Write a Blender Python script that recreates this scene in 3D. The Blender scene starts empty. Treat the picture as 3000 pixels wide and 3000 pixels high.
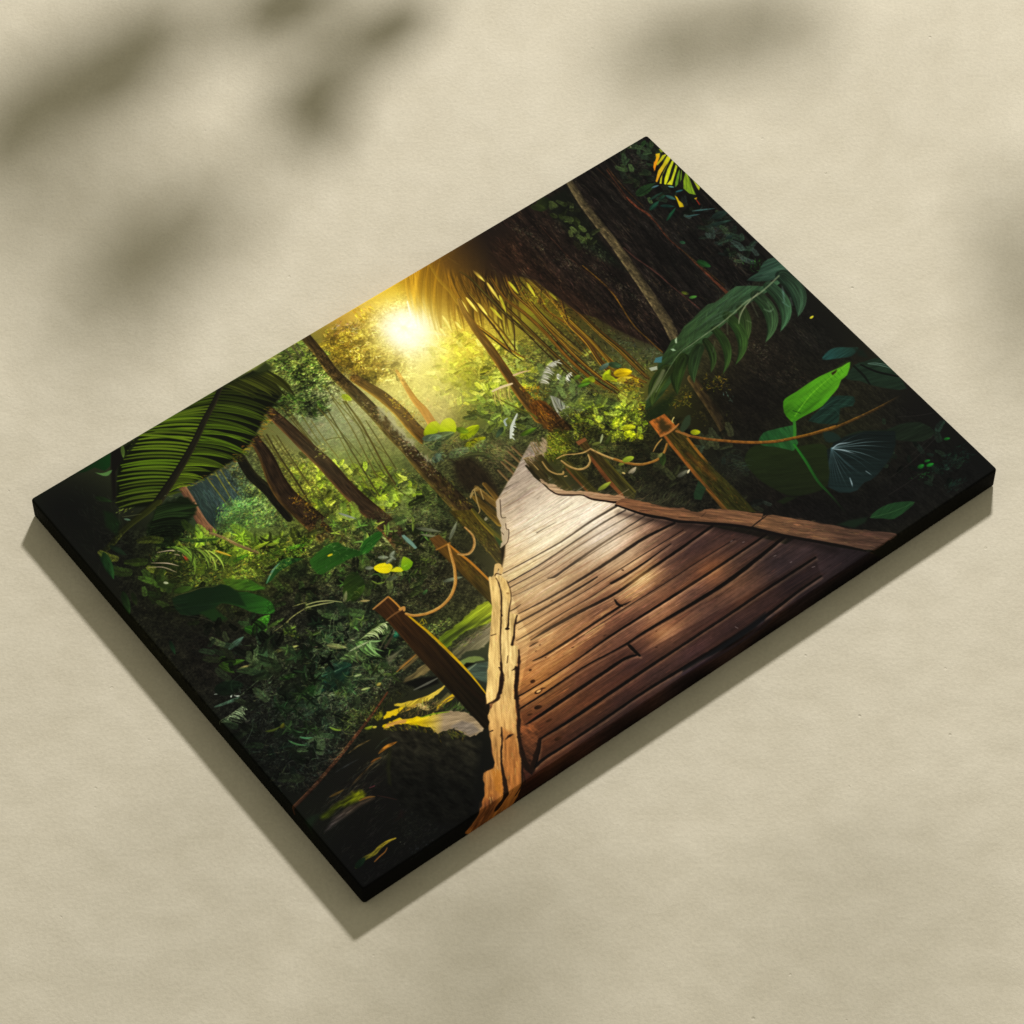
import bpy, math
import numpy as np
from mathutils import Vector

# A stretched canvas print lying on cream plaster, lit by one lamp through leaves.
# Units are metres; the picture is laid out in canvas pixels, 2 per millimetre.
AW, AH, MG = 1720, 1257, 30.0
CAN_W, CAN_H, CAN_T, CAN_YAW = 0.8022, 0.57050, 0.02900, 0.65611
CAM_F, CAM_TILT, CAM_POS = 10418.6, 0.954036, (-0.00351, -2.11503, 2.96221)
LAMP_POS, LAMP_AIM, LAMP_SIZE, LAMP_W = (1.08, 5.2, 3.98), (0.3, -3.0, 3.7), .60, 690.0
AMB, AMB_S = (1.0, .965, .71), .34
BRANCHES = [('leafy branch above the upper left, its leaves throwing the dark double shadow',[(-0.3778,1.78,0.9862),(-0.2378,1.56,0.8562),(-0.1153,1.36,0.6487),(-0.0278,1.25,0.5562)],[0.0034,0.003,0.0024,0.0016],[((-0.0008,1.19,0.476),(-0.844,-0.205,0.495),0.1138,0.0628,0.3),((0.0058,1.28,0.5859),(-0.7,-0.348,0.623),0.0827,0.0511,1.0),((-0.0563,1.17,0.5309),(-0.771,-0.275,0.575),0.0967,0.0808,1.7),((-0.0204,1.22,0.5492),(-0.09,-0.635,0.767),0.0695,0.0366,2.4),((-0.057,1.08,0.476),(0.319,-0.664,0.677),0.0915,0.0681,3.1),((-0.08,1.31,0.5492),(-0.958,0.034,0.285),0.114,0.0975,3.8),((0.0144,1.35,0.5859),(-0.975,0.09,0.204),0.0585,0.0339,4.5)]),('leafy branch further left, its broad leaves throwing the long diagonal shadow',[(-0.5479,1.97,1.2),(-0.4079,1.75,1.07),(-0.2854,1.56,0.863),(-0.1979,1.44,0.7705)],[0.0034,0.003,0.0024,0.0016],[((-0.1719,1.41,0.6766),(-0.805,-0.216,0.552),0.1359,0.0874,0.3),((-0.2194,1.41,0.7164),(-0.708,-0.305,0.636),0.1514,0.0818,1.0),((-0.2664,1.36,0.7164),(-0.552,-0.419,0.721),0.1242,0.0899,1.7),((-0.1241,1.6,0.8756),(-0.284,-0.57,0.771),0.113,0.1184,2.4),((-0.1778,1.35,0.6766),(-0.721,-0.3,0.624),0.1176,0.071,3.1),((-0.2133,1.4,0.7562),(-0.787,-0.221,0.576),0.1339,0.0775,3.8),((-0.2124,1.44,0.8358),(-0.382,-0.512,0.769),0.102,0.0709,4.5)]),('small leafy twig casting the single leaf shadow left of the canvas',[(-0.4275,1.94,1.32),(-0.2875,1.72,1.19),(-0.165,1.53,0.9782),(-0.0775,1.41,0.8857)],[0.0034,0.003,0.0024,0.0016],[((-0.0851,1.26,0.7562),(-0.788,-0.233,0.57),0.1369,0.0711,0.3),((-0.1284,1.21,0.7562),(-0.271,-0.554,0.787),0.1198,0.0844,1.0),((-0.0771,1.52,0.9552),(-0.935,0.003,0.354),0.1247,0.0914,1.7),((-0.0195,1.58,0.995),(-0.928,-0.024,0.371),0.0911,0.048,2.4)]),('thin leafy twig beyond the top edge casting the faint shadow right of centre',[(0.7329,2.0,1.2),(0.5929,1.8,1.07),(0.4704,1.63,0.8595),(0.3829,1.52,0.767)],[0.0034,0.003,0.0024,0.0016],[((0.4005,1.45,0.6957),(-0.914,-0.16,0.372),0.1121,0.0531,0.3),((0.3437,1.46,0.7323),(-0.797,-0.299,0.525),0.1012,0.0678,1.0),((0.3283,1.52,0.7689),(-0.984,0.054,0.168),0.0738,0.0427,1.7),((0.4521,1.49,0.7323),(-0.246,-0.615,0.749),0.0811,0.0578,2.4),((0.3899,1.58,0.8056),(-0.893,-0.188,0.408),0.0648,0.0404,3.1)]),('leafy twig past the right edge casting the soft shadow at the right border',[(1.02,1.8,1.27),(0.8784,1.6,1.14),(0.7559,1.42,0.9364),(0.6684,1.32,0.8439)],[0.0034,0.003,0.0024,0.0016],[((0.6633,1.31,0.8056),(0.413,-0.602,0.683),0.1273,0.0676,0.3),((0.6736,1.29,0.8422),(0.086,-0.629,0.773),0.1176,0.0743,1.0)]),('leafy bough nearer the lamp casting the faint smudges in the foreground',[(0.6679,1.45,1.47),(0.5279,1.25,1.34),(0.4054,1.07,1.13),(0.3179,0.9692,1.04)],[0.0034,0.003,0.0024,0.0016],[((0.2308,0.8246,0.952),(-0.963,0.0,0.269),0.1518,0.0628,0.3),((0.2821,0.8984,0.9886),(-0.734,-0.291,0.614),0.0764,0.0265,1.0),((0.5335,0.9783,1.03),(-0.963,-0.059,0.263),0.1249,0.0298,1.7),((0.5024,1.01,1.06),(-0.917,-0.135,0.375),0.081,0.0256,2.4),((0.0408,1.04,1.06),(-0.952,0.024,0.305),0.0903,0.0362,3.1)])]

# ---- the printed picture: a small numpy paint box that works in canvas space ----
class Paint:
    def __init__(s, w, h, seed=7):
        s.w, s.h = w, h
        s.img = np.zeros((h, w, 3), np.float32)
        s.rng = np.random.default_rng(seed)
        s.tab = np.random.default_rng(3).random((256, 256)).astype(np.float32)
        s.src = None

    def noise(s, u, v, oct=2):
        t = 0; a = 1.0; n = 0
        for k in range(oct):
            uu = u * (2 ** k) + 37.3 * k; vv = v * (2 ** k) + 11.7 * k
            i = np.floor(uu).astype(np.int32); j = np.floor(vv).astype(np.int32)
            fu = uu - i; fv = vv - j
            fu = fu * fu * (3 - 2 * fu); fv = fv * fv * (3 - 2 * fv)
            i0 = i & 255; i1 = (i + 1) & 255; j0 = j & 255; j1 = (j + 1) & 255
            T = s.tab
            t = t + a * ((T[j0, i0] * (1 - fu) + T[j0, i1] * fu) * (1 - fv) + (T[j1, i0] * (1 - fu) + T[j1, i1] * fu) * fv)
            n += a; a *= 0.55
        return (t / n - 0.5).astype(np.float32)

    @staticmethod
    def curve(p, closed, k=4):
        p = np.asarray(p, np.float32)
        n = len(p)
        if n < 3 or k < 2:
            return p
        out = []
        for i in range(n if closed else n - 1):
            if closed:
                a, b, c, d = p[(i - 1) % n], p[i], p[(i + 1) % n], p[(i + 2) % n]
            else:
                a, b, c, d = p[max(i - 1, 0)], p[i], p[i + 1], p[min(i + 2, n - 1)]
            for q in range(k):
                t = q / k
                out.append(.5 * (2 * b + (c - a) * t + (2 * a - 5 * b + 4 * c - d) * t * t + (3 * b - 3 * c + d - a) * t ** 3))
        if not closed:
            out.append(p[-1])
        return np.array(out, np.float32)

    def box(s, p, m):
        x0 = max(int(p[:, 0].min() - m), 0); x1 = min(int(p[:, 0].max() + m) + 2, s.w)
        y0 = max(int(p[:, 1].min() - m), 0); y1 = min(int(p[:, 1].max() + m) + 2, s.h)
        return x0, x1, y0, y1

    def mask(s, p, soft):
        x0, x1, y0, y1 = s.box(p, soft + 1)
        if x1 <= x0 or y1 <= y0:
            return None
        X = np.arange(x0, x1, dtype=np.float32)[None, :] + .5
        Y = np.arange(y0, y1, dtype=np.float32)[:, None] + .5
        d2 = np.full((y1 - y0, x1 - x0), 1e9, np.float32)
        ins = np.zeros(d2.shape, bool)
        for i in range(len(p)):
            ax, ay = p[i - 1]; bx, by = p[i]
            dx, dy = bx - ax, by - ay
            L = dx * dx + dy * dy + 1e-9
            t = np.clip(((X - ax) * dx + (Y - ay) * dy) / L, 0, 1)
            ex = X - ax - t * dx; ey = Y - ay - t * dy
            np.minimum(d2, ex * ex + ey * ey, out=d2)
            if ay != by:
                c = (ay > Y) != (by > Y)
                ins ^= c & (X < (Y - ay) * dx / (by - ay) + ax)
        d = np.sqrt(d2); d[ins] *= -1
        return x0, x1, y0, y1, np.clip(.5 - d / soft, 0, 1)

    def put(s, x0, x1, y0, y1, a, col, mode='n'):
        r = s.img[y0:y1, x0:x1]
        a = a[..., None]
        if mode == 'n':
            r += (col - r) * a
        elif mode == 'a':                       # screen
            r[:] = 1 - (1 - r) * (1 - np.clip(col * a, 0, 1))
        else:                                   # multiply
            r *= 1 - a + a * col

    # filled outline; c2 + axis give a colour ramp, tex = (amount, length, thickness, angle)
    def fill(s, pts, c, c2=None, ax=None, soft=1.6, a=1.0, k=1, tex=None, mode='n', jag=0):
        p = s.curve(pts, True, k)
        if jag:
            q = s.curve(p, True, 5) if k == 1 else p
            p = q + s.rng.normal(0, jag, q.shape).astype(np.float32)
        m = s.mask(p, soft)
        if m is None:
            return
        x0, x1, y0, y1, al = m
        X = np.arange(x0, x1, dtype=np.float32)[None, :]; Y = np.arange(y0, y1, dtype=np.float32)[:, None]
        col = np.asarray(c, np.float32) / 255
        if c2 is not None:
            (ux, uy), (vx, vy) = ax
            dx, dy = vx - ux, vy - uy
            t = np.clip(((X - ux) * dx + (Y - uy) * dy) / (dx * dx + dy * dy), 0, 1)[..., None]
            col = col + (np.asarray(c2, np.float32) / 255 - col) * t
        if tex:
            amt, ln, th, an = tex
            ca, sa = np.cos(np.radians(an)), np.sin(np.radians(an))
            nz = s.noise((X * ca + Y * sa) / ln, (-X * sa + Y * ca) / th, 3)
            col = col * np.clip(1 + amt * 2 * nz, .1, 3)[..., None]
        s.put(x0, x1, y0, y1, al * a, col, mode)

    # tapering band along a line: lateral and lengthwise coordinates give bark, veins, a lit side
    def band(s, pts, w, c, cl=None, cr=None, ce=None, a=1.0, soft=1.4, k=4, tex=None, vein=None, rim=.35, mode='n', fade=0, rag=0):
        p = s.curve(pts, False, k)
        n = len(p)
        if np.isscalar(w):
            w = [w]
        wv = np.interp(np.linspace(0, 1, n), np.linspace(0, 1, len(w)), w).astype(np.float32) if len(w) > 1 else np.full(n, w[0], np.float32)
        m = float(wv.max()) / 2 + soft + 1
        x0, x1, y0, y1 = s.box(p, m)
        if x1 <= x0 or y1 <= y0:
            return
        sh = (y1 - y0, x1 - x0)
        best = np.full(sh, 1e9, np.float32); lat = np.zeros(sh, np.float32); alo = np.zeros(sh, np.float32)
        seg = np.sqrt(((p[1:] - p[:-1]) ** 2).sum(1)); cum = np.concatenate([[0], np.cumsum(seg)])
        for i in range(n - 1):
            q = p[i:i + 2]
            mm = max(wv[i], wv[i + 1]) / 2 + soft + 1
            a0 = max(int(q[:, 0].min() - mm), x0); a1 = min(int(q[:, 0].max() + mm) + 2, x1)
            b0 = max(int(q[:, 1].min() - mm), y0); b1 = min(int(q[:, 1].max() + mm) + 2, y1)
            if a1 <= a0 or b1 <= b0:
                continue
            X = np.arange(a0, a1, dtype=np.float32)[None, :] + .5 - q[0, 0]; Y = np.arange(b0, b1, dtype=np.float32)[:, None] + .5 - q[0, 1]
            dx, dy = q[1] - q[0]
            L2 = dx * dx + dy * dy + 1e-9
            t = np.clip((X * dx + Y * dy) / L2, 0, 1)
            ex = X - t * dx; ey = Y - t * dy
            hw = (wv[i] + (wv[i + 1] - wv[i]) * t) / 2
            d = np.sqrt(ex * ex + ey * ey)
            v = d - hw
            sl = (slice(b0 - y0, b1 - y0), slice(a0 - x0, a1 - x0))
            bb = best[sl]
            u = v < bb
            sd = np.where(X * dy - Y * dx > 0, -1.0, 1.0)     # -1 left of travel, +1 right (image axes)
            bb[u] = v[u]
            lat[sl][u] = (sd * d / np.maximum(hw, .5))[u]
            alo[sl][u] = (cum[i] + t * seg[i])[u]
        if rag:
            best = best - rag * float(wv.mean()) * s.noise(alo / 9 + p[0, 0], lat * .6 + p[0, 1], 3)
        al = np.clip(.5 - best / soft, 0, 1) * a
        tt = alo / max(cum[-1], 1e-6)
        if fade:
            al = al * np.clip(1 - (tt - (1 - fade)) / fade, 0, 1)
        col = np.broadcast_to(np.asarray(c, np.float32) / 255, sh + (3,))
        if ce is not None:
            col = col + (np.asarray(ce, np.float32) / 255 - col) * tt[..., None]
        if cl is not None:
            f = np.clip((-lat - (1 - 2 * rim)) / (2 * rim), 0, 1)[..., None]
            col = col + (np.asarray(cl, np.float32) / 255 - col) * f
        if cr is not None:
            f = np.clip((lat - (1 - 2 * rim)) / (2 * rim), 0, 1)[..., None]
            col = col + (np.asarray(cr, np.float32) / 255 - col) * f
        if tex:
            amt, ln, th = tex
            nz = s.noise(alo / ln + p[0, 0], lat * float(wv.mean()) / 2 / th + p[0, 1], 3)
            col = col * np.clip(1 + amt * 2 * nz, .15, 3)[..., None]
        if vein:
            amt, per, sl = vein
            vv = np.sin((alo - np.abs(lat) * sl * float(wv.max())) * 6.283 / per)
            col = col * (1 + amt * vv)[..., None]
        s.put(x0, x1, y0, y1, al, col, mode)

    def leaf(s, b, t, w, c, c2=None, bend=0., a=1.0, vein=None, rib=None, soft=1.3, tex=None, n=7, finger=0):
        b = np.asarray(b, np.float32); t = np.asarray(t, np.float32)
        d = t - b
        nrm = np.array([-d[1], d[0]])
        u = np.linspace(0, 1, n + 1)
        pts = b + d * u[:, None] + nrm * (bend * 4 * u * (1 - u))[:, None]
        if finger:
            prof = w * (1 - u ** 2.2) ** .8 * (.8 + .2 * np.sin(np.pi * u))
        else:
            prof = w * (u + .02) ** .62 * (1 - u) ** .85 * 2.05
        prof[-1] = 0
        c = np.asarray(c, np.float32)
        big = w > 9
        s.band(pts, list(prof), c * .72 if big else c, ce=np.clip(c * 1.16, 0, 255), cr=None if c2 is None else np.asarray(c2, np.float32) * .9, k=2, a=a, vein=vein, soft=soft + (.8 if big else 0), tex=tex or ((.3, 16, 4) if big else None), rim=.5)
        if rib is not None:
            s.band(pts, [max(w * .06, 1.1), .5], rib, k=2, a=a * .7, soft=1.2)

    # one small leaf or blade, straight into a tiny patch
    def dab(s, x, y, L, w, ca, sa, bend, c, a):
        m = w + abs(bend) * L + 2
        ex, ey = x + L * ca, y + L * sa
        x0 = max(int(min(x, ex) - m), 0); x1 = min(int(max(x, ex) + m) + 1, s.w)
        y0 = max(int(min(y, ey) - m), 0); y1 = min(int(max(y, ey) + m) + 1, s.h)
        if x1 <= x0 or y1 <= y0:
            return
        X = np.arange(x0, x1, dtype=np.float32)[None, :] + (.5 - x); Y = np.arange(y0, y1, dtype=np.float32)[:, None] + (.5 - y)
        u = (X * ca + Y * sa) / L
        uc = np.clip(u, 0, 1)
        v = Y * ca - X * sa - bend * L * 4 * uc * (1 - uc)
        hw = w * np.sqrt(uc + .02) * (1 - uc) + .12
        al = np.clip(.75 - (np.abs(v) - hw) / 1.1, 0, 1) * np.clip(.5 + L * np.minimum(u, 1 - u), 0, 1) * a
        r = s.img[y0:y1, x0:x1]
        col = c * (1 + .16 * np.sign(v))[..., None]
        r += (col - r) * al[..., None]

    # many small strokes that take their colour from what is already there, in light and dark clumps
    def scatter(s, poly, n, ln, wd, an, gain=(.5, 1.6), pal=None, mix=.5, a=.85, bend=.15, seed=0, clump=1.0):
        rng = np.random.default_rng(seed + 11)
        m = s.mask(np.asarray(poly, np.float32), 14.0)
        if m is None:
            return
        x0, x1, y0, y1, al = m
        src = s.blur(s.img[y0:y1, x0:x1].copy(), 4)
        N = n * 6
        xs = rng.uniform(x0, x1, N); ys = rng.uniform(y0, y1, N)
        ii = np.clip((ys - y0).astype(int), 0, y1 - y0 - 1); jj = np.clip((xs - x0).astype(int), 0, x1 - x0 - 1)
        cl = s.noise(xs / 34 + seed, ys / 24, 2)
        ok = (al[ii, jj] > rng.random(N)) & (rng.random(N) < np.clip(.6 + 1.2 * cl * clump, .05, 1))
        idx = np.nonzero(ok)[0][:n]
        for q in idx:
            g = np.clip(.5 + 1.5 * cl[q] * clump + rng.normal(0, .3), 0, 1)
            c = src[ii[q], jj[q]] * (gain[0] + (gain[1] - gain[0]) * g)
            if pal and rng.random() < mix:
                p = np.asarray(pal[rng.integers(len(pal))], np.float32) / 255
                c = c * .4 + p * (.6 * (.6 + .6 * g))
            c = c * rng.uniform(.9, 1.1, 3)
            L = ln[0] + (ln[1] - ln[0]) * rng.random() ** 1.7; A = np.radians(rng.uniform(*an)); w = wd[0] + (wd[1] - wd[0]) * rng.random() ** 1.5
            s.dab(xs[q], ys[q], L, w * .62, np.cos(A), np.sin(A), rng.uniform(-bend, bend), c.astype(np.float32), a * rng.uniform(.55, 1))

    # arching fern fronds and rosettes of broad leaves, lit in clumps
    def ferns(s, poly, n, size, pal, seed=0, gain=(.45, 1.5), up=(-165, -15), kind='f', a=.9):
        rng = np.random.default_rng(seed + 77)
        m = s.mask(np.asarray(poly, np.float32), 10.0)
        x0, x1, y0, y1, al = m
        src = s.blur(s.img[y0:y1, x0:x1].copy(), 8)
        k = t = 0
        while k < n and t < n * 20:
            t += 1
            x = rng.uniform(x0, x1); y = rng.uniform(y0, y1)
            i, j = min(int(y - y0), y1 - y0 - 1), min(int(x - x0), x1 - x0 - 1)
            if al[i, j] < .5:
                continue
            k += 1
            cl = float(s.noise(np.array([x / 60 + seed]), np.array([y / 40]), 2)[0])
            g = np.clip(.5 + 1.6 * cl + rng.normal(0, .22), 0, 1)
            p = np.asarray(pal[rng.integers(len(pal))], np.float32) / 255
            c0 = (src[i, j] * .45 + p * .55) * (gain[0] + (gain[1] - gain[0]) * g)
            L = rng.uniform(*size)
            if kind == 'f':
                A = np.radians(rng.uniform(*up)); bd = rng.uniform(-.9, .9)
                N = int(8 + L / 5)
                for q in range(N):
                    u = (q + .5) / N
                    an = A + bd * u
                    px = x + L * u * np.cos(A + bd * u * .5); py = y + L * u * np.sin(A + bd * u * .5)
                    ll = L * .34 * (1 - u) ** .7 * (.5 + u) * rng.uniform(.8, 1.1) + 2
                    for sg in (-1, 1):
                        b = an + sg * (1.05 - .35 * u)
                        c = np.clip(c0 * (1.12 if sg * np.cos(b) > 0 else .78) * rng.uniform(.85, 1.15), 0, 1)
                        s.dab(px, py, ll, max(1.1, ll * .13), np.cos(b), np.sin(b), .12 * sg, c.astype(np.float32), a)
            else:
                N = rng.integers(3, 7); A0 = rng.uniform(0, 6.28)
                for q in range(N):
                    b = A0 + q * 6.28 / N + rng.normal(0, .3)
                    ll = L * rng.uniform(.6, 1.1)
                    c = np.clip(c0 * rng.uniform(.6, 1.3), 0, 1).astype(np.float32)
                    s.dab(x, y, ll, ll * rng.uniform(.24, .36), np.cos(b), np.sin(b) * .8, rng.uniform(-.12, .12), c, a)
                    s.dab(x, y, ll * .9, .5, np.cos(b), np.sin(b) * .8, 0, np.clip(c * 1.4, 0, 1), a * .5)

    # broken light and dark inside a region
    def mottle(s, poly, amp, sc=1.0, seed=0, soft=16.0, an=0., st=1.0):
        m = s.mask(np.asarray(poly, np.float32), soft)
        x0, x1, y0, y1, al = m
        X = np.arange(x0, x1, dtype=np.float32)[None, :]; Y = np.arange(y0, y1, dtype=np.float32)[:, None]
        ca, sa = np.cos(np.radians(an)), np.sin(np.radians(an))
        U = (X * ca + Y * sa) / st; V = -X * sa + Y * ca
        n1 = s.noise(U / (2.3 * sc) + seed * 7, V / (2.3 * sc), 2); n2 = s.noise(U / (6 * sc) + seed * 3, V / (5 * sc), 2); n3 = s.noise(U / (19 * sc) + seed, V / (15 * sc), 2)
        g = np.exp(amp * (1.5 * np.tanh(3.5 * n1) * .5 + 1.1 * np.tanh(3.5 * n2) * .6 + .9 * np.tanh(3 * n3) * .6) - amp * amp * .12)
        s.img[y0:y1, x0:x1] *= (1 + (g - 1) * al)[..., None]

    def blur(s, im, r):
        o = im
        for ax in (0, 1):
            for _ in range(2):
                pad = [(0, 0)] * 3; pad[ax] = (r + 1, r)
                c = np.cumsum(np.pad(o, pad, mode='edge'), axis=ax, dtype=np.float64)
                n = o.shape[ax]
                o = ((np.take(c, range(2 * r + 1, 2 * r + 1 + n), ax) - np.take(c, range(0, n), ax)) / (2 * r + 1)).astype(np.float32)
        return o

    def field(s, smp, p=3.0, poly=None, soft=6, sm=5, a=1.0):
        S = np.asarray(smp, np.float32).reshape(-1, 5)
        g = 8
        H, W = s.h // g + 2, s.w // g + 2
        X = (np.arange(W, dtype=np.float32) * g)[None, :]; Y = (np.arange(H, dtype=np.float32) * g)[:, None]
        num = np.zeros((H, W, 3), np.float32); den = np.zeros((H, W), np.float32)
        for x, y, r, gg, b in S:
            w = 1 / (((X - x) ** 2 + (Y - y) ** 2) + 150) ** (p / 2)
            num += w[..., None] * np.array([r, gg, b], np.float32); den += w
        f = s.blur(num / den[..., None] / 255, sm)
        yy = np.arange(s.h) / g; xx = np.arange(s.w) / g
        i = yy.astype(int); j = xx.astype(int); fy = (yy - i)[:, None, None]; fx = (xx - j)[None, :, None]
        up = (f[i][:, j] * (1 - fx) + f[i][:, j + 1] * fx) * (1 - fy) + (f[i + 1][:, j] * (1 - fx) + f[i + 1][:, j + 1] * fx) * fy
        if poly is None:
            s.img[:] = up
        else:
            x0, x1, y0, y1, al = s.mask(np.asarray(poly, np.float32), soft)
            s.put(x0, x1, y0, y1, al * a, up[y0:y1, x0:x1])

    def glow(s, x, y, r, c, a=1.0, sq=1.0, an=0):
        X = np.arange(s.w, dtype=np.float32)[None, :] - x; Y = np.arange(s.h, dtype=np.float32)[:, None] - y
        ca, sa = np.cos(np.radians(an)), np.sin(np.radians(an))
        u = X * ca + Y * sa; v = (-X * sa + Y * ca) * sq
        g = np.exp(-(u * u + v * v) / (r * r))
        s.put(0, s.w, 0, s.h, g * a, np.asarray(c, np.float32) / 255, 'a')

    # a comb of leaflets: each runs from a point of line A to the matching point of line B
    def comb(s, la, lb, n, w, cols, bow=0., seed=1, jit=3., a=1.0, rng_gain=(.7, 1.3), taper=(.6, 1, .9, .1), line=None):
        rng = np.random.default_rng(seed)
        A = s.curve(la, False, 12); B = s.curve(lb, False, 12)
        def at(P, t):
            d = np.concatenate([[0], np.cumsum(np.sqrt(((P[1:] - P[:-1]) ** 2).sum(1)))]); d /= d[-1]
            return np.array([np.interp(t, d, P[:, 0]), np.interp(t, d, P[:, 1])])
        for i in range(n):
            t = (i + .5) / n
            b = at(A, t); e = at(B, np.clip(t + rng.normal(0, .3 / n), 0, 1)) + rng.normal(0, jit, 2)
            d = e - b; nr = np.array([-d[1], d[0]])
            u = np.linspace(0, 1, 6)
            pts = b + d * u[:, None] + nr * (bow * 4 * u * (1 - u))[:, None]
            f = t * (len(cols) - 1); j = min(int(f), len(cols) - 2) if len(cols) > 1 else 0
            c = np.asarray(cols[j], np.float32)
            if len(cols) > 1:
                c = c + (np.asarray(cols[j + 1], np.float32) - c) * (f - j)
            c = np.clip(c * rng.uniform(*rng_gain), 0, 255)
            s.band(pts, [w * q for q in taper], c, cl=c * .55, cr=np.clip(c * 1.2, 0, 255), k=2, a=a, rim=.3)
            if line is not None and rng.random() < .7:
                s.band(pts, [1.3, 1.2, .8], line, k=2, a=.55 * a, soft=1.2)

def run_art(ops, w, h):
    P = Paint(w, h)
    for op in ops:
        f, k = op[0], op[-1]
        if f == 'grain':
            x0, x1, y0, y1, al = P.mask(np.asarray(op[1], np.float32), 3)
            X = np.arange(x0, x1, dtype=np.float32)[None, :]; Y = np.arange(y0, y1, dtype=np.float32)[:, None]
            an = np.radians(op[2]); ca, sa = np.cos(an), np.sin(an)
            n1 = P.noise((X * ca + Y * sa) / 70, (-X * sa + Y * ca) / 2.6, 3); n2 = P.noise((X * ca + Y * sa) / 160, (-X * sa + Y * ca) / 16, 2); n3 = P.noise(X / 9, Y / 5, 2)
            g = np.clip(1 + .34 * n1 + .30 * n2 + .16 * n3, .4, 1.6)
            P.img[y0:y1, x0:x1] *= (1 + (g - 1) * al)[..., None]
        else:
            getattr(P, f)(*op[1:-1], **k)
    lum = P.img.mean(2, keepdims=True)
    f = np.clip(.82 + .25 * (lum - .10) / .30, .82, 1.07)
    P.img[:] = lum + (P.img - lum) * f
    P.img[:] = np.maximum(P.img - .034 * (1 - np.clip(P.img, 0, 1)) ** 4, .012)
    v = np.clip(P.img, 0, 1)                      # S-curve
    P.img[:] = v + .42 * (v * v * (3 - 2 * v) - v)
    P.img *= 1 + .10 * P.noise(np.arange(w)[None, :] / 2.1 + 0 * np.arange(h)[:, None], np.arange(h)[:, None] / 2.1 + 0 * np.arange(w)[None, :], 2)[..., None]
    return np.clip(P.img, 0, 1)

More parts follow.
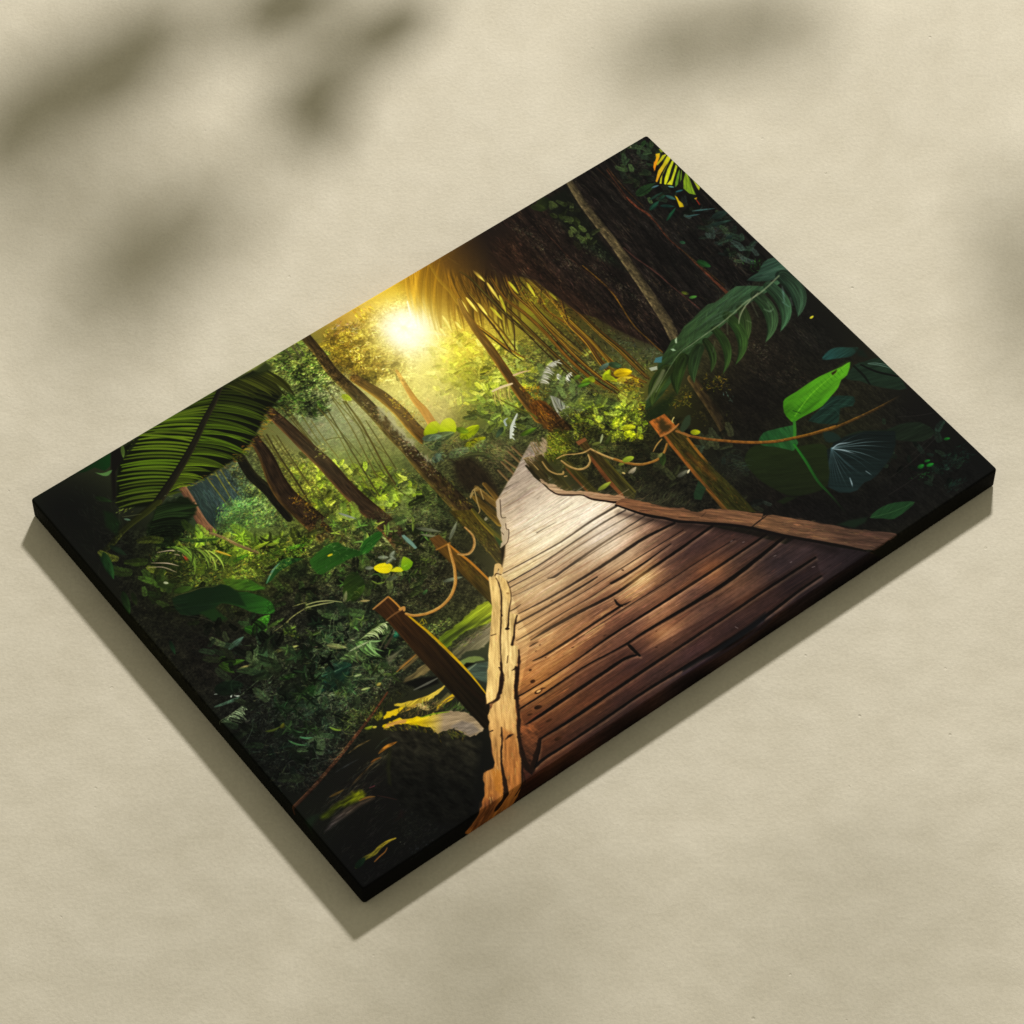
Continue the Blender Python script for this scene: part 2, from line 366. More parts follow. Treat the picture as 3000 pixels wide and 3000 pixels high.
ART = [
('field',[990,72,200,150,30,934,87,225,180,50,921,166,255,250,225,913,129,250,235,180,973,156,250,225,150,905,219,255,240,180,863,167,190,140,50,844,209,170,130,50,846,267,235,225,130,892,284,215,210,80,884,334,200,200,90,792,300,215,205,120,828,310,215,200,120,824,363,150,140,60,850,383,175,160,100,849,419,140,125,80,903,368,120,130,60,939,301,215,210,70,937,243,245,225,110,984,260,225,190,60,1029,141,130,95,30,1034,106,120,85,25,1058,163,110,80,30,1015,188,170,125,35,1030,219,150,105,35,1095,153,70,48,25,1095,113,75,55,28,1049,234,225,200,100,1078,256,235,205,110,1106,219,120,90,40,1031,277,220,190,80,1059,299,205,190,80,1116,285,165,155,50,1125,253,120,110,40,1013,340,190,180,80,1069,345,150,145,75,976,311,200,190,70,967,361,130,135,60,996,402,110,115,60,1125,331,110,105,40,1182,258,150,150,45,1178,224,150,150,50,1210,300,110,110,35,1172,329,85,80,35,1088,379,95,100,65,1126,388,65,60,35,1192,382,75,70,30,1201,427,80,75,40,1070,421,105,110,60,1098,443,75,85,55,1117,476,55,62,45,1118,514,70,85,50,1071,497,60,68,48,1043,476,75,70,35,1006,466,80,85,45,923,420,95,100,55,933,465,90,110,55,913,394,110,125,55,1480,212,32,27,24,1600,141,30,40,30,1581,106,30,38,28,1577,286,28,30,27,1596,341,28,32,28,1517,360,28,24,22,1381,451,38,28,24,1230,449,50,40,24,1248,483,70,75,55,1296,519,65,70,55,1211,473,80,75,40,1649,80,24,32,24,1565,416,32,27,24,1458,471,38,28,24,1652,463,34,36,30,1628,641,28,28,24,1532,682,30,27,24,1456,661,45,38,32,1417,745,26,24,21,1323,747,30,24,20,1588,725,26,26,25,1305,695,30,28,18,1249,690,50,48,20,1211,661,45,55,25,1639,990,26,25,25,1618,1121,24,25,24,1469,1114,23,22,23,1295,1034,24,22,22,1362,1097,22,22,21,1626,1181,22,23,23,1396,950,38,42,24,97,112,20,20,22,152,154,24,26,22,87,211,22,22,22,175,243,26,28,22,118,287,24,23,23,85,296,26,28,24,248,299,30,36,22,324,269,55,65,55,326,307,48,66,64,386,281,55,68,75,384,244,60,62,70,372,342,75,105,60,413,284,110,115,60,297,390,60,75,35,332,399,110,120,55,226,371,45,55,30,247,421,70,85,40,175,366,40,48,25,820,69,190,150,80,770,77,80,80,35,706,84,120,130,80,679,82,140,150,80,854,103,160,120,50,809,145,120,92,35,856,161,150,115,45,820,191,115,85,30,848,212,150,115,45,875,195,210,170,90,699,135,70,80,38,654,157,60,75,40,613,182,80,90,40,701,212,160,170,140,712,258,150,155,120,713,296,160,165,140,657,253,125,130,100,612,236,125,130,110,613,274,110,118,105,650,303,120,125,110,687,331,130,130,100,716,372,130,130,90,560,288,105,105,95,571,333,120,130,70,662,366,110,115,90,626,376,110,120,65,540,236,110,105,60,524,279,120,115,50,509,340,120,115,45,493,382,130,120,40,520,384,130,140,55,609,380,110,125,50,628,413,115,125,55,664,423,115,125,65,621,462,95,110,50,665,460,105,115,55,709,439,80,90,55,702,488,70,80,45,605,503,80,85,50,642,549,75,75,55,695,536,60,70,38,670,589,55,58,38,550,461,75,85,45,522,421,100,105,45,539,495,75,80,40,428,314,60,75,60,417,269,60,75,70,392,285,55,72,72,404,348,110,145,75,368,339,95,135,75,414,374,85,100,80,407,404,85,95,75,806,367,190,170,100,841,301,215,205,130,848,363,200,190,120,788,353,170,165,90,780,403,130,130,80,772,452,85,95,75,762,407,115,115,90,942,265,225,205,90,905,294,205,200,60,942,304,170,165,60,934,354,130,135,60,869,323,220,200,120,861,373,170,155,100,862,410,135,120,70,889,394,130,130,50,926,404,95,100,50,999,366,130,120,60,1036,357,115,105,55,1074,386,95,95,50,1074,424,90,90,50,964,451,110,125,60,918,472,85,100,55,955,501,65,80,55,974,515,70,78,60,892,507,75,75,50,910,540,68,68,48,855,478,95,105,50,847,527,70,75,50,856,553,62,62,42,884,556,70,62,48,802,529,55,48,32,794,559,50,42,30,775,526,60,60,42,830,569,52,50,36,822,598,48,45,32,765,627,42,42,28,749,579,48,45,28,714,587,65,75,38,713,551,60,80,35,679,596,55,65,42,691,675,42,40,28,717,678,40,45,30,1094,514,60,68,45,1102,465,75,82,55,1131,505,80,95,50,1131,543,60,66,50,1131,581,60,65,45,1094,571,62,65,38,1057,579,75,75,30,1122,611,80,90,35,1085,619,55,60,28,1113,659,60,65,28,1068,679,42,42,25,1105,708,45,45,24,1031,669,42,42,26,994,622,60,62,25,1032,724,38,38,24,1069,752,40,38,28,981,732,36,34,22,1033,779,34,34,24,1215,514,110,115,60,1215,551,150,140,50,1206,582,120,110,50,1047,516,80,75,50,1119,701,38,34,22,1157,766,34,30,22,1084,782,36,34,24,1093,825,34,34,26,1130,872,32,32,26,1249,800,34,32,24,1240,848,34,40,34,1304,806,26,24,22,1398,767,24,22,22,1333,698,30,28,22,1225,956,28,24,22,1258,1006,25,22,22,1304,1059,23,21,22,1121,883,30,28,25,113,319,26,25,23,84,382,28,26,22,103,414,26,24,22,178,385,50,62,28,207,383,70,80,35,255,393,75,90,40,250,441,80,90,40,294,457,90,98,38,307,398,95,100,45,343,408,110,105,40,354,451,90,105,45,407,475,80,100,38,351,494,70,70,32,287,487,60,75,32,224,438,62,75,30,376,538,40,40,28,334,558,36,34,28,370,585,45,45,30,310,591,32,30,28,321,634,32,30,30,215,569,28,27,24,154,539,26,24,22,177,624,28,28,24,149,586,24,22,21,126,500,24,22,22,118,630,28,23,22,253,632,38,40,28,232,700,40,45,30,174,706,36,42,32,227,746,42,48,34,134,724,30,32,30,171,786,28,30,28,111,756,24,25,24,206,813,30,34,30,192,852,30,34,29,505,515,75,80,42,486,483,85,85,35,523,529,72,78,45,576,534,70,65,40,649,590,75,78,55,615,617,72,72,50,496,585,62,66,42,518,613,58,62,40,440,605,48,55,38,406,613,40,44,32,494,646,50,54,36,564,666,54,54,36,608,682,54,52,36,557,712,44,42,30,568,755,40,38,30,495,682,44,46,34,374,657,30,33,30,402,695,34,38,30,524,738,38,37,28,429,734,40,46,32,351,708,38,46,36,380,763,52,62,42,423,780,44,48,36,311,744,44,54,38,391,823,44,46,34,348,806,40,42,32,305,790,34,50,42,427,850,48,50,38,368,855,40,42,32,282,822,34,38,30,317,849,32,34,28,234,851,32,38,28,261,888,32,38,26,379,896,46,48,36,381,948,50,48,32,334,901,60,62,34,296,915,42,42,26,501,789,50,52,34,536,816,70,78,40,572,844,80,85,50,622,814,65,65,45,638,775,50,48,35,563,837,85,90,48,524,925,55,62,55,517,953,45,50,45,514,883,60,64,52,732,708,55,62,30,764,686,60,58,30,706,705,60,55,32,682,679,55,50,35,672,749,50,48,34,161,762,28,30,26,206,813,30,34,28,116,826,28,32,28,168,866,28,34,28,226,861,30,36,28,269,878,40,44,26,121,894,25,29,26,79,878,22,24,23,91,936,23,24,23,188,914,25,30,28,168,979,30,28,27,216,968,36,34,32,202,1005,28,26,25,120,990,36,36,28,89,1014,34,38,30,212,1029,22,21,21,133,1063,24,23,23,87,1091,22,22,22,138,1130,24,23,22,194,1126,25,26,24,189,1170,26,27,26,77,1177,21,21,23,133,1173,22,22,23,214,1173,26,26,24,230,930,42,40,30,258,967,35,33,28,1220,384,60,55,30,1226,446,60,56,32,1254,479,56,60,44,1271,527,54,60,48,1203,348,92,88,34,1164,456,72,70,38,1121,75,80,58,28,1179,83,45,32,26,1133,119,62,46,24,1173,150,50,38,24,1053,69,130,95,30,1271,83,36,29,25,1653,424,30,30,28,1685,329,28,30,28,1705,247,26,32,26,1727,313,26,34,28,1670,461,30,34,30,1620,576,28,28,26,1708,126,26,34,26,364,1081,22,22,20,351,1135,22,22,22,288,1182,22,22,24,421,1061,24,23,20],{}),
('scatter',[(395,241),(590,59),(855,45),(1093,64),(1180,272),(1220,453),(1220,567),(1165,681),(1001,718),(955,563),(869,606),(748,695),(718,608),(617,594),(488,537),(399,426)],1530,[10.6,25.8],[6.1,13.7],(-180,180),{'gain':(0.82,1.2),'a':0.35,'seed':1}),
('scatter',[(926,227),(1037,186),(1089,295),(1102,419),(976,535),(898,453),(863,370)],1190,[3.8,10.6],[2.3,4.6],(-180,180),{'gain':(0.75,1.25),'pal':[(225,220,90),(190,190,60),(120,125,45)],'mix':0.3,'a':0.6,'seed':2}),
('scatter',[(983,317),(1169,380),(1209,502),(1193,624),(1126,662),(960,556),(915,477)],2550,[3.8,12.2],[1.5,3.8],(-170,80),{'gain':(0.5,1.6),'pal':[(120,130,55),(60,70,40),(150,155,90),(45,52,35)],'mix':0.4,'a':0.75,'seed':3}),
('scatter',[(634,194),(710,185),(734,271),(732,358),(723,428),(666,482),(621,426),(585,333),(581,242)],850,[3.0,9.1],[2.3,4.6],(-180,180),{'gain':(0.85,1.15),'pal':[(150,160,80),(110,125,70)],'mix':0.25,'a':0.4,'seed':4}),
('scatter',[(509,307),(568,309),(603,380),(663,404),(697,463),(711,538),(664,566),(625,526),(541,535),(480,467)],1870,[3.8,11.4],[2.3,4.6],(-180,180),{'gain':(0.5,1.5),'pal':[(160,175,50),(110,130,45),(60,75,35),(190,195,90)],'mix':0.5,'a':0.8,'seed':5}),
('scatter',[(617,466),(736,493),(729,595),(650,619),(653,706),(557,674),(548,583),(611,579)],1530,[3.8,12.2],[1.5,3.8],(-180,180),{'gain':(0.5,1.6),'pal':[(90,105,45),(50,60,34),(130,140,90),(40,45,30)],'mix':0.4,'a':0.8,'seed':6}),
('fill',[(327,225),(389,233),(416,243),(406,325),(369,318),(311,348),(299,350),(311,280)],(42,54,50),{'c2':(58,70,68),'ax':((300,304),(412,265)),'soft':12,'tex':(0.15,60,8,100)}),
('scatter',[(331,239),(402,239),(401,321),(315,344)],272,[10.6,38.0],[0.8,1.9],(82,117),{'gain':(0.8,1.7),'a':0.5,'seed':7}),
('band',[(373,235),(369,286),(366,330)],[3.8,3.0,2.3],(110,110,55),{'cl':(70,72,45),'a':0.85,'tex':(0.4,12,2)}),
('band',[(408,226),(400,281),(401,321)],[3.8,3.0,2.3],(110,110,55),{'cl':(70,72,45),'a':0.85,'tex':(0.4,12,2)}),
('band',[(394,233),(385,287),(376,327)],[3.8,3.0,2.3],(110,110,55),{'cl':(70,72,45),'a':0.85,'tex':(0.4,12,2)}),
('scatter',[(334,320),(379,311),(405,328),(356,397),(314,364)],561,[4.6,10.6],[3.0,5.3],(-60,60),{'gain':(0.7,1.5),'pal':[(110,160,80),(80,125,70),(140,175,100)],'mix':0.6,'a':0.85,'seed':8}),
('scatter',[(349,306),(388,311),(430,343),(439,379),(429,432),(320,348)],884,[3.8,10.6],[3.0,5.3],(-80,60),{'gain':(0.7,1.5),'pal':[(130,170,75),(95,140,75),(160,185,90),(60,85,60)],'mix':0.6,'a':0.85,'seed':9}),
('scatter',[(421,243),(446,248),(450,330),(445,362),(397,318)],442,[3.8,9.1],[2.3,4.6],(-180,180),{'gain':(0.5,1.6),'pal':[(150,150,60),(80,90,45)],'mix':0.5,'a':0.8,'seed':10}),
('band',[(320,219),(315,255),(308,285),(301,323),(301,351)],[15.2,16.7,18.2,21.3,24.3],(112,84,64),{'cr':(86,62,50),'cl':(135,105,82),'tex':(0.3,14,2)}),
('fill',[(783,79),(810,103),(851,108),(874,137),(873,186),(871,241),(855,259),(828,239),(785,250),(764,219),(759,185),(743,158),(759,117)],(98,82,30),{'soft':22,'a':0.75}),
('scatter',[(781,74),(858,98),(880,161),(874,240),(844,266),(781,255),(756,198),(745,144)],1530,[3.8,11.4],[2.3,5.3],(-180,180),{'gain':(0.55,1.5),'pal':[(62,54,22),(140,124,40),(54,48,20),(190,168,76)],'mix':0.5,'a':0.8,'seed':11}),
('scatter',[(808,86),(858,98),(873,186),(865,245),(832,257),(781,203),(777,132)],391,[4.6,15.2],[1.5,3.8],(-180,180),{'gain':(1.3,2.2),'pal':[(250,236,160),(236,214,110),(214,196,70)],'mix':0.85,'a':0.9,'seed':12,'bend':0.3}),
('ferns',[(783,83),(853,105),(875,176),(869,240),(832,257),(785,250),(756,198),(749,147)],60,[12.2,33.4],[(84,76,26),(120,106,36),(60,54,22),(150,136,50)],{'seed':30,'a':0.8,'up':(-180,180)}),
('ferns',[(638,70),(702,66),(739,79),(737,123),(727,176),(703,195),(662,171),(646,128)],60,[12.2,33.4],[(54,78,30),(80,104,40),(36,52,24),(120,134,60)],{'seed':31,'a':0.85,'up':(-180,180)}),
('ferns',[(592,139),(647,167),(674,221),(648,246),(616,210),(583,184)],36,[12.2,30.4],[(50,72,30),(74,96,40),(36,52,26)],{'seed':32,'a':0.85,'up':(0,180)}),
('scatter',[(794,76),(833,71),(849,106),(829,118),(789,95)],119,[3.8,10.6],[2.3,5.3],(-30,40),{'pal':[(255,235,205),(255,240,215),(250,190,130)],'mix':1,'a':0.9,'seed':13}),
('scatter',[(868,64),(897,78),(869,103),(858,90)],68,[7.6,16.7],[5.3,9.1],(40,120),{'pal':[(215,185,40),(170,130,30)],'mix':0.8,'a':0.7,'seed':14}),
('scatter',[(641,65),(704,63),(739,71),(739,121),(731,171),(714,196),(681,193),(662,171),(651,136),(638,107)],1054,[5.3,15.2],[3.0,6.1],(-20,70),{'gain':(0.4,1.6),'pal':[(40,58,24),(55,75,30),(110,125,60),(28,38,18),(170,175,110)],'mix':0.65,'a':0.85,'seed':15}),
('scatter',[(595,134),(647,167),(676,219),(666,241),(639,242),(616,210),(581,187),(575,163)],714,[6.1,15.2],[3.0,6.1],(-10,80),{'gain':(0.5,1.5),'pal':[(38,55,24),(60,80,34),(95,110,50),(28,38,18)],'mix':0.65,'a':0.85,'seed':16}),
('band',[(691,65),(688,93)],[5.3,4.6],(78,78,55),{'a':0.8,'tex':(0.3,10,2)}),
('band',[(707,64),(703,101)],[5.3,4.6],(78,78,55),{'a':0.8,'tex':(0.3,10,2)}),
('band',[(717,66),(712,100)],[5.3,4.6],(78,78,55),{'a':0.8,'tex':(0.3,10,2)}),
('scatter',[(717,191),(732,195),(731,224),(719,256),(702,243),(707,213)],153,[4.6,12.2],[2.3,4.6],(20,110),{'pal':[(90,95,40),(130,130,55),(55,60,28)],'mix':0.8,'a':0.8,'seed':17}),
('leaf',(655,225),(670,240),10.6,(58,80,34),{'c2':(85,105,50)}),
('leaf',(665,214),(660,237),10.6,(58,80,34),{'c2':(85,105,50)}),
('leaf',(644,224),(639,246),10.6,(58,80,34),{'c2':(85,105,50)}),
('leaf',(637,181),(645,199),10.6,(58,80,34),{'c2':(85,105,50)}),
('leaf',(629,160),(628,193),10.6,(58,80,34),{'c2':(85,105,50)}),
('leaf',(715,234),(721,254),19.8,(150,165,50),{'c2':(170,180,70)}),
('mottle',[(634,194),(720,171),(750,250),(910,249),(1037,186),(1089,295),(1102,419),(976,535),(898,453),(783,442),(666,482),(598,387),(581,242)],0.12,{'sc':0.9,'seed':1}),
('mottle',[(395,241),(527,222),(551,285),(588,400),(661,489),(751,461),(789,479),(915,477),(971,542),(1082,617),(1193,647),(1001,718),(955,563),(869,606),(748,695),(724,760),(672,636),(597,621),(469,564),(399,426)],0.34,{'sc':0.8,'seed':9}),
('mottle',[(983,317),(1191,351),(1209,502),(1193,624),(1126,662),(960,556),(915,477)],0.3,{'sc':0.8,'seed':11}),
('ferns',[(515,312),(568,309),(603,380),(663,404),(697,463),(711,538),(664,566),(541,535),(480,467)],60,[12.2,33.4],[(160,180,52),(120,145,45),(185,195,80),(80,105,40)],{'seed':11,'gain':(0.35,1.45)}),
('ferns',[(515,312),(608,373),(697,463),(705,534),(546,529)],80,[9.1,22.8],[(165,185,50),(130,155,45),(190,200,80)],{'seed':12}),
('ferns',[(978,324),(1158,394),(1198,516),(1182,616),(1049,602),(965,549),(915,477)],70,[15.2,41.0],[(130,145,55),(80,95,50),(160,170,80),(56,72,44)],{'seed':13}),
('ferns',[(915,253),(1016,239),(1067,336),(1091,433),(981,506),(903,446),(863,370)],130,[9.1,22.8],[(205,205,62),(185,190,58),(140,150,50),(225,222,110)],{'seed':14,'gain':(0.6,1.3),'a':0.7}),
('ferns',[(924,395),(1046,444),(1004,545),(905,535),(882,474)],50,[12.2,30.4],[(120,135,52),(90,110,50),(70,84,48)],{'seed':15}),
('ferns',[(617,466),(736,493),(729,595),(650,619),(653,706),(557,674),(548,583)],46,[16.7,41.0],[(96,115,52),(70,90,42),(130,140,90)],{'seed':16,'gain':(0.3,1.4)}),
('band',[(656,226),(653,272),(644,324),(627,394),(613,492)],[2.4,2.0,1.7],(92,88,44),{'a':0.85,'soft':1.5}),
('band',[(657,234),(657,282),(655,336),(652,384)],[2.4,2.0,1.7],(74,70,34),{'a':0.85,'soft':1.5}),
('band',[(699,188),(695,245),(695,293),(693,343),(687,383),(664,473)],[2.4,2.0,1.7],(92,88,44),{'a':0.85,'soft':1.5}),
('band',[(706,246),(699,288),(694,322),(678,375),(666,431),(662,479)],[2.4,2.0,1.7],(74,70,34),{'a':0.85,'soft':1.5}),
('band',[(708,247),(705,308),(692,364),(698,416)],[2.4,2.0,1.7],(92,88,44),{'a':0.85,'soft':1.5}),
('band',[(525,217),(518,267),(517,309),(506,388),(500,451)],[2.4,2.0,1.7],(74,70,34),{'a':0.85,'soft':1.5}),
('band',[(540,229),(533,286),(530,330),(524,402)],[2.4,2.0,1.7],(92,88,44),{'a':0.85,'soft':1.5}),
('band',[(606,184),(602,221),(599,267),(598,307)],[2.4,2.0,1.7],(74,70,34),{'a':0.85,'soft':1.5}),
('band',[(618,223),(611,265),(606,305)],[2.4,2.0,1.7],(92,88,44),{'a':0.85,'soft':1.5}),
('band',[(648,432),(658,469),(663,501),(671,529)],[2.4,2.0,1.7],(74,70,34),{'a':0.85,'soft':1.5}),
('band',[(525,225),(514,297),(502,370),(494,428)],[2.4,2.0,1.7],(92,88,44),{'a':0.85,'soft':1.5}),
('band',[(620,305),(638,312),(651,325),(650,354)],[2.4,2.0,1.7],(74,70,34),{'a':0.85,'soft':1.5}),
('band',[(532,219),(519,290),(509,368),(497,431)],[3.6,4.6,4.6],(58,52,28),{'cr':(87,78,42),'a':0.85,'tex':(0.3,20,2)}),
('band',[(547,234),(536,306),(527,375)],[2.4,3.0,3.0],(72,66,34),{'cr':(108,99,51),'a':0.85,'tex':(0.3,20,2)}),
('band',[(668,243),(650,332),(635,415),(623,485)],[2.7,3.4,3.4],(66,62,32),{'cr':(99,93,48),'a':0.85,'tex':(0.3,20,2)}),
('band',[(710,249),(698,332),(676,425),(666,482)],[3.3,4.2,4.2],(70,62,32),{'cr':(105,93,48),'a':0.85,'tex':(0.3,20,2)}),
('band',[(693,224),(681,304),(662,385),(647,446)],[2.1,2.7,2.7],(84,78,42),{'cr':(126,117,63),'a':0.85,'tex':(0.3,20,2)}),
('band',[(600,209),(594,281),(589,328)],[2.4,3.0,3.0],(80,74,40),{'cr':(120,111,60),'a':0.85,'tex':(0.3,20,2)}),
('band',[(597,180),(593,251),(594,289)],[2.1,2.7,2.7],(88,80,42),{'cr':(132,120,63),'a':0.85,'tex':(0.3,20,2)}),
('band',[(714,315),(702,386),(690,450)],[2.4,3.0,3.0],(74,70,38),{'cr':(111,105,57),'a':0.85,'tex':(0.3,20,2)}),
('band',[(625,246),(617,313),(613,358)],[1.8,2.3,2.3],(92,86,48),{'cr':(138,129,72),'a':0.85,'tex':(0.3,20,2)}),
('band',[(789,351),(785,399),(778,449)],[2.4,3.0,3.0],(92,76,40),{'cr':(138,114,60),'a':0.85,'tex':(0.3,20,2)}),
('band',[(517,208),(504,274),(494,349)],[2.1,2.7,2.7],(66,58,28),{'cr':(99,87,42),'a':0.85,'tex':(0.3,20,2)}),
('band',[(456,234),(448,285),(452,332),(449,374),(446,420)],[19.8,22.8,22.8,19.8,15.2],(32,31,22),{'cl':(50,48,28),'tex':(0.35,12,3)}),
('band',[(506,210),(498,266),(482,319),(474,370),(478,423),(483,475),(480,531)],[19.8,30.4,36.5,41.0,44.1,47.1,48.6],(54,42,30),{'fade':0.14,'cr':(88,68,36),'cl':(44,32,20),'tex':(0.4,22,3),'rim':0.25}),
('scatter',[(475,356),(488,420),(493,531),(467,521),(466,392)],102,[1.5,3.8],[1.5,3.0],(-180,180),{'pal':[(170,130,50),(120,90,35)],'mix':0.8,'seed':18}),
('scatter',[(476,379),(502,389),(499,535),(467,521)],255,[3.0,7.6],[1.5,3.0],(-180,180),{'pal':[(190,150,45),(150,130,40),(90,75,30)],'mix':0.8,'a':0.8,'seed':19}),
('band',[(570,171),(576,242),(579,303),(583,361),(582,417),(584,473),(592,559),(586,636)],[22.8,27.4,30.4,33.4,33.4,35.0,39.5,38.0],(60,48,34),{'fade':0.1,'cr':(108,82,50),'cl':(54,38,22),'tex':(0.35,26,3),'rim':0.22}),
('scatter',[(586,301),(619,326),(593,343),(583,320)],68,[3.8,9.1],[2.3,4.6],(-180,180),{'pal':[(190,190,110),(150,150,60)],'mix':0.8,'seed':20}),
('band',[(841,249),(833,288),(825,334),(824,367),(818,402)],[6.8,9.9,13.7,17.5,19.0],(150,106,48),{'cr':(196,142,70),'cl':(135,92,36),'a':0.9,'tex':(0.2,16,3)}),
('band',[(760,212),(769,248),(778,286),(783,339),(781,391),(783,426)],[19.8,22.8,25.8,27.4,28.9,30.4],(82,62,32),{'cr':(156,124,54),'cl':(60,46,26),'tex':(0.35,20,3),'rim':0.25}),
('scatter',[(789,280),(808,350),(799,421),(793,405),(785,321)],187,[3.0,6.8],[2.3,3.8],(-180,180),{'pal':[(215,180,60),(180,140,40)],'mix':0.8,'a':0.8,'seed':21}),
('band',[(744,55),(740,118),(734,167),(736,217),(739,261),(740,320),(738,374),(739,430),(737,479),(738,565),(737,652),(731,751),(727,789)],[21.3,22.8,24.3,25.8,27.4,28.1,28.9,28.9,33.4,38.0,39.5,38.0,35.0],(64,52,32),{'cr':(104,92,48),'cl':(46,38,26),'tex':(0.45,18,4),'rim':0.3}),
('fill',[(753,301),(761,314),(749,338),(741,329)],(150,148,122),{'soft':5,'a':0.75,'jag':2.3}),
('fill',[(758,326),(765,340),(752,374),(744,364)],(150,148,122),{'soft':5,'a':0.75,'jag':2.3}),
('fill',[(754,368),(761,381),(753,404),(745,394)],(150,148,122),{'soft':5,'a':0.75,'jag':2.3}),
('fill',[(754,394),(762,407),(754,430),(746,421)],(150,148,122),{'soft':5,'a':0.75,'jag':2.3}),
('fill',[(753,451),(760,464),(757,484),(750,474)],(150,148,122),{'soft':5,'a':0.75,'jag':2.3}),
('scatter',[(737,255),(746,284),(748,426),(733,414),(732,329)],272,[3.0,9.1],[3.0,6.8],(-180,180),{'pal':[(128,122,78),(150,142,95),(48,40,28),(110,104,60)],'mix':1,'a':0.7,'seed':22}),
('scatter',[(738,381),(753,411),(753,509),(738,509),(732,424)],187,[3.0,9.1],[3.0,6.8],(-180,180),{'pal':[(38,34,24),(160,155,130),(90,85,55)],'mix':1,'a':0.75,'seed':23}),
('scatter',[(752,483),(760,526),(761,663),(735,749),(717,735),(721,646),(728,537)],714,[3.0,10.6],[1.5,3.8],(72,117),{'pal':[(110,105,40),(60,52,26),(140,130,60),(44,38,22)],'mix':0.7,'a':0.7,'seed':24}),
('mottle',[(674,113),(817,86),(979,95),(943,228),(839,296),(766,228),(624,231)],0.34,{'sc':0.8,'seed':4}),
('mottle',[(565,96),(734,79),(732,202),(658,257),(558,202)],0.4,{'sc':0.8,'seed':5}),
('fill',[(983,62),(1066,64),(1127,71),(1141,133),(1170,187),(1220,248),(1222,328),(1233,368),(1209,376),(1191,304),(1161,265),(1114,287),(1095,253),(1068,248),(1045,231),(1050,181),(996,204),(997,155),(987,109)],(108,78,28),{'c2':(74,56,26),'ax':((1020,134),(1172,251)),'soft':40,'a':0.55}),
('comb',[(1000,64),(1051,64),(1102,72),(1114,128),(1152,158),(1193,204)],[(951,158),(970,223),(1010,242),(1037,270),(1065,303),(1097,328)],46,6.1,[(190,140,50),(130,95,30),(100,72,28),(92,72,30),(80,62,28)],{'bow':0.04,'seed':30,'jit':10,'a':0.55,'rng_gain':(0.6,1.3)}),
('scatter',[(1220,291),(1240,359),(1271,435),(1313,548),(1243,584),(1209,536),(1192,466),(1192,374)],714,[3.8,13.7],[1.5,3.4],(40,130),{'gain':(0.4,1.6),'pal':[(40,50,28),(70,78,34),(28,32,20),(88,92,50)],'mix':0.55,'a':0.85,'seed':150}),
('scatter',[(1243,448),(1311,546),(1237,591),(1203,520)],204,[6.1,16.7],[1.5,3.8],(-60,60),{'pal':[(70,86,72),(52,66,48),(96,108,96)],'mix':0.9,'a':0.7,'seed':151}),
('comb',[(1087,72),(1121,87),(1153,117),(1179,155),(1202,196)],[(1046,193),(1083,198),(1106,227),(1128,244),(1180,272)],60,4.6,[(120,88,32),(84,60,26),(52,38,24),(46,34,24)],{'bow':0.05,'seed':130,'jit':12,'a':0.85,'rng_gain':(0.6,1.3),'taper':(1,0.9,0.6,0.1)}),
('band',[(1104,118),(1110,147),(1111,214),(1113,290),(1122,359)],[1.4,2.4,2.4,1.4],(66,60,28),{'cr':(105,96,44),'cl':(46,42,19),'a':0.9,'rim':0.25,'tex':(0.35,30,2)}),
('band',[(1103,118),(1109,148),(1108,214),(1110,291),(1118,360)],[1.5,2.6,2.6,1.5],(48,36,22),{'cr':(76,57,35),'cl':(33,25,15),'a':0.9,'rim':0.25,'tex':(0.35,30,2)}),
('band',[(1105,116),(1112,144),(1112,210),(1115,285),(1124,352)],[1.8,2.9,2.9,1.8],(66,60,28),{'cr':(105,96,44),'cl':(46,42,19),'a':0.9,'rim':0.25,'tex':(0.35,30,2)}),
('band',[(1134,132),(1131,175),(1120,225),(1122,292),(1122,373),(1124,452),(1127,528),(1129,563)],[1.6,2.7,2.7,1.6],(92,74,30),{'cr':(147,118,48),'cl':(64,51,21),'a':0.9,'rim':0.25,'tex':(0.35,30,2)}),
('band',[(1136,130),(1132,175),(1122,224),(1123,291),(1125,372),(1127,451),(1131,527),(1134,561)],[1.6,2.6,2.6,1.6],(48,36,22),{'cr':(76,57,35),'cl':(33,25,15),'a':0.9,'rim':0.25,'tex':(0.35,30,2)}),
('band',[(1136,131),(1134,175),(1124,225),(1126,291),(1128,372),(1131,451),(1136,527),(1138,562)],[2.8,4.6,4.6,2.8],(48,36,22),{'cr':(76,57,35),'cl':(33,25,15),'a':0.9,'rim':0.25,'tex':(0.35,30,2)}),
('band',[(1131,132),(1127,177),(1115,227),(1115,293),(1115,375),(1117,453),(1120,530),(1120,565)],[1.7,2.8,2.8,1.7],(48,36,22),{'cr':(76,57,35),'cl':(33,25,15),'a':0.9,'rim':0.25,'tex':(0.35,30,2)}),
('band',[(1136,132),(1134,176),(1124,226),(1125,293),(1127,374),(1131,453),(1135,529),(1137,564)],[1.8,3.1,3.1,1.8],(92,74,30),{'cr':(147,118,48),'cl':(64,51,21),'a':0.9,'rim':0.25,'tex':(0.35,30,2)}),
('band',[(1146,170),(1135,232),(1142,288),(1145,362),(1142,443),(1148,519),(1160,573),(1174,623),(1184,639)],[1.9,3.2,3.2,1.9],(58,42,24),{'cr':(92,67,38),'cl':(40,29,16),'a':0.9,'rim':0.25,'tex':(0.35,30,2)}),
('band',[(1146,173),(1135,236),(1144,292),(1146,367),(1144,449),(1150,525),(1162,579),(1177,630),(1186,646)],[1.5,2.5,2.5,1.5],(78,58,28),{'cr':(124,92,44),'cl':(54,40,19),'a':0.9,'rim':0.25,'tex':(0.35,30,2)}),
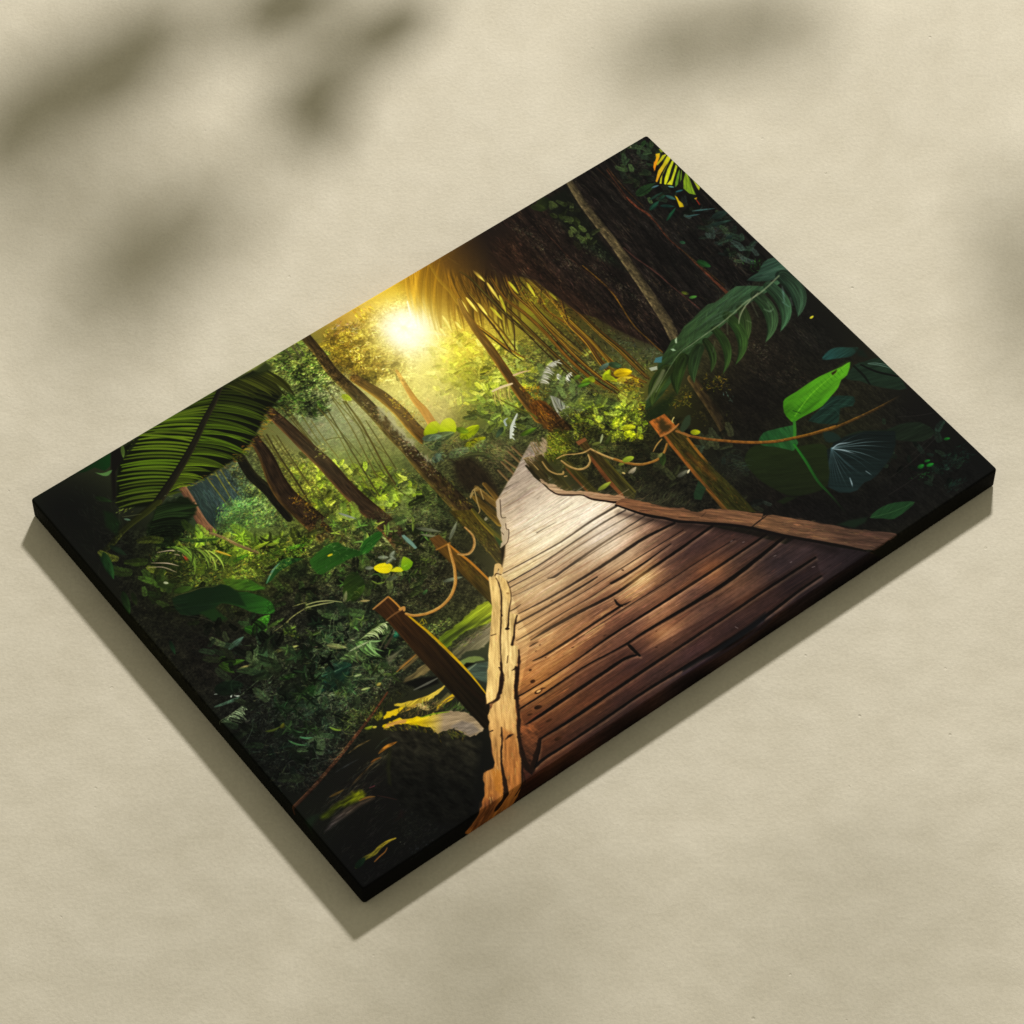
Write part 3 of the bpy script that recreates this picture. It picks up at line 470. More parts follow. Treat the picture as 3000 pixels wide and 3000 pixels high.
('band',[(1145,171),(1134,232),(1141,288),(1145,362),(1141,444),(1147,519),(1159,573),(1173,623),(1182,638)],[2.1,3.6,3.6,2.1],(48,36,22),{'cr':(76,57,35),'cl':(33,25,15),'a':0.9,'rim':0.25,'tex':(0.35,30,2)}),
('band',[(1147,171),(1137,232),(1146,288),(1149,362),(1146,444),(1153,520),(1166,573),(1180,623),(1191,639)],[2.9,4.8,4.8,2.9],(58,42,24),{'cr':(92,67,38),'cl':(40,29,16),'a':0.9,'rim':0.25,'tex':(0.35,30,2)}),
('band',[(1144,171),(1134,232),(1141,288),(1144,363),(1141,445),(1147,521),(1158,574),(1172,624),(1182,640)],[2.0,3.3,3.3,2.0],(92,74,30),{'cr':(147,118,48),'cl':(64,51,21),'a':0.9,'rim':0.25,'tex':(0.35,30,2)}),
('band',[(1149,168),(1138,230),(1146,286),(1149,360),(1145,442),(1151,518),(1163,572),(1177,622),(1187,638)],[0.6,1.4,1.2,0.6],(176,124,44),{'a':0.75}),
('band',[(1147,174),(1136,236),(1144,292),(1146,367),(1143,449),(1149,525),(1161,578),(1175,628),(1184,645)],[0.6,1.4,1.2,0.6],(176,124,44),{'a':0.75}),
('band',[(1176,175),(1157,226),(1161,299),(1156,389),(1156,457),(1162,518),(1173,571),(1178,631)],[1.9,3.2,3.2,1.9],(92,74,30),{'cr':(147,118,48),'cl':(64,51,21),'a':0.9,'rim':0.25,'tex':(0.35,30,2)}),
('band',[(1177,177),(1158,229),(1162,301),(1157,393),(1157,461),(1163,523),(1174,576),(1179,636)],[2.3,3.8,3.8,2.3],(58,42,24),{'cr':(92,67,38),'cl':(40,29,16),'a':0.9,'rim':0.25,'tex':(0.35,30,2)}),
('band',[(1179,177),(1160,229),(1165,303),(1160,395),(1161,464),(1167,525),(1179,579),(1186,639)],[2.9,4.8,4.8,2.9],(92,74,30),{'cr':(147,118,48),'cl':(64,51,21),'a':0.9,'rim':0.25,'tex':(0.35,30,2)}),
('band',[(1176,175),(1157,227),(1161,299),(1155,391),(1155,458),(1161,519),(1172,572),(1178,633)],[1.9,3.2,3.2,1.9],(48,36,22),{'cr':(76,57,35),'cl':(33,25,15),'a':0.9,'rim':0.25,'tex':(0.35,30,2)}),
('band',[(1179,178),(1161,231),(1165,304),(1161,396),(1162,465),(1168,526),(1179,581),(1186,642)],[1.9,3.1,3.1,1.9],(78,58,28),{'cr':(124,92,44),'cl':(54,40,19),'a':0.9,'rim':0.25,'tex':(0.35,30,2)}),
('band',[(1179,181),(1160,233),(1165,306),(1160,398),(1160,466),(1166,527),(1177,581),(1183,641)],[0.6,1.4,1.2,0.6],(190,150,60),{'a':0.75}),
('band',[(1176,183),(1157,235),(1161,308),(1156,400),(1157,468),(1163,529),(1174,583),(1180,643)],[0.6,1.4,1.2,0.6],(176,124,44),{'a':0.75}),
('band',[(1202,214),(1197,267),(1187,313),(1199,372),(1197,438),(1198,509),(1210,563)],[1.4,2.4,2.4,1.4],(92,74,30),{'cr':(147,118,48),'cl':(64,51,21),'a':0.9,'rim':0.25,'tex':(0.35,30,2)}),
('band',[(1202,214),(1196,269),(1186,314),(1197,374),(1194,440),(1196,512),(1207,566)],[1.6,2.7,2.7,1.6],(92,74,30),{'cr':(147,118,48),'cl':(64,51,21),'a':0.9,'rim':0.25,'tex':(0.35,30,2)}),
('band',[(1201,216),(1197,271),(1187,317),(1198,378),(1196,445),(1197,518),(1209,572)],[2.7,4.5,4.5,2.7],(78,58,28),{'cr':(124,92,44),'cl':(54,40,19),'a':0.9,'rim':0.25,'tex':(0.35,30,2)}),
('band',[(1198,214),(1191,268),(1180,313),(1189,372),(1186,438),(1185,510),(1196,564)],[1.5,2.6,2.6,1.5],(92,74,30),{'cr':(147,118,48),'cl':(64,51,21),'a':0.9,'rim':0.25,'tex':(0.35,30,2)}),
('band',[(1201,213),(1195,267),(1185,311),(1197,370),(1194,436),(1194,507),(1206,560)],[1.6,2.7,2.7,1.6],(78,58,28),{'cr':(124,92,44),'cl':(54,40,19),'a':0.9,'rim':0.25,'tex':(0.35,30,2)}),
('band',[(1204,219),(1199,273),(1188,318),(1199,377),(1196,444),(1196,516),(1208,570)],[0.6,1.4,1.2,0.6],(176,124,44),{'a':0.75}),
('band',[(1206,218),(1200,272),(1190,317),(1201,376),(1198,443),(1198,515),(1209,569)],[0.6,1.4,1.2,0.6],(150,120,40),{'a':0.75}),
('band',[(1213,223),(1216,267),(1216,314),(1205,368),(1206,429),(1195,489),(1195,545),(1223,590)],[2.0,3.4,3.4,2.0],(92,74,30),{'cr':(147,118,48),'cl':(64,51,21),'a':0.9,'rim':0.25,'tex':(0.35,30,2)}),
('band',[(1210,221),(1212,265),(1212,311),(1200,364),(1200,424),(1189,484),(1188,540),(1216,584)],[2.4,3.9,3.9,2.4],(48,36,22),{'cr':(76,57,35),'cl':(33,25,15),'a':0.9,'rim':0.25,'tex':(0.35,30,2)}),
('band',[(1212,222),(1214,266),(1215,313),(1203,367),(1204,428),(1193,488),(1193,545),(1222,588)],[2.2,3.7,3.7,2.2],(78,58,28),{'cr':(124,92,44),'cl':(54,40,19),'a':0.9,'rim':0.25,'tex':(0.35,30,2)}),
('band',[(1211,223),(1214,267),(1214,314),(1203,368),(1204,429),(1193,489),(1193,546),(1221,590)],[2.5,4.1,4.1,2.5],(78,58,28),{'cr':(124,92,44),'cl':(54,40,19),'a':0.9,'rim':0.25,'tex':(0.35,30,2)}),
('band',[(1212,224),(1213,269),(1214,316),(1203,370),(1203,431),(1192,492),(1192,549),(1220,593)],[2.7,4.5,4.5,2.7],(78,58,28),{'cr':(124,92,44),'cl':(54,40,19),'a':0.9,'rim':0.25,'tex':(0.35,30,2)}),
('band',[(1206,226),(1208,270),(1208,316),(1197,370),(1197,431),(1186,491),(1187,548),(1215,592)],[0.6,1.4,1.2,0.6],(190,150,60),{'a':0.75}),
('band',[(1206,225),(1209,269),(1209,316),(1198,370),(1198,431),(1187,490),(1187,547),(1215,591)],[0.6,1.4,1.2,0.6],(190,150,60),{'a':0.75}),
('band',[(1229,301),(1206,353),(1205,399),(1204,468),(1209,540),(1225,587)],[1.9,3.1,3.1,1.9],(78,58,28),{'cr':(124,92,44),'cl':(54,40,19),'a':0.9,'rim':0.25,'tex':(0.35,30,2)}),
('band',[(1231,299),(1208,351),(1208,396),(1208,465),(1214,536),(1231,583)],[1.9,3.2,3.2,1.9],(78,58,28),{'cr':(124,92,44),'cl':(54,40,19),'a':0.9,'rim':0.25,'tex':(0.35,30,2)}),
('band',[(1231,301),(1209,355),(1209,401),(1209,471),(1215,544),(1232,591)],[2.8,4.7,4.7,2.8],(78,58,28),{'cr':(124,92,44),'cl':(54,40,19),'a':0.9,'rim':0.25,'tex':(0.35,30,2)}),
('band',[(1229,301),(1206,353),(1205,399),(1204,468),(1209,540),(1225,587)],[2.9,4.8,4.8,2.9],(78,58,28),{'cr':(124,92,44),'cl':(54,40,19),'a':0.9,'rim':0.25,'tex':(0.35,30,2)}),
('band',[(1231,300),(1209,352),(1209,399),(1209,468),(1215,540),(1232,587)],[2.9,4.8,4.8,2.9],(78,58,28),{'cr':(124,92,44),'cl':(54,40,19),'a':0.9,'rim':0.25,'tex':(0.35,30,2)}),
('band',[(1230,302),(1207,354),(1208,400),(1208,469),(1214,542),(1231,588)],[0.6,1.4,1.2,0.6],(190,150,60),{'a':0.75}),
('band',[(1233,301),(1211,353),(1211,399),(1211,468),(1217,541),(1234,588)],[0.6,1.4,1.2,0.6],(190,150,60),{'a':0.75}),
('band',[(1232,324),(1238,388),(1244,462),(1245,531),(1246,588)],[1.9,3.1,3.1,1.9],(92,74,30),{'cr':(147,118,48),'cl':(64,51,21),'a':0.9,'rim':0.25,'tex':(0.35,30,2)}),
('band',[(1230,325),(1236,388),(1242,462),(1241,531),(1241,588)],[1.7,2.8,2.8,1.7],(58,42,24),{'cr':(92,67,38),'cl':(40,29,16),'a':0.9,'rim':0.25,'tex':(0.35,30,2)}),
('band',[(1231,325),(1237,387),(1243,460),(1243,529),(1243,585)],[2.4,4.0,4.0,2.4],(48,36,22),{'cr':(76,57,35),'cl':(33,25,15),'a':0.9,'rim':0.25,'tex':(0.35,30,2)}),
('band',[(1229,322),(1235,384),(1240,457),(1239,525),(1239,581)],[2.8,4.7,4.7,2.8],(58,42,24),{'cr':(92,67,38),'cl':(40,29,16),'a':0.9,'rim':0.25,'tex':(0.35,30,2)}),
('band',[(1228,324),(1233,386),(1238,460),(1236,528),(1235,585)],[1.4,2.4,2.4,1.4],(66,60,28),{'cr':(105,96,44),'cl':(46,42,19),'a':0.9,'rim':0.25,'tex':(0.35,30,2)}),
('band',[(1231,322),(1237,385),(1243,458),(1243,527),(1243,583)],[0.6,1.4,1.2,0.6],(190,150,60),{'a':0.75}),
('band',[(1229,317),(1235,380),(1240,453),(1241,521),(1241,578)],[0.6,1.4,1.2,0.6],(190,150,60),{'a':0.75}),
('band',[(1240,363),(1242,431),(1249,493),(1250,561)],[2.7,4.6,4.6,2.7],(78,58,28),{'cr':(124,92,44),'cl':(54,40,19),'a':0.9,'rim':0.25,'tex':(0.35,30,2)}),
('band',[(1238,365),(1239,434),(1245,498),(1245,567)],[2.2,3.7,3.7,2.2],(58,42,24),{'cr':(92,67,38),'cl':(40,29,16),'a':0.9,'rim':0.25,'tex':(0.35,30,2)}),
('band',[(1237,362),(1237,430),(1242,491),(1242,558)],[1.8,3.1,3.1,1.8],(66,60,28),{'cr':(105,96,44),'cl':(46,42,19),'a':0.9,'rim':0.25,'tex':(0.35,30,2)}),
('band',[(1237,361),(1238,429),(1244,490),(1243,558)],[2.4,4.0,4.0,2.4],(66,60,28),{'cr':(105,96,44),'cl':(46,42,19),'a':0.9,'rim':0.25,'tex':(0.35,30,2)}),
('band',[(1237,361),(1238,429),(1244,490),(1244,557)],[2.1,3.5,3.5,2.1],(66,60,28),{'cr':(105,96,44),'cl':(46,42,19),'a':0.9,'rim':0.25,'tex':(0.35,30,2)}),
('band',[(1236,358),(1236,427),(1242,489),(1242,557)],[0.6,1.4,1.2,0.6],(176,124,44),{'a':0.75}),
('band',[(1232,365),(1233,434),(1238,496),(1238,564)],[0.6,1.4,1.2,0.6],(176,124,44),{'a':0.75}),
('band',[(1220,267),(1208,328),(1209,385),(1208,442),(1203,517)],[1.6,2.7,2.7,1.6],(66,60,28),{'cr':(105,96,44),'cl':(46,42,19),'a':0.9,'rim':0.25,'tex':(0.35,30,2)}),
('band',[(1219,270),(1207,332),(1208,390),(1208,448),(1202,524)],[2.9,4.9,4.9,2.9],(92,74,30),{'cr':(147,118,48),'cl':(64,51,21),'a':0.9,'rim':0.25,'tex':(0.35,30,2)}),
('band',[(1220,268),(1208,329),(1209,387),(1209,445),(1203,520)],[2.9,4.8,4.8,2.9],(92,74,30),{'cr':(147,118,48),'cl':(64,51,21),'a':0.9,'rim':0.25,'tex':(0.35,30,2)}),
('band',[(1221,269),(1210,332),(1211,390),(1212,448),(1207,524)],[2.2,3.6,3.6,2.2],(78,58,28),{'cr':(124,92,44),'cl':(54,40,19),'a':0.9,'rim':0.25,'tex':(0.35,30,2)}),
('band',[(1220,267),(1208,328),(1209,385),(1209,442),(1204,517)],[2.9,4.8,4.8,2.9],(92,74,30),{'cr':(147,118,48),'cl':(64,51,21),'a':0.9,'rim':0.25,'tex':(0.35,30,2)}),
('band',[(1220,261),(1208,322),(1209,380),(1209,438),(1203,513)],[0.6,1.4,1.2,0.6],(190,150,60),{'a':0.75}),
('band',[(1221,268),(1210,329),(1210,387),(1211,445),(1205,520)],[0.6,1.4,1.2,0.6],(150,120,40),{'a':0.75}),
('band',[(1043,238),(1050,285),(1057,333),(1067,377)],[2.2,3.7,3.7,2.2],(92,74,30),{'cr':(147,118,48),'cl':(64,51,21),'a':0.9,'rim':0.25,'tex':(0.35,30,2)}),
('band',[(1041,241),(1048,291),(1055,340),(1063,386)],[2.2,3.6,3.6,2.2],(48,36,22),{'cr':(76,57,35),'cl':(33,25,15),'a':0.9,'rim':0.25,'tex':(0.35,30,2)}),
('band',[(1044,242),(1053,292),(1061,341),(1072,387)],[2.3,3.9,3.9,2.3],(92,74,30),{'cr':(147,118,48),'cl':(64,51,21),'a':0.9,'rim':0.25,'tex':(0.35,30,2)}),
('band',[(1043,242),(1051,291),(1058,339),(1069,384)],[0.6,1.4,1.2,0.6],(190,150,60),{'a':0.75}),
('band',[(1045,247),(1053,296),(1061,344),(1071,390)],[0.6,1.4,1.2,0.6],(176,124,44),{'a':0.75}),
('band',[(1086,176),(1082,238),(1078,299),(1070,361)],[2.3,3.9,3.9,2.3],(78,58,28),{'cr':(124,92,44),'cl':(54,40,19),'a':0.9,'rim':0.25,'tex':(0.35,30,2)}),
('band',[(1086,175),(1082,237),(1079,297),(1071,359)],[1.6,2.6,2.6,1.6],(66,60,28),{'cr':(105,96,44),'cl':(46,42,19),'a':0.9,'rim':0.25,'tex':(0.35,30,2)}),
('band',[(1082,174),(1076,235),(1070,296),(1059,357)],[2.8,4.6,4.6,2.8],(58,42,24),{'cr':(92,67,38),'cl':(40,29,16),'a':0.9,'rim':0.25,'tex':(0.35,30,2)}),
('band',[(1088,171),(1083,234),(1079,295),(1070,357)],[0.6,1.4,1.2,0.6],(150,120,40),{'a':0.75}),
('band',[(1084,178),(1079,240),(1075,301),(1066,363)],[0.6,1.4,1.2,0.6],(190,150,60),{'a':0.75}),
('band',[(1193,191),(1173,259),(1168,326),(1168,396),(1174,459)],[2.0,3.3,3.3,2.0],(92,74,30),{'cr':(147,118,48),'cl':(64,51,21),'a':0.9,'rim':0.25,'tex':(0.35,30,2)}),
('band',[(1196,190),(1177,256),(1172,322),(1174,391),(1180,453)],[1.9,3.1,3.1,1.9],(58,42,24),{'cr':(92,67,38),'cl':(40,29,16),'a':0.9,'rim':0.25,'tex':(0.35,30,2)}),
('band',[(1191,188),(1170,255),(1163,321),(1162,389),(1167,451)],[2.8,4.7,4.7,2.8],(92,74,30),{'cr':(147,118,48),'cl':(64,51,21),'a':0.9,'rim':0.25,'tex':(0.35,30,2)}),
('band',[(1190,187),(1171,254),(1165,319),(1166,389),(1172,450)],[0.6,1.4,1.2,0.6],(190,150,60),{'a':0.75}),
('band',[(1194,197),(1175,264),(1169,329),(1170,398),(1176,460)],[0.6,1.4,1.2,0.6],(190,150,60),{'a':0.75}),
('band',[(1218,255),(1186,292)],[2.3,3.0,2.3],(58,44,26),{'a':0.9}),
('band',[(1117,282),(1101,312),(1067,358)],[2.3,3.0,2.3],(58,44,26),{'a':0.9}),
('band',[(1130,172),(1128,178)],[2.3,3.0,2.3],(58,44,26),{'a':0.9}),
('band',[(1235,299),(1209,352),(1199,372)],[2.3,3.0,2.3],(58,44,26),{'a':0.9}),
('scatter',[(1174,182),(1199,217),(1229,295),(1201,370),(1182,317),(1168,267)],442,[3.0,9.1],[1.5,3.0],(-180,180),{'gain':(0.6,1.5),'pal':[(185,190,60),(130,140,40),(90,85,30)],'mix':0.5,'a':0.75,'seed':25}),
('leaf',(1060,176),(1049,226),8.4,(238,210,110),{'c2':(215,185,75),'a':0.8,'tex':(0.3,20,4)}),
('leaf',(1129,132),(1130,174),8.4,(238,210,110),{'c2':(215,185,75),'a':0.8,'tex':(0.3,20,4)}),
('leaf',(980,215),(975,241),8.4,(238,210,110),{'c2':(215,185,75),'a':0.8,'tex':(0.3,20,4)}),
('leaf',(967,212),(960,237),8.4,(238,210,110),{'c2':(215,185,75),'a':0.8,'tex':(0.3,20,4)}),
('leaf',(1132,177),(1123,232),8.4,(238,210,110),{'c2':(215,185,75),'a':0.8,'tex':(0.3,20,4)}),
('leaf',(1170,202),(1166,243),8.4,(180,180,66),{'c2':(215,185,75),'a':0.8,'tex':(0.3,20,4)}),
('leaf',(1199,228),(1189,272),8.4,(180,180,66),{'c2':(215,185,75),'a':0.8,'tex':(0.3,20,4)}),
('leaf',(1220,268),(1220,307),8.4,(180,180,66),{'c2':(215,185,75),'a':0.8,'tex':(0.3,20,4)}),
('leaf',(1073,182),(1068,229),8.4,(238,210,110),{'c2':(215,185,75),'a':0.8,'tex':(0.3,20,4)}),
('leaf',(1108,72),(1115,105),4.6,(238,210,110),{'c2':(215,185,75),'a':0.8,'tex':(0.3,20,4)}),
('leaf',(1158,144),(1166,164),8.4,(238,210,110),{'c2':(215,185,75),'a':0.8,'tex':(0.3,20,4)}),
('leaf',(1004,191),(993,240),8.4,(238,210,110),{'c2':(215,185,75),'a':0.8,'tex':(0.3,20,4)}),
('leaf',(1015,219),(1014,245),8.4,(238,210,110),{'c2':(215,185,75),'a':0.8,'tex':(0.3,20,4)}),
('leaf',(1083,209),(1079,249),8.4,(238,210,110),{'c2':(215,185,75),'a':0.8,'tex':(0.3,20,4)}),
('leaf',(1098,233),(1097,278),8.4,(180,180,66),{'c2':(215,185,75),'a':0.8,'tex':(0.3,20,4)}),
('leaf',(1132,220),(1114,268),8.4,(180,180,66),{'c2':(215,185,75),'a':0.8,'tex':(0.3,20,4)}),
('band',[(1066,64),(1057,108),(1056,146),(1052,186)],[4.6,6.1,6.8,12.2],(122,94,36),{'cr':(160,130,50),'a':0.7}),
('band',[(1057,178),(1047,209),(1037,266),(1030,322),(1021,376),(1013,426),(1008,475),(1007,526)],[8.4,12.9,17.5,19.0,19.8,21.3,27.4,38.0],(110,84,42),{'ce':(72,56,32),'cr':(146,112,54),'cl':(96,66,28),'tex':(0.3,26,3),'rim':0.25}),
('fill',[(1005,487),(1032,493),(1038,520),(1039,572),(1032,589),(997,569),(994,527)],(92,60,26),{'c2':(64,48,26),'ax':((1014,494),(1015,576)),'soft':5,'tex':(0.5,22,3,95),'jag':1.5}),
('scatter',[(1020,439),(1021,477),(1022,567),(1000,557),(1003,500)],289,[3.8,10.6],[1.1,2.7],(72,122),{'pal':[(190,140,45),(130,88,30),(60,42,22)],'mix':0.8,'a':0.75,'seed':26}),
('scatter',[(1024,450),(1050,455),(1058,483),(1047,493),(1028,483)],119,[4.6,10.6],[1.5,3.8],(-180,180),{'pal':[(205,165,35),(165,120,25),(120,85,20)],'mix':1,'a':0.9,'seed':27}),
('band',[(961,424),(973,462),(994,508),(996,525)],[3.0,3.8,3.8],(92,92,40),{}),
('comb',[(1058,457),(1082,438),(1104,428),(1124,433)],[(1067,468),(1091,452),(1109,443),(1125,435)],20,3.0,[(190,188,175),(205,205,195)],{'bow':-0.1,'seed':31,'jit':4,'rng_gain':(0.7,1.15)}),
('fill',[(1056,452),(1082,434),(1104,425),(1125,432),(1113,439),(1087,453),(1069,462),(1058,464)],(150,148,136),{'soft':6,'a':0.35}),
('comb',[(1053,494),(1062,509),(1066,534)],[(1044,547),(1053,547),(1065,545)],18,3.0,[(135,135,125),(115,118,108)],{'bow':0.05,'seed':32,'jit':5}),
('comb',[(966,413),(989,415),(1009,423)],[(954,441),(968,453),(991,454)],18,1.9,[(165,150,90),(150,140,80)],{'bow':0.08,'seed':33,'jit':6}),
('band',[(966,413),(988,416),(1010,422)],[3.8,6.1,4.6],(205,185,150),{}),
('band',[(1027,407),(1045,411),(1061,418)],[5.3,3.8,1.5],(190,165,130),{}),
('comb',[(925,529),(946,509),(972,491)],[(929,535),(948,514),(968,496)],14,3.0,[(175,180,170)],{'seed':34,'jit':3}),
('band',[(923,531),(943,509),(971,490)],[4.6,6.1,2.3],(185,190,182),{}),
('band',[(935,500),(939,489),(948,487)],[4.6,4.6,2.3],(150,160,158),{}),
('comb',[(1093,469),(1097,461),(1103,460)],[(1095,486),(1101,472),(1106,468)],8,2.3,[(190,190,180)],{'seed':35}),
('comb',[(1104,481),(1114,474),(1125,473)],[(1106,494),(1116,483),(1123,477)],9,2.3,[(200,200,190)],{'seed':36}),
('leaf',(943,539),(982,543),15.2,(85,110,35),{'c2':(60,85,30)}),
('leaf',(926,500),(899,513),13.7,(60,75,55),{}),
('scatter',[(1089,474),(1127,529),(1165,576),(1128,604),(1059,558),(1077,520)],1190,[6.1,19.8],[1.1,2.7],(-150,60),{'gain':(0.4,1.7),'pal':[(120,128,110),(50,58,42),(85,95,70),(34,40,30)],'mix':0.45,'a':0.75,'seed':28}),
('leaf',(1168,530),(1194,517),20.2,(159,173,37),{'c2':(118,129,28),'a':0.9}),
('leaf',(1196,533),(1226,549),30.8,(214,184,28),{'c2':(159,137,21),'a':0.9}),
('leaf',(1185,547),(1219,562),16.6,(202,178,65),{'c2':(150,133,49),'a':0.9}),
('leaf',(1177,523),(1185,551),17.8,(155,167,37),{'c2':(115,124,28),'a':0.9}),
('leaf',(1127,510),(1149,512),17.8,(112,141,37),{'c2':(84,105,28),'a':0.9}),
('leaf',(1114,511),(1140,520),14.2,(84,122,42),{'c2':(62,91,31),'a':0.9}),
('leaf',(1149,508),(1147,522),16.6,(141,155,42),{'c2':(105,115,31),'a':0.9}),
('leaf',(1177,504),(1205,503),15.4,(89,112,103),{'c2':(66,84,77),'a':0.9}),
('leaf',(1203,505),(1217,526),20.2,(65,94,65),{'c2':(49,70,49),'a':0.9}),
('leaf',(1217,564),(1219,581),11.9,(188,159,47),{'c2':(140,118,35),'a':0.9}),
('leaf',(1121,491),(1136,491),13.0,(103,131,47),{'c2':(77,98,35),'a':0.9}),
('leaf',(1189,569),(1204,595),17.8,(112,103,37),{'c2':(84,77,28),'a':0.9}),
('scatter',[(1096,568),(1154,609),(1191,631),(1151,681),(1111,643),(1093,599)],731,[4.6,12.9],[2.3,4.6],(-160,20),{'gain':(0.5,1.7),'pal':[(150,165,40),(110,130,35),(185,190,60),(60,70,28),(40,46,24)],'mix':0.6,'a':0.85,'seed':29}),
('scatter',[(1055,555),(1092,584),(1052,623),(1029,616)],408,[6.1,15.2],[1.9,3.8],(-120,120),{'gain':(0.4,1.7),'pal':[(130,130,30),(70,75,26),(170,165,40),(36,40,22)],'mix':0.6,'a':0.85,'seed':30}),
('scatter',[(1185,543),(1222,580),(1189,636),(1150,662),(1097,683),(1090,663)],561,[4.6,12.2],[2.3,4.6],(-150,60),{'gain':(0.5,1.7),'pal':[(190,185,45),(140,150,40),(80,88,30),(50,55,26)],'mix':0.6,'a':0.85,'seed':31}),
('ferns',[(1070,529),(1176,622),(1143,697),(1082,672),(1054,595)],70,[9.1,22.8],[(140,156,45),(165,172,58),(100,118,40),(70,84,32)],{'seed':17,'a':0.85}),
('ferns',[(1086,486),(1170,562),(1182,638),(1109,616),(1059,543)],34,[15.2,33.4],[(86,98,50),(110,120,60),(60,74,44)],{'seed':18}),
('leaf',(1121,654),(1143,664),22.8,(190,195,50),{'c2':(152,156,40)}),
('leaf',(1110,679),(1130,680),27.4,(180,190,45),{'c2':(144,152,36)}),
('leaf',(1114,667),(1128,671),19.8,(170,180,45),{'c2':(136,144,36)}),
('leaf',(1136,684),(1134,697),16.7,(165,180,45),{'c2':(132,144,36)}),
('leaf',(1113,633),(1132,629),19.8,(150,170,40),{'c2':(120,136,32)}),
('leaf',(1163,665),(1167,675),12.2,(120,140,40),{'c2':(96,112,32)}),
('leaf',(1108,640),(1130,628),15.2,(175,185,60),{'c2':(140,148,48)}),
('mottle',[(1025,518),(1193,624),(1232,710),(1199,871),(1167,1007),(1058,880),(980,745),(951,658)],0.36,{'sc':0.8,'seed':3}),
('ferns',[(1044,653),(1143,708),(1133,820),(1095,834),(1029,740)],34,[16.7,38.0],[(54,60,36),(40,46,28),(72,74,46)],{'seed':19}),
('scatter',[(1049,639),(1147,685),(1039,820),(1016,777),(1021,705),(1027,652)],1054,[6.1,18.2],[1.1,3.0],(-180,180),{'gain':(0.45,1.9),'pal':[(80,82,50),(26,26,18),(58,62,34),(20,20,16)],'mix':0.45,'a':0.7,'seed':32}),
('leaf',(790,421),(828,405),30.4,(150,165,28),{'c2':(125,145,25)}),
('leaf',(795,425),(825,404),35.0,(160,172,35),{'c2':(140,155,30)}),
('fill',[(792,412),(813,400),(825,403),(828,417),(813,428),(795,426)],(152,166,28),{'c2':(128,146,25),'ax':((811,397),(804,432)),'k':3,'tex':(0.1,30,6,80)}),
('fill',[(821,423),(838,411),(854,413),(857,429),(845,449),(828,451),(816,438)],(142,160,24),{'c2':(165,176,40),'ax':((819,433),(855,424)),'k':3,'tex':(0.1,30,6,80)}),
('leaf',(843,470),(891,466),31.9,(150,162,32),{'c2':(125,140,28),'rib':(100,110,30)}),
('leaf',(836,493),(884,499),25.8,(150,150,30),{'c2':(95,110,28),'rib':(90,95,26)}),
('leaf',(850,446),(863,467),19.8,(110,130,40),{}),
('leaf',(774,434),(841,450),35.0,(92,104,70),{'c2':(70,80,52),'rib':(120,130,95)}),
('leaf',(795,491),(841,501),30.4,(104,112,82),{'c2':(80,88,62),'rib':(130,135,100)}),
('leaf',(846,505),(884,509),22.8,(110,118,78),{'c2':(80,90,60)}),
('leaf',(779,424),(815,441),22.8,(95,110,90),{}),
('leaf',(800,454),(773,455),22.8,(70,82,55),{}),
('leaf',(763,484),(786,473),22.8,(80,95,80),{}),
('scatter',[(775,428),(856,476),(886,521),(847,549),(821,515),(796,502),(755,479)],510,[6.1,16.7],[2.3,5.3],(-60,120),{'gain':(0.5,1.5),'pal':[(85,95,60),(50,56,38),(110,118,80)],'mix':0.5,'a':0.75,'seed':33}),
('fill',[(794,505),(830,518),(832,570),(824,618),(808,631),(805,589),(773,586),(770,551)],(44,36,26),{'soft':14,'a':0.85,'tex':(0.3,12,4,100)}),
('band',[(817,508),(846,521),(865,541),(877,565),(883,595)],[4.6,6.1,5.3,3.8],(78,82,50),{'cl':(48,50,32)}),
('band',[(819,513),(849,532),(862,568)],[3.8,4.6,3.0],(58,60,38),{}),
('scatter',[(879,508),(923,542),(921,584),(867,615),(843,608),(851,560)],561,[4.6,16.7],[1.1,2.3],(20,110),{'gain':(0.5,1.6),'pal':[(110,100,75),(48,44,32),(80,76,52)],'mix':0.5,'a':0.75,'seed':34}),
('band',[(853,581),(853,595),(853,614)],[4.6,5.3,5.3],(108,90,62),{'cr':(150,130,95),'cl':(60,48,34)}),
('band',[(898,556),(899,574),(900,591)],[4.6,5.3,5.3],(108,90,62),{'cr':(150,130,95),'cl':(60,48,34)}),
('band',[(911,551),(912,568),(913,582)],[4.6,5.3,5.3],(108,90,62),{'cr':(150,130,95),'cl':(60,48,34)}),
('band',[(871,568),(872,586),(873,607)],[4.6,5.3,5.3],(108,90,62),{'cr':(150,130,95),'cl':(60,48,34)}),
('band',[(880,568),(883,587),(887,601)],[4.6,5.3,5.3],(108,90,62),{'cr':(150,130,95),'cl':(60,48,34)}),
('band',[(810,591),(810,614),(808,641)],[9.9,12.2,13.7],(88,70,36),{'cr':(120,96,52),'cl':(56,46,26),'tex':(0.3,20,2)}),
('band',[(790,588),(792,615),(796,650)],[11.4,15.2,16.7],(96,78,42),{'cr':(66,54,30),'cl':(120,100,58),'tex':(0.3,20,2)}),
('band',[(775,606),(776,642),(778,686)],[12.9,18.2,21.3],(88,72,34),{'cr':(120,98,44),'cl':(62,52,28),'tex':(0.35,20,2)}),
('fill',[(782,589),(789,586),(796,588),(795,596),(786,596)],(128,108,66),{'soft':2}),
('band',[(767,599),(782,589),(791,589)],[2.7,2.3,2.0],(150,130,90),{}),
('band',[(779,594),(766,602)],[2.7,2.3,2.0],(150,130,90),{}),
('band',[(785,589),(770,620),(762,638),(752,642)],[2.7,2.3,2.0],(150,130,90),{}),
('band',[(795,596),(785,620)],[2.7,2.3,2.0],(150,130,90),{}),
('fill',[(751,662),(763,657),(763,664),(752,666)],(130,125,105),{}),
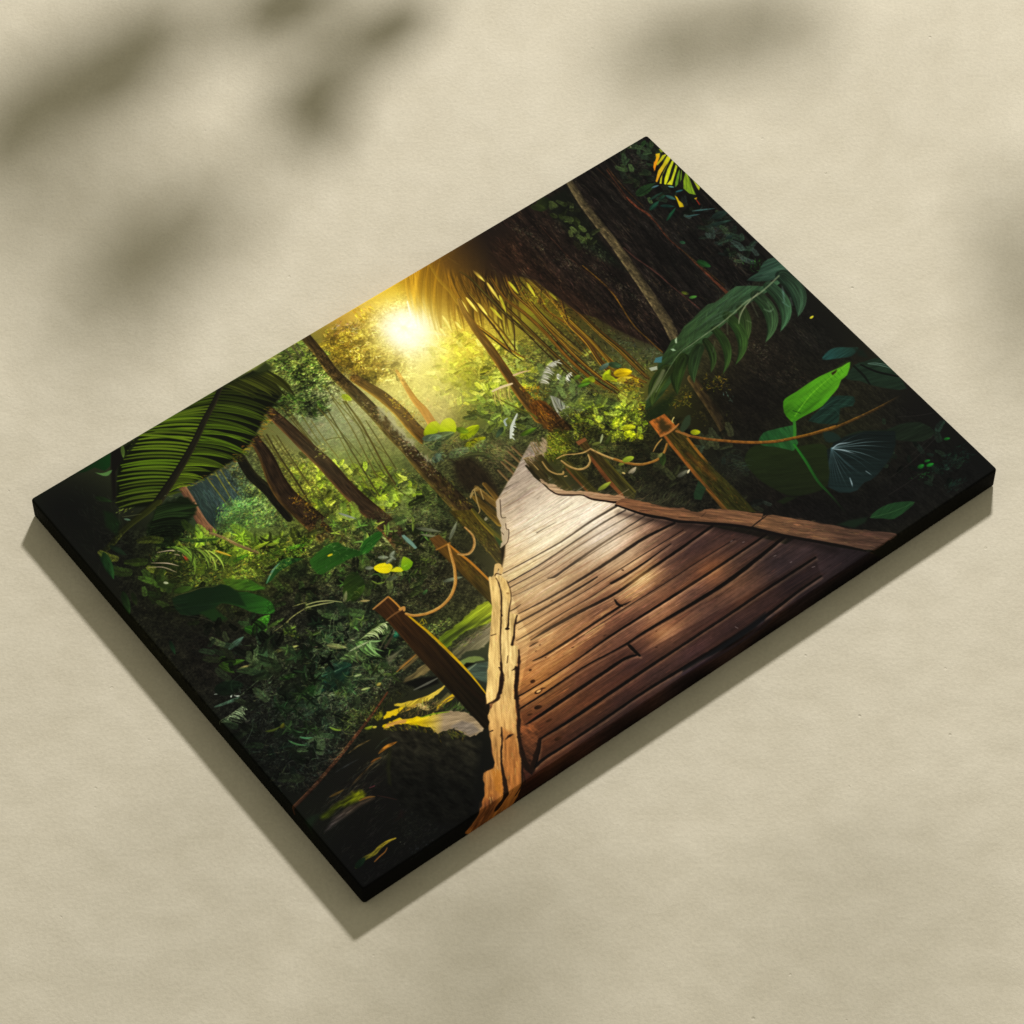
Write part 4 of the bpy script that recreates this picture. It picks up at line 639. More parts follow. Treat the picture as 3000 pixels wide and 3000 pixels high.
('fill',[(1228,49),(1397,40),(1489,43),(1664,54),(1660,138),(1654,366),(1660,484),(1569,525),(1511,504),(1385,534),(1342,558),(1308,555),(1305,522),(1290,492),(1269,437),(1257,392),(1237,363),(1227,305),(1220,268),(1216,234),(1199,208),(1179,178),(1155,150)],(40,31,26),{'c2':(27,25,23),'ax':((1267,207),(1539,256)),'soft':5,'tex':(0.55,70,7,95)}),
('fill',[(1081,67),(1150,61),(1242,48),(1260,122),(1202,196),(1170,178),(1145,152),(1118,139),(1099,116),(1076,99)],(96,70,30),{'c2':(40,31,26),'ax':((1081,79),(1196,108)),'soft':26,'a':0.95}),
('fill',[(1208,97),(1256,103),(1252,226),(1267,363),(1301,504),(1290,492),(1269,438),(1257,392),(1237,363),(1227,305),(1220,268),(1216,234),(1200,206),(1172,188),(1158,162)],(52,36,27),{'soft':40,'a':0.7,'tex':(0.3,50,5,90)}),
('scatter',[(1228,49),(1397,40),(1664,54),(1654,366),(1569,525),(1385,534),(1305,522),(1257,392),(1216,234),(1155,150)],1530,[10.6,45.6],[0.8,1.7],(84,104),{'gain':(0.5,2.4),'pal':[(74,56,42),(22,18,17),(60,48,38),(50,52,38)],'mix':0.5,'a':0.6,'seed':160}),
('scatter',[(1283,68),(1355,75),(1364,241),(1362,455),(1318,536),(1275,392),(1248,231),(1210,162)],1105,[3.8,12.2],[1.1,2.7],(80,104),{'gain':(0.6,1.8),'pal':[(70,52,42),(30,24,22),(92,74,58)],'mix':0.5,'a':0.6,'seed':40}),
('scatter',[(1285,177),(1276,172),(1269,154),(1266,129),(1267,107),(1273,96),(1281,101),(1289,119),(1292,144),(1291,166)],153,[3.0,7.6],[1.5,3.4],(62,122),{'pal':[(128,122,104),(98,94,74),(82,80,58),(150,146,125)],'mix':0.9,'a':0.42,'seed':201}),
('scatter',[(1279,126),(1273,123),(1268,112),(1266,97),(1268,84),(1272,77),(1277,80),(1282,91),(1284,106),(1283,119)],68,[3.0,7.6],[1.5,3.4],(62,122),{'pal':[(128,122,104),(98,94,74),(82,80,58),(150,146,125)],'mix':0.9,'a':0.42,'seed':101}),
('scatter',[(1302,256),(1294,253),(1288,240),(1285,222),(1288,206),(1294,197),(1302,200),(1308,213),(1311,231),(1309,247)],136,[3.0,7.6],[1.5,3.4],(62,122),{'pal':[(128,122,104),(98,94,74),(82,80,58),(150,146,125)],'mix':0.9,'a':0.42,'seed':491}),
('scatter',[(1310,273),(1305,272),(1302,265),(1300,255),(1302,246),(1305,242),(1310,243),(1313,250),(1315,260),(1314,269)],51,[3.0,7.6],[1.5,3.4],(62,122),{'pal':[(128,122,104),(98,94,74),(82,80,58),(150,146,125)],'mix':0.9,'a':0.42,'seed':601}),
('scatter',[(1343,332),(1336,329),(1329,315),(1327,295),(1328,278),(1334,269),(1341,272),(1347,287),(1350,306),(1348,324)],136,[3.0,7.6],[1.5,3.4],(62,122),{'pal':[(128,122,104),(98,94,74),(82,80,58),(150,146,125)],'mix':0.9,'a':0.42,'seed':811}),
('scatter',[(1355,398),(1347,395),(1341,383),(1338,365),(1341,349),(1347,340),(1355,343),(1361,356),(1364,374),(1362,390)],119,[3.0,7.6],[1.5,3.4],(62,122),{'pal':[(128,122,104),(98,94,74),(82,80,58),(150,146,125)],'mix':0.9,'a':0.42,'seed':1031}),
('scatter',[(1376,280),(1369,276),(1363,259),(1360,236),(1361,216),(1366,206),(1373,210),(1380,228),(1383,251),(1382,271)],102,[3.0,7.6],[1.5,3.4],(62,122),{'pal':[(128,122,104),(98,94,74),(82,80,58),(150,146,125)],'mix':0.9,'a':0.42,'seed':771}),
('scatter',[(1351,166),(1346,165),(1342,158),(1340,148),(1342,139),(1346,134),(1352,135),(1356,142),(1357,152),(1355,161)],42,[3.0,7.6],[1.5,3.4],(62,122),{'pal':[(128,122,104),(98,94,74),(82,80,58),(150,146,125)],'mix':0.9,'a':0.42,'seed':461}),
('scatter',[(1403,408),(1396,407),(1391,401),(1390,391),(1393,382),(1399,376),(1406,377),(1411,383),(1412,393),(1409,402)],51,[3.0,7.6],[1.5,3.4],(62,122),{'pal':[(128,122,104),(98,94,74),(82,80,58),(150,146,125)],'mix':0.9,'a':0.42,'seed':1251}),
('scatter',[(1405,452),(1400,450),(1396,444),(1394,434),(1396,425),(1400,420),(1406,422),(1409,428),(1411,438),(1409,447)],42,[3.0,7.6],[1.5,3.4],(62,122),{'pal':[(128,122,104),(98,94,74),(82,80,58),(150,146,125)],'mix':0.9,'a':0.42,'seed':1371}),
('scatter',[(1387,293),(1382,292),(1378,285),(1376,275),(1378,266),(1382,261),(1388,263),(1392,269),(1393,279),(1391,288)],42,[3.0,7.6],[1.5,3.4],(62,122),{'pal':[(128,122,104),(98,94,74),(82,80,58),(150,146,125)],'mix':0.9,'a':0.42,'seed':901}),
('scatter',[(1360,428),(1353,426),(1348,416),(1346,402),(1348,388),(1353,381),(1360,383),(1366,394),(1368,408),(1366,421)],51,[3.0,7.6],[1.5,3.4],(62,122),{'pal':[(128,122,104),(98,94,74),(82,80,58),(150,146,125)],'mix':0.9,'a':0.42,'seed':1141}),
('fill',[(1372,72),(1429,71),(1411,182),(1395,226),(1386,334),(1365,278),(1352,201),(1355,107)],(26,30,22),{'soft':16,'a':0.9}),
('leaf',(1372,84),(1380,102),18.2,(52,60,30),{'c2':(48,60,28),'a':0.8}),
('leaf',(1394,100),(1396,114),15.2,(52,60,30),{'c2':(48,60,28),'a':0.8}),
('leaf',(1370,70),(1343,90),38.0,(40,52,26),{'c2':(48,60,28),'a':0.8}),
('leaf',(1337,69),(1355,91),25.8,(52,60,30),{'c2':(48,60,28),'a':0.8}),
('leaf',(1355,111),(1360,127),15.2,(52,60,30),{'c2':(48,60,28),'a':0.8}),
('leaf',(1370,123),(1366,140),13.7,(52,60,30),{'c2':(48,60,28),'a':0.8}),
('leaf',(1378,133),(1370,151),13.7,(52,60,30),{'c2':(48,60,28),'a':0.8}),
('leaf',(1384,145),(1389,169),19.8,(52,60,30),{'c2':(48,60,28),'a':0.8}),
('leaf',(1380,158),(1385,174),12.2,(52,60,30),{'c2':(48,60,28),'a':0.8}),
('leaf',(1378,168),(1383,197),15.2,(52,60,30),{'c2':(48,60,28),'a':0.8}),
('leaf',(1375,203),(1381,219),12.2,(52,60,30),{'c2':(48,60,28),'a':0.8}),
('leaf',(1354,174),(1360,183),10.6,(52,60,30),{'c2':(48,60,28),'a':0.8}),
('leaf',(1364,202),(1371,231),18.2,(52,60,30),{'c2':(48,60,28),'a':0.8}),
('scatter',[(1356,188),(1375,203),(1383,288),(1365,278),(1352,232)],204,[3.8,10.6],[1.5,3.0],(62,122),{'pal':[(75,90,65),(50,62,40),(100,110,80)],'mix':0.8,'a':0.6,'seed':60}),
('band',[(1443,63),(1429,127),(1420,193),(1412,259),(1402,314),(1390,379),(1378,440),(1368,487),(1353,533)],[15.2,18.2,19.8,20.5,21.3,21.3,22.0,22.8,22.8],(78,70,52),{'cr':(98,88,66),'cl':(50,44,34),'tex':(0.35,14,5),'rim':0.3}),
('scatter',[(1437,61),(1449,66),(1406,305),(1360,527),(1347,528),(1394,296)],289,[2.3,6.1],[1.5,3.8],(-180,180),{'pal':[(112,104,70),(56,48,36),(95,90,62)],'mix':1,'a':0.55,'seed':61}),
('band',[(1528,86),(1514,169),(1514,201),(1521,239),(1517,280),(1512,320),(1515,362),(1515,401),(1516,445),(1516,506)],[2.3,3.8,4.6,4.6,3.8,3.8,3.0,3.8,6.1,6.8],(70,44,32),{'cl':(46,32,24),'cr':(70,40,26),'tex':(0.4,30,2)}),
('band',[(1514,173),(1514,205),(1519,237),(1519,257)],[3.0,4.6,3.8,2.3],(86,50,36),{'a':0.9}),
('band',[(1516,434),(1516,469),(1518,507)],[3.0,5.3,6.1],(84,52,38),{'a':0.9}),
('band',[(1421,278),(1423,315),(1430,352),(1434,386),(1435,411),(1439,456),(1444,507)],[3.0,3.8,3.4,3.0],(72,48,42),{'cl':(43,28,25),'a':0.85,'tex':(0.4,30,2)}),
('band',[(1321,264),(1325,314),(1324,368),(1307,448),(1307,505),(1309,548)],[3.0,3.8,3.4,3.0],(104,78,32),{'cl':(62,46,19),'a':0.85,'tex':(0.4,30,2)}),
('band',[(1532,84),(1527,138),(1526,178),(1526,214)],[3.0,3.8,3.4,3.0],(62,44,26),{'cl':(37,26,15),'a':0.85,'tex':(0.4,30,2)}),
('band',[(1514,67),(1515,129),(1508,177)],[3.0,3.8,3.4,3.0],(54,40,30),{'cl':(32,24,18),'a':0.85,'tex':(0.4,30,2)}),
('band',[(1515,362),(1519,412),(1525,488)],[3.0,3.8,3.4,3.0],(58,46,28),{'cl':(34,27,16),'a':0.85,'tex':(0.4,30,2)}),
('band',[(1554,65),(1553,113),(1554,167)],[3.0,3.8,3.4,3.0],(52,50,38),{'cl':(31,30,22),'a':0.85,'tex':(0.4,30,2)}),
('band',[(1318,122),(1314,179),(1313,234),(1319,298),(1328,363)],[3.0,3.8,3.4,3.0],(64,46,36),{'cl':(38,27,21),'a':0.85,'tex':(0.4,30,2)}),
('band',[(1619,351),(1610,400)],[3.0,3.8,3.4,3.0],(54,56,40),{'cl':(32,33,24),'a':0.85,'tex':(0.4,30,2)}),
('scatter',[(1538,77),(1525,157),(1517,264),(1525,503),(1604,407),(1596,341),(1559,232),(1554,139)],714,[3.8,15.2],[0.9,2.0],(87,102),{'gain':(0.6,2.2),'pal':[(56,44,36),(22,20,20),(64,58,46)],'mix':0.4,'a':0.5,'seed':62}),
('scatter',[(1566,65),(1654,67),(1650,118),(1585,179),(1538,199),(1541,136)],561,[4.6,12.2],[2.3,4.6],(-180,180),{'gain':(0.6,1.9),'pal':[(30,52,32),(46,62,36),(20,28,20),(62,72,52)],'mix':0.6,'a':0.65,'seed':63}),
('leaf',(1631,79),(1647,71),12.2,(45,70,40),{'c2':(58,91,52)}),
('leaf',(1536,182),(1583,178),30.4,(38,62,34),{'c2':(49,80,44)}),
('leaf',(1527,340),(1532,349),10.6,(35,60,45),{'c2':(45,78,58)}),
('leaf',(1524,405),(1534,432),19.8,(36,74,38),{'c2':(46,96,49)}),
('leaf',(1443,448),(1450,461),10.6,(80,90,36),{'c2':(104,117,46)}),
('leaf',(1446,470),(1460,476),10.6,(60,100,50),{'c2':(78,130,65)}),
('leaf',(1647,79),(1639,101),15.2,(38,52,36),{'c2':(49,67,46)}),
('leaf',(1610,64),(1610,69),5.3,(190,180,150),{}),
('leaf',(1618,73),(1616,78),5.3,(190,180,150),{}),
('leaf',(1637,100),(1633,103),5.3,(190,180,150),{}),
('mottle',[(1185,112),(1655,73),(1640,486),(1616,747),(1623,1197),(1358,1207),(1162,1014),(1238,792),(1327,593),(1299,514),(1248,348)],0.22,{'sc':0.8,'seed':6,'an':90,'st':2.2}),
('ferns',[(1566,53),(1662,55),(1666,118),(1622,232),(1545,245),(1534,164)],40,[13.7,33.4],[(42,66,40),(56,80,44),(30,48,34)],{'seed':20}),
('ferns',[(1610,247),(1656,306),(1641,439),(1628,500),(1571,432),(1567,334)],44,[13.7,38.0],[(38,62,48),(52,76,50),(60,82,76)],{'seed':21}),
('ferns',[(1364,82),(1423,127),(1393,212),(1369,277),(1340,231)],22,[12.2,27.4],[(56,66,36),(70,80,44)],{'seed':22}),
('fill',[(1649,119),(1640,115),(1634,125),(1620,135),(1606,152),(1625,139),(1642,127)],(190,170,45),{'c2':(205,130,35),'ax':((1649,119),(1620,135)),'soft':1.4,'tex':(0.16,30,3,110)}),
('fill',[(1660,130),(1650,127),(1635,134),(1622,139),(1623,143),(1641,138)],(172,175,50),{'c2':(160,150,45),'ax':((1660,130),(1622,139)),'soft':1.4,'tex':(0.16,30,3,110)}),
('fill',[(1662,142),(1658,134),(1633,148),(1614,156),(1591,176),(1592,180),(1614,166),(1634,156),(1653,148)],(172,176,48),{'c2':(190,140,45),'ax':((1662,142),(1591,176)),'soft':1.4,'tex':(0.16,30,3,110)}),
('fill',[(1658,144),(1624,164),(1604,176),(1594,186),(1597,189),(1614,171),(1633,160)],(150,155,45),{'c2':(165,165,50),'ax':((1658,144),(1594,186)),'soft':1.4,'tex':(0.16,30,3,110)}),
('fill',[(1660,155),(1659,150),(1633,165),(1611,182),(1601,193),(1603,197),(1618,187),(1639,170)],(165,172,50),{'c2':(175,178,48),'ax':((1660,155),(1601,193)),'soft':1.4,'tex':(0.16,30,3,110)}),
('fill',[(1655,172),(1657,164),(1641,177),(1621,192),(1605,197),(1613,206),(1627,194),(1644,181)],(158,170,52),{'c2':(180,178,48),'ax':((1655,172),(1605,197)),'soft':1.4,'tex':(0.16,30,3,110)}),
('fill',[(1655,180),(1642,188),(1623,204),(1614,215),(1624,212),(1643,194)],(100,130,42),{'c2':(90,120,40),'ax':((1655,180),(1614,215)),'soft':1.4,'tex':(0.16,30,3,110)}),
('fill',[(1656,186),(1655,185),(1641,199),(1631,210),(1639,206)],(105,130,45),{'c2':(95,120,40),'ax':((1656,186),(1641,199)),'soft':1.4,'tex':(0.16,30,3,110)}),
('fill',[(1659,195),(1640,211),(1626,228),(1627,247),(1636,259),(1645,235),(1655,213),(1659,201)],(125,145,48),{'c2':(110,135,45),'ax':((1659,195),(1636,259)),'soft':1.4,'tex':(0.16,30,3,110)}),
('fill',[(1659,218),(1651,243),(1649,253),(1657,247),(1658,233)],(140,155,52),{'c2':(150,155,55),'ax':((1659,218),(1649,253)),'soft':1.4,'tex':(0.16,30,3,110)}),
('fill',[(1655,108),(1652,119),(1659,121),(1658,110)],(125,135,45),{'c2':(110,120,40),'ax':((1655,108),(1659,121)),'soft':1.4,'tex':(0.16,30,3,110)}),
('fill',[(1599,232),(1600,239),(1597,249),(1598,260),(1594,269),(1586,264),(1593,248)],(195,165,35),{'c2':(170,150,35),'ax':((1599,232),(1598,260)),'soft':1.4,'tex':(0.16,30,3,110)}),
('fill',[(1625,129),(1612,142),(1609,152),(1620,141)],(200,140,40),{'c2':(190,120,35),'ax':((1625,129),(1609,152)),'soft':1.4,'tex':(0.16,30,3,110)}),
('fill',[(1626,264),(1634,265),(1628,270)],(165,150,40),{'c2':(170,120,40),'ax':((1626,264),(1634,265)),'soft':1.4,'tex':(0.16,30,3,110)}),
('band',[(1655,201),(1630,234)],[1.1,0.9],(60,72,28),{'a':0.7}),
('band',[(1658,205),(1633,249)],[1.1,0.9],(60,72,28),{'a':0.7}),
('band',[(1653,216),(1636,256)],[1.1,0.9],(60,72,28),{'a':0.7}),
('band',[(1628,270),(1624,285)],[1.5,1.1],(150,55,35),{}),
('band',[(1627,272),(1626,285)],[1.5,1.1],(150,55,35),{}),
('leaf',(1531,231),(1562,224),15.2,(34,72,58),{'c2':(25,54,43),'rib':(42,90,72)}),
('leaf',(1556,236),(1579,256),12.9,(28,58,52),{'c2':(21,43,39),'rib':(35,72,65)}),
('leaf',(1584,221),(1593,243),12.2,(58,92,88),{'c2':(43,69,66),'rib':(72,115,110)}),
('leaf',(1541,276),(1579,260),10.6,(30,72,52),{'c2':(22,54,39),'rib':(37,90,65)}),
('leaf',(1548,209),(1584,209),9.9,(36,60,50),{'c2':(27,45,37),'rib':(45,75,62)}),
('leaf',(1601,289),(1644,313),6.1,(62,88,88),{'c2':(46,66,66),'rib':(77,110,110)}),
('leaf',(1580,293),(1609,306),6.1,(52,76,76),{'c2':(39,57,57),'rib':(65,95,95)}),
('leaf',(1573,185),(1590,189),7.6,(70,95,100),{'c2':(52,71,75),'rib':(87,118,125)}),
('leaf',(1604,204),(1612,213),6.8,(85,115,115),{'c2':(63,86,86),'rib':(106,143,143)}),
('leaf',(1607,226),(1623,231),7.6,(45,80,85),{'c2':(33,60,63),'rib':(56,100,106)}),
('leaf',(1537,182),(1591,179),13.7,(36,58,34),{'c2':(27,43,25),'rib':(45,72,42)}),
('leaf',(1565,222),(1584,219),12.2,(32,60,48),{'c2':(24,45,36),'rib':(40,75,60)}),
('scatter',[(1619,294),(1661,351),(1611,412),(1596,360)],289,[6.1,18.2],[1.5,4.6],(-40,70),{'pal':[(34,52,48),(44,62,44),(24,30,28),(60,80,76)],'mix':0.7,'a':0.6,'seed':64}),
('leaf',(1596,341),(1653,360),12.2,(40,58,52),{'c2':(30,44,38)}),
('leaf',(1611,392),(1625,395),12.2,(40,58,52),{'c2':(30,44,38)}),
('leaf',(1624,330),(1663,336),22.8,(40,58,52),{'c2':(30,44,38)}),
('scatter',[(1613,281),(1611,352),(1596,417),(1596,341)],153,[3.8,10.6],[1.5,3.0],(82,102),{'pal':[(62,64,42),(80,78,58)],'mix':0.8,'a':0.5,'seed':65}),
('scatter',[(1460,619),(1502,643),(1521,712),(1501,791),(1448,780),(1421,703)],646,[3.0,9.1],[1.5,3.0],(62,112),{'gain':(0.6,1.8),'pal':[(78,70,56),(52,42,36),(34,28,24),(100,96,80)],'mix':0.55,'a':0.5,'seed':66}),
('scatter',[(1462,639),(1484,664),(1472,697),(1450,679)],102,[2.3,6.8],[1.5,3.0],(-20,60),{'pal':[(140,132,105),(110,104,70),(170,165,145)],'mix':0.9,'a':0.55,'seed':67}),
('scatter',[(1571,605),(1595,654),(1587,763),(1569,748),(1551,677)],238,[6.1,22.8],[0.8,1.7],(84,100),{'gain':(0.8,2),'a':0.5,'seed':68}),
('scatter',[(1411,376),(1448,464),(1436,509),(1400,504),(1405,422)],221,[2.3,6.1],[1.5,3.0],(-180,180),{'pal':[(90,72,50),(120,105,75),(48,36,30)],'mix':0.8,'a':0.5,'seed':69}),
('scatter',[(1584,431),(1608,441),(1593,504),(1577,485)],136,[3.0,8.4],[1.5,3.0],(82,122),{'pal':[(80,80,58),(105,104,82)],'mix':0.9,'a':0.55,'seed':70}),
('scatter',[(1601,468),(1636,483),(1606,503),(1595,494)],102,[3.8,8.4],[2.3,3.8],(-180,180),{'pal':[(40,100,36),(60,130,40),(28,60,26)],'mix':0.9,'a':0.85,'seed':71}),
('leaf',(1523,403),(1532,430),19.8,(36,76,38),{}),
('leaf',(1527,340),(1533,348),9.1,(40,70,50),{}),
('leaf',(1443,448),(1446,458),9.1,(85,92,36),{}),
('leaf',(1446,470),(1460,476),9.1,(66,105,50),{}),
('leaf',(1611,667),(1621,666),6.8,(170,165,60),{}),
('band',[(1314,639),(1305,684),(1295,736),(1278,794),(1262,828)],[19.8,20.5,20.5,18.2,13.7],(70,58,36),{'ce':(34,30,24),'cr':(88,74,46),'cl':(44,38,26),'tex':(0.4,14,4),'fade':0.3}),
('scatter',[(1249,630),(1290,662),(1265,691),(1224,660)],119,[3.8,9.1],[1.1,2.3],(-180,180),{'pal':[(200,175,50),(150,135,40),(90,90,30)],'mix':1,'a':0.8,'seed':322,'bend':0.4}),
('scatter',[(1338,643),(1380,675),(1355,704),(1314,673)],102,[3.8,9.1],[1.1,2.3],(-180,180),{'pal':[(200,175,50),(150,135,40),(90,90,30)],'mix':1,'a':0.8,'seed':652,'bend':0.4}),
('scatter',[(1267,704),(1327,750),(1302,779),(1243,733)],68,[3.8,9.1],[1.1,2.3],(-180,180),{'pal':[(90,85,35),(60,60,28)],'mix':1,'a':0.8,'seed':632,'bend':0.4}),
('scatter',[(1275,635),(1297,652),(1273,682),(1250,665)],68,[3.8,9.1],[1.1,2.3],(-180,180),{'pal':[(90,85,35),(60,60,28)],'mix':1,'a':0.8,'seed':372,'bend':0.4}),
('scatter',[(1355,701),(1364,704),(1346,727),(1336,720)],23,[3.8,10.6],[1.1,1.9],(60,120),{'pal':[(120,165,165)],'mix':1,'a':0.8,'seed':75}),
('fill',[(1657,495),(1658,543),(1635,541),(1608,538),(1571,507),(1604,505),(1628,492)],(42,62,52),{'c2':(54,76,64),'ax':((1579,513),(1651,522)),'soft':2,'k':2,'tex':(0.25,50,4,10)}),
('fill',[(1650,545),(1615,545),(1588,540),(1566,521),(1544,506),(1529,506),(1500,511),(1480,512),(1465,507),(1440,511),(1413,518),(1388,522),(1358,537),(1345,534),(1322,547),(1282,566),(1272,577),(1280,587),(1258,600),(1232,613),(1204,625),(1184,644),(1204,644),(1236,635),(1275,620),(1314,609),(1360,591),(1401,578),(1443,572),(1484,564),(1526,558),(1566,558),(1605,557),(1632,555)],(50,68,38),{'c2':(58,82,62),'ax':((1267,592),(1611,550)),'soft':2,'tex':(0.35,50,4,-5)}),
('band',[(1597,559),(1582,551),(1555,538)],[0.8,1.8,0.8],(96,118,98),{'a':0.4,'soft':3}),
('band',[(1578,557),(1563,550),(1536,538)],[0.8,1.8,0.8],(28,42,26),{'a':0.4,'soft':3}),
('band',[(1558,558),(1542,551),(1516,540)],[0.8,1.8,0.8],(96,118,98),{'a':0.4,'soft':3}),
('band',[(1537,559),(1521,552),(1495,543)],[0.8,1.8,0.8],(28,42,26),{'a':0.4,'soft':3}),
('band',[(1516,560),(1499,554),(1474,546)],[0.8,1.8,0.8],(96,118,98),{'a':0.4,'soft':3}),
('band',[(1494,563),(1477,556),(1452,550)],[0.8,1.8,0.8],(28,42,26),{'a':0.4,'soft':3}),
('band',[(1472,565),(1455,559),(1430,554)],[0.8,1.8,0.8],(96,118,98),{'a':0.4,'soft':3}),
('band',[(1450,568),(1433,562),(1408,558)],[0.8,1.8,0.8],(28,42,26),{'a':0.4,'soft':3}),
('band',[(1428,571),(1411,566),(1386,562)],[0.8,1.8,0.8],(96,118,98),{'a':0.4,'soft':3}),
('band',[(1406,574),(1388,569),(1364,567)],[0.8,1.8,0.8],(28,42,26),{'a':0.4,'soft':3}),
('band',[(1383,578),(1365,573),(1341,572)],[0.8,1.8,0.8],(96,118,98),{'a':0.4,'soft':3}),
('band',[(1360,581),(1342,577),(1319,577)],[0.8,1.8,0.8],(28,42,26),{'a':0.4,'soft':3}),
('band',[(1338,585),(1320,581),(1296,582)],[0.8,1.8,0.8],(96,118,98),{'a':0.4,'soft':3}),
('band',[(1315,589),(1297,585),(1273,588)],[0.8,1.8,0.8],(28,42,26),{'a':0.4,'soft':3}),
('band',[(1292,593),(1273,589),(1251,593)],[0.8,1.8,0.8],(96,118,98),{'a':0.4,'soft':3}),
('band',[(1269,597),(1250,594),(1228,599)],[0.8,1.8,0.8],(28,42,26),{'a':0.4,'soft':3}),
('band',[(1640,545),(1593,648)],[2.3,1.5],(18,20,16),{'a':0}),
('leaf',(1640,545),(1593,648),43.1,(58,80,62),{'c2':(36,54,42),'bend':-0.15,'tex':(0.4,40,1.8),'finger':1,'soft':1.6}),
('band',[(1599,549),(1538,656)],[2.3,1.5],(18,20,16),{'a':0}),
('leaf',(1599,549),(1538,656),34.0,(62,88,66),{'c2':(40,62,42),'bend':-0.18,'tex':(0.4,40,1.8),'finger':1,'soft':1.6}),
('band',[(1562,551),(1495,659)],[2.3,1.5],(18,20,16),{'a':0}),
('leaf',(1562,551),(1495,659),34.0,(62,84,58),{'c2':(38,58,36),'bend':-0.18,'tex':(0.4,40,1.8),'finger':1,'soft':1.6}),
('band',[(1513,560),(1448,640)],[2.3,1.5],(18,20,16),{'a':0}),
('leaf',(1513,560),(1448,640),27.5,(60,78,44),{'c2':(46,66,34),'bend':-0.09,'tex':(0.4,40,1.8),'finger':1,'soft':1.6}),
('band',[(1478,556),(1408,666)],[2.3,1.5],(18,20,16),{'a':0}),
('leaf',(1478,556),(1408,666),28.8,(58,82,42),{'c2':(38,60,30),'bend':-0.18,'tex':(0.4,40,1.8),'finger':1,'soft':1.6}),
('band',[(1434,568),(1372,669)],[2.3,1.5],(18,20,16),{'a':0}),
('leaf',(1434,568),(1372,669),22.2,(56,78,40),{'c2':(38,58,28),'bend':-0.15,'tex':(0.4,40,1.8),'finger':1,'soft':1.6}),
('band',[(1399,580),(1354,651)],[2.3,1.5],(18,20,16),{'a':0}),
('leaf',(1399,580),(1354,651),19.6,(54,72,38),{'c2':(40,58,28),'bend':-0.12,'tex':(0.4,40,1.8),'finger':1,'soft':1.6}),
('band',[(1377,585),(1310,651)],[2.3,1.5],(18,20,16),{'a':0}),
('leaf',(1377,585),(1310,651),28.8,(54,74,44),{'c2':(44,62,32),'bend':0.075,'tex':(0.4,40,1.8),'finger':1,'soft':1.6}),
('band',[(1333,586),(1264,653)],[2.3,1.5],(18,20,16),{'a':0}),
('leaf',(1333,586),(1264,653),32.7,(50,68,32),{'c2':(40,56,24),'bend':0.075,'tex':(0.4,40,1.8),'finger':1,'soft':1.6}),
('band',[(1288,589),(1202,646)],[2.3,1.5],(18,20,16),{'a':0}),
('leaf',(1288,589),(1202,646),34.0,(62,76,36),{'c2':(50,64,28),'bend':0.09,'tex':(0.4,40,1.8),'finger':1,'soft':1.6}),
('band',[(1596,601),(1612,578),(1620,565)],[1.1,4.6,0.8],(120,150,150),{'a':0.45,'soft':4}),
('band',[(1593,598),(1596,616)],[1.1,5.5,0.8],(130,160,165),{'a':0.45,'soft':4}),
('band',[(1614,599),(1604,618)],[1.1,4.6,0.8],(120,150,150),{'a':0.45,'soft':4}),
('band',[(1550,589),(1556,601),(1566,600)],[1.1,4.1,0.8],(140,155,140),{'a':0.45,'soft':4}),
('band',[(1568,579),(1564,591)],[1.1,4.1,0.8],(125,140,125),{'a':0.45,'soft':4}),
('band',[(1541,558),(1527,598)],[1.1,3.2,0.8],(110,126,105),{'a':0.45,'soft':4}),
('band',[(1502,590),(1506,601)],[1.1,3.2,0.8],(135,140,125),{'a':0.45,'soft':4}),
('band',[(1485,585),(1503,567),(1524,561)],[1.1,2.7,0.8],(135,140,120),{'a':0.45,'soft':4}),
('band',[(1447,594),(1470,565),(1487,556)],[1.1,2.7,0.8],(115,130,105),{'a':0.45,'soft':4}),
('band',[(1392,612),(1414,592)],[1.1,2.7,0.8],(100,115,90),{'a':0.45,'soft':4}),
('band',[(1493,552),(1468,549),(1445,546)],[1.1,3.2,0.8],(92,112,98),{'a':0.45,'soft':4}),
('band',[(1546,531),(1507,524),(1472,529)],[1.1,2.7,0.8],(84,106,90),{'a':0.45,'soft':4}),
('band',[(1480,527),(1450,526),(1423,529)],[1.1,2.7,0.8],(80,102,86),{'a':0.45,'soft':4}),
('band',[(1491,543),(1451,539),(1403,545)],[1.1,3.6,0.8],(90,110,96),{'a':0.45,'soft':4}),
('band',[(1608,516),(1641,522),(1656,534)],[1.1,3.2,0.8],(94,112,100),{'a':0.45,'soft':4}),
('band',[(1589,513),(1615,526)],[1.1,2.7,0.8],(88,106,96),{'a':0.45,'soft':4}),
('band',[(1633,539),(1601,546),(1567,551),(1532,551),(1499,557),(1457,563),(1411,566),(1371,569),(1339,571),(1294,589),(1232,621)],[3.8,3.8,3.8,3.8,3.0,3.0,2.3,1.9,1.5,1.5],(122,130,108),{'a':0.7}),
('band',[(1568,548),(1526,558),(1497,574),(1483,587)],[2.3,3.0,2.3,1.5],(140,142,122),{'a':0.7}),
('scatter',[(1588,540),(1519,510),(1411,528),(1352,544),(1282,573),(1234,618),(1333,586),(1438,571),(1541,558)],272,[15.2,41.8],[0.8,1.5],(-55,-15),{'gain':(0.7,1.4),'a':0.35,'seed':76}),
('fill',[(1358,535),(1348,548),(1345,546),(1350,538)],(150,165,140),{}),
('fill',[(1327,552),(1333,554),(1334,562),(1328,559)],(140,160,135),{}),
('fill',[(1277,558),(1288,551),(1302,556),(1290,568)],(70,105,110),{}),
('fill',[(1260,563),(1277,569),(1272,577),(1259,572)],(150,155,140),{}),
('band',[(1280,587),(1258,600),(1232,613),(1204,625)],[7.6,9.1,6.1,3.0],(120,122,100),{'a':0.6,'soft':4}),
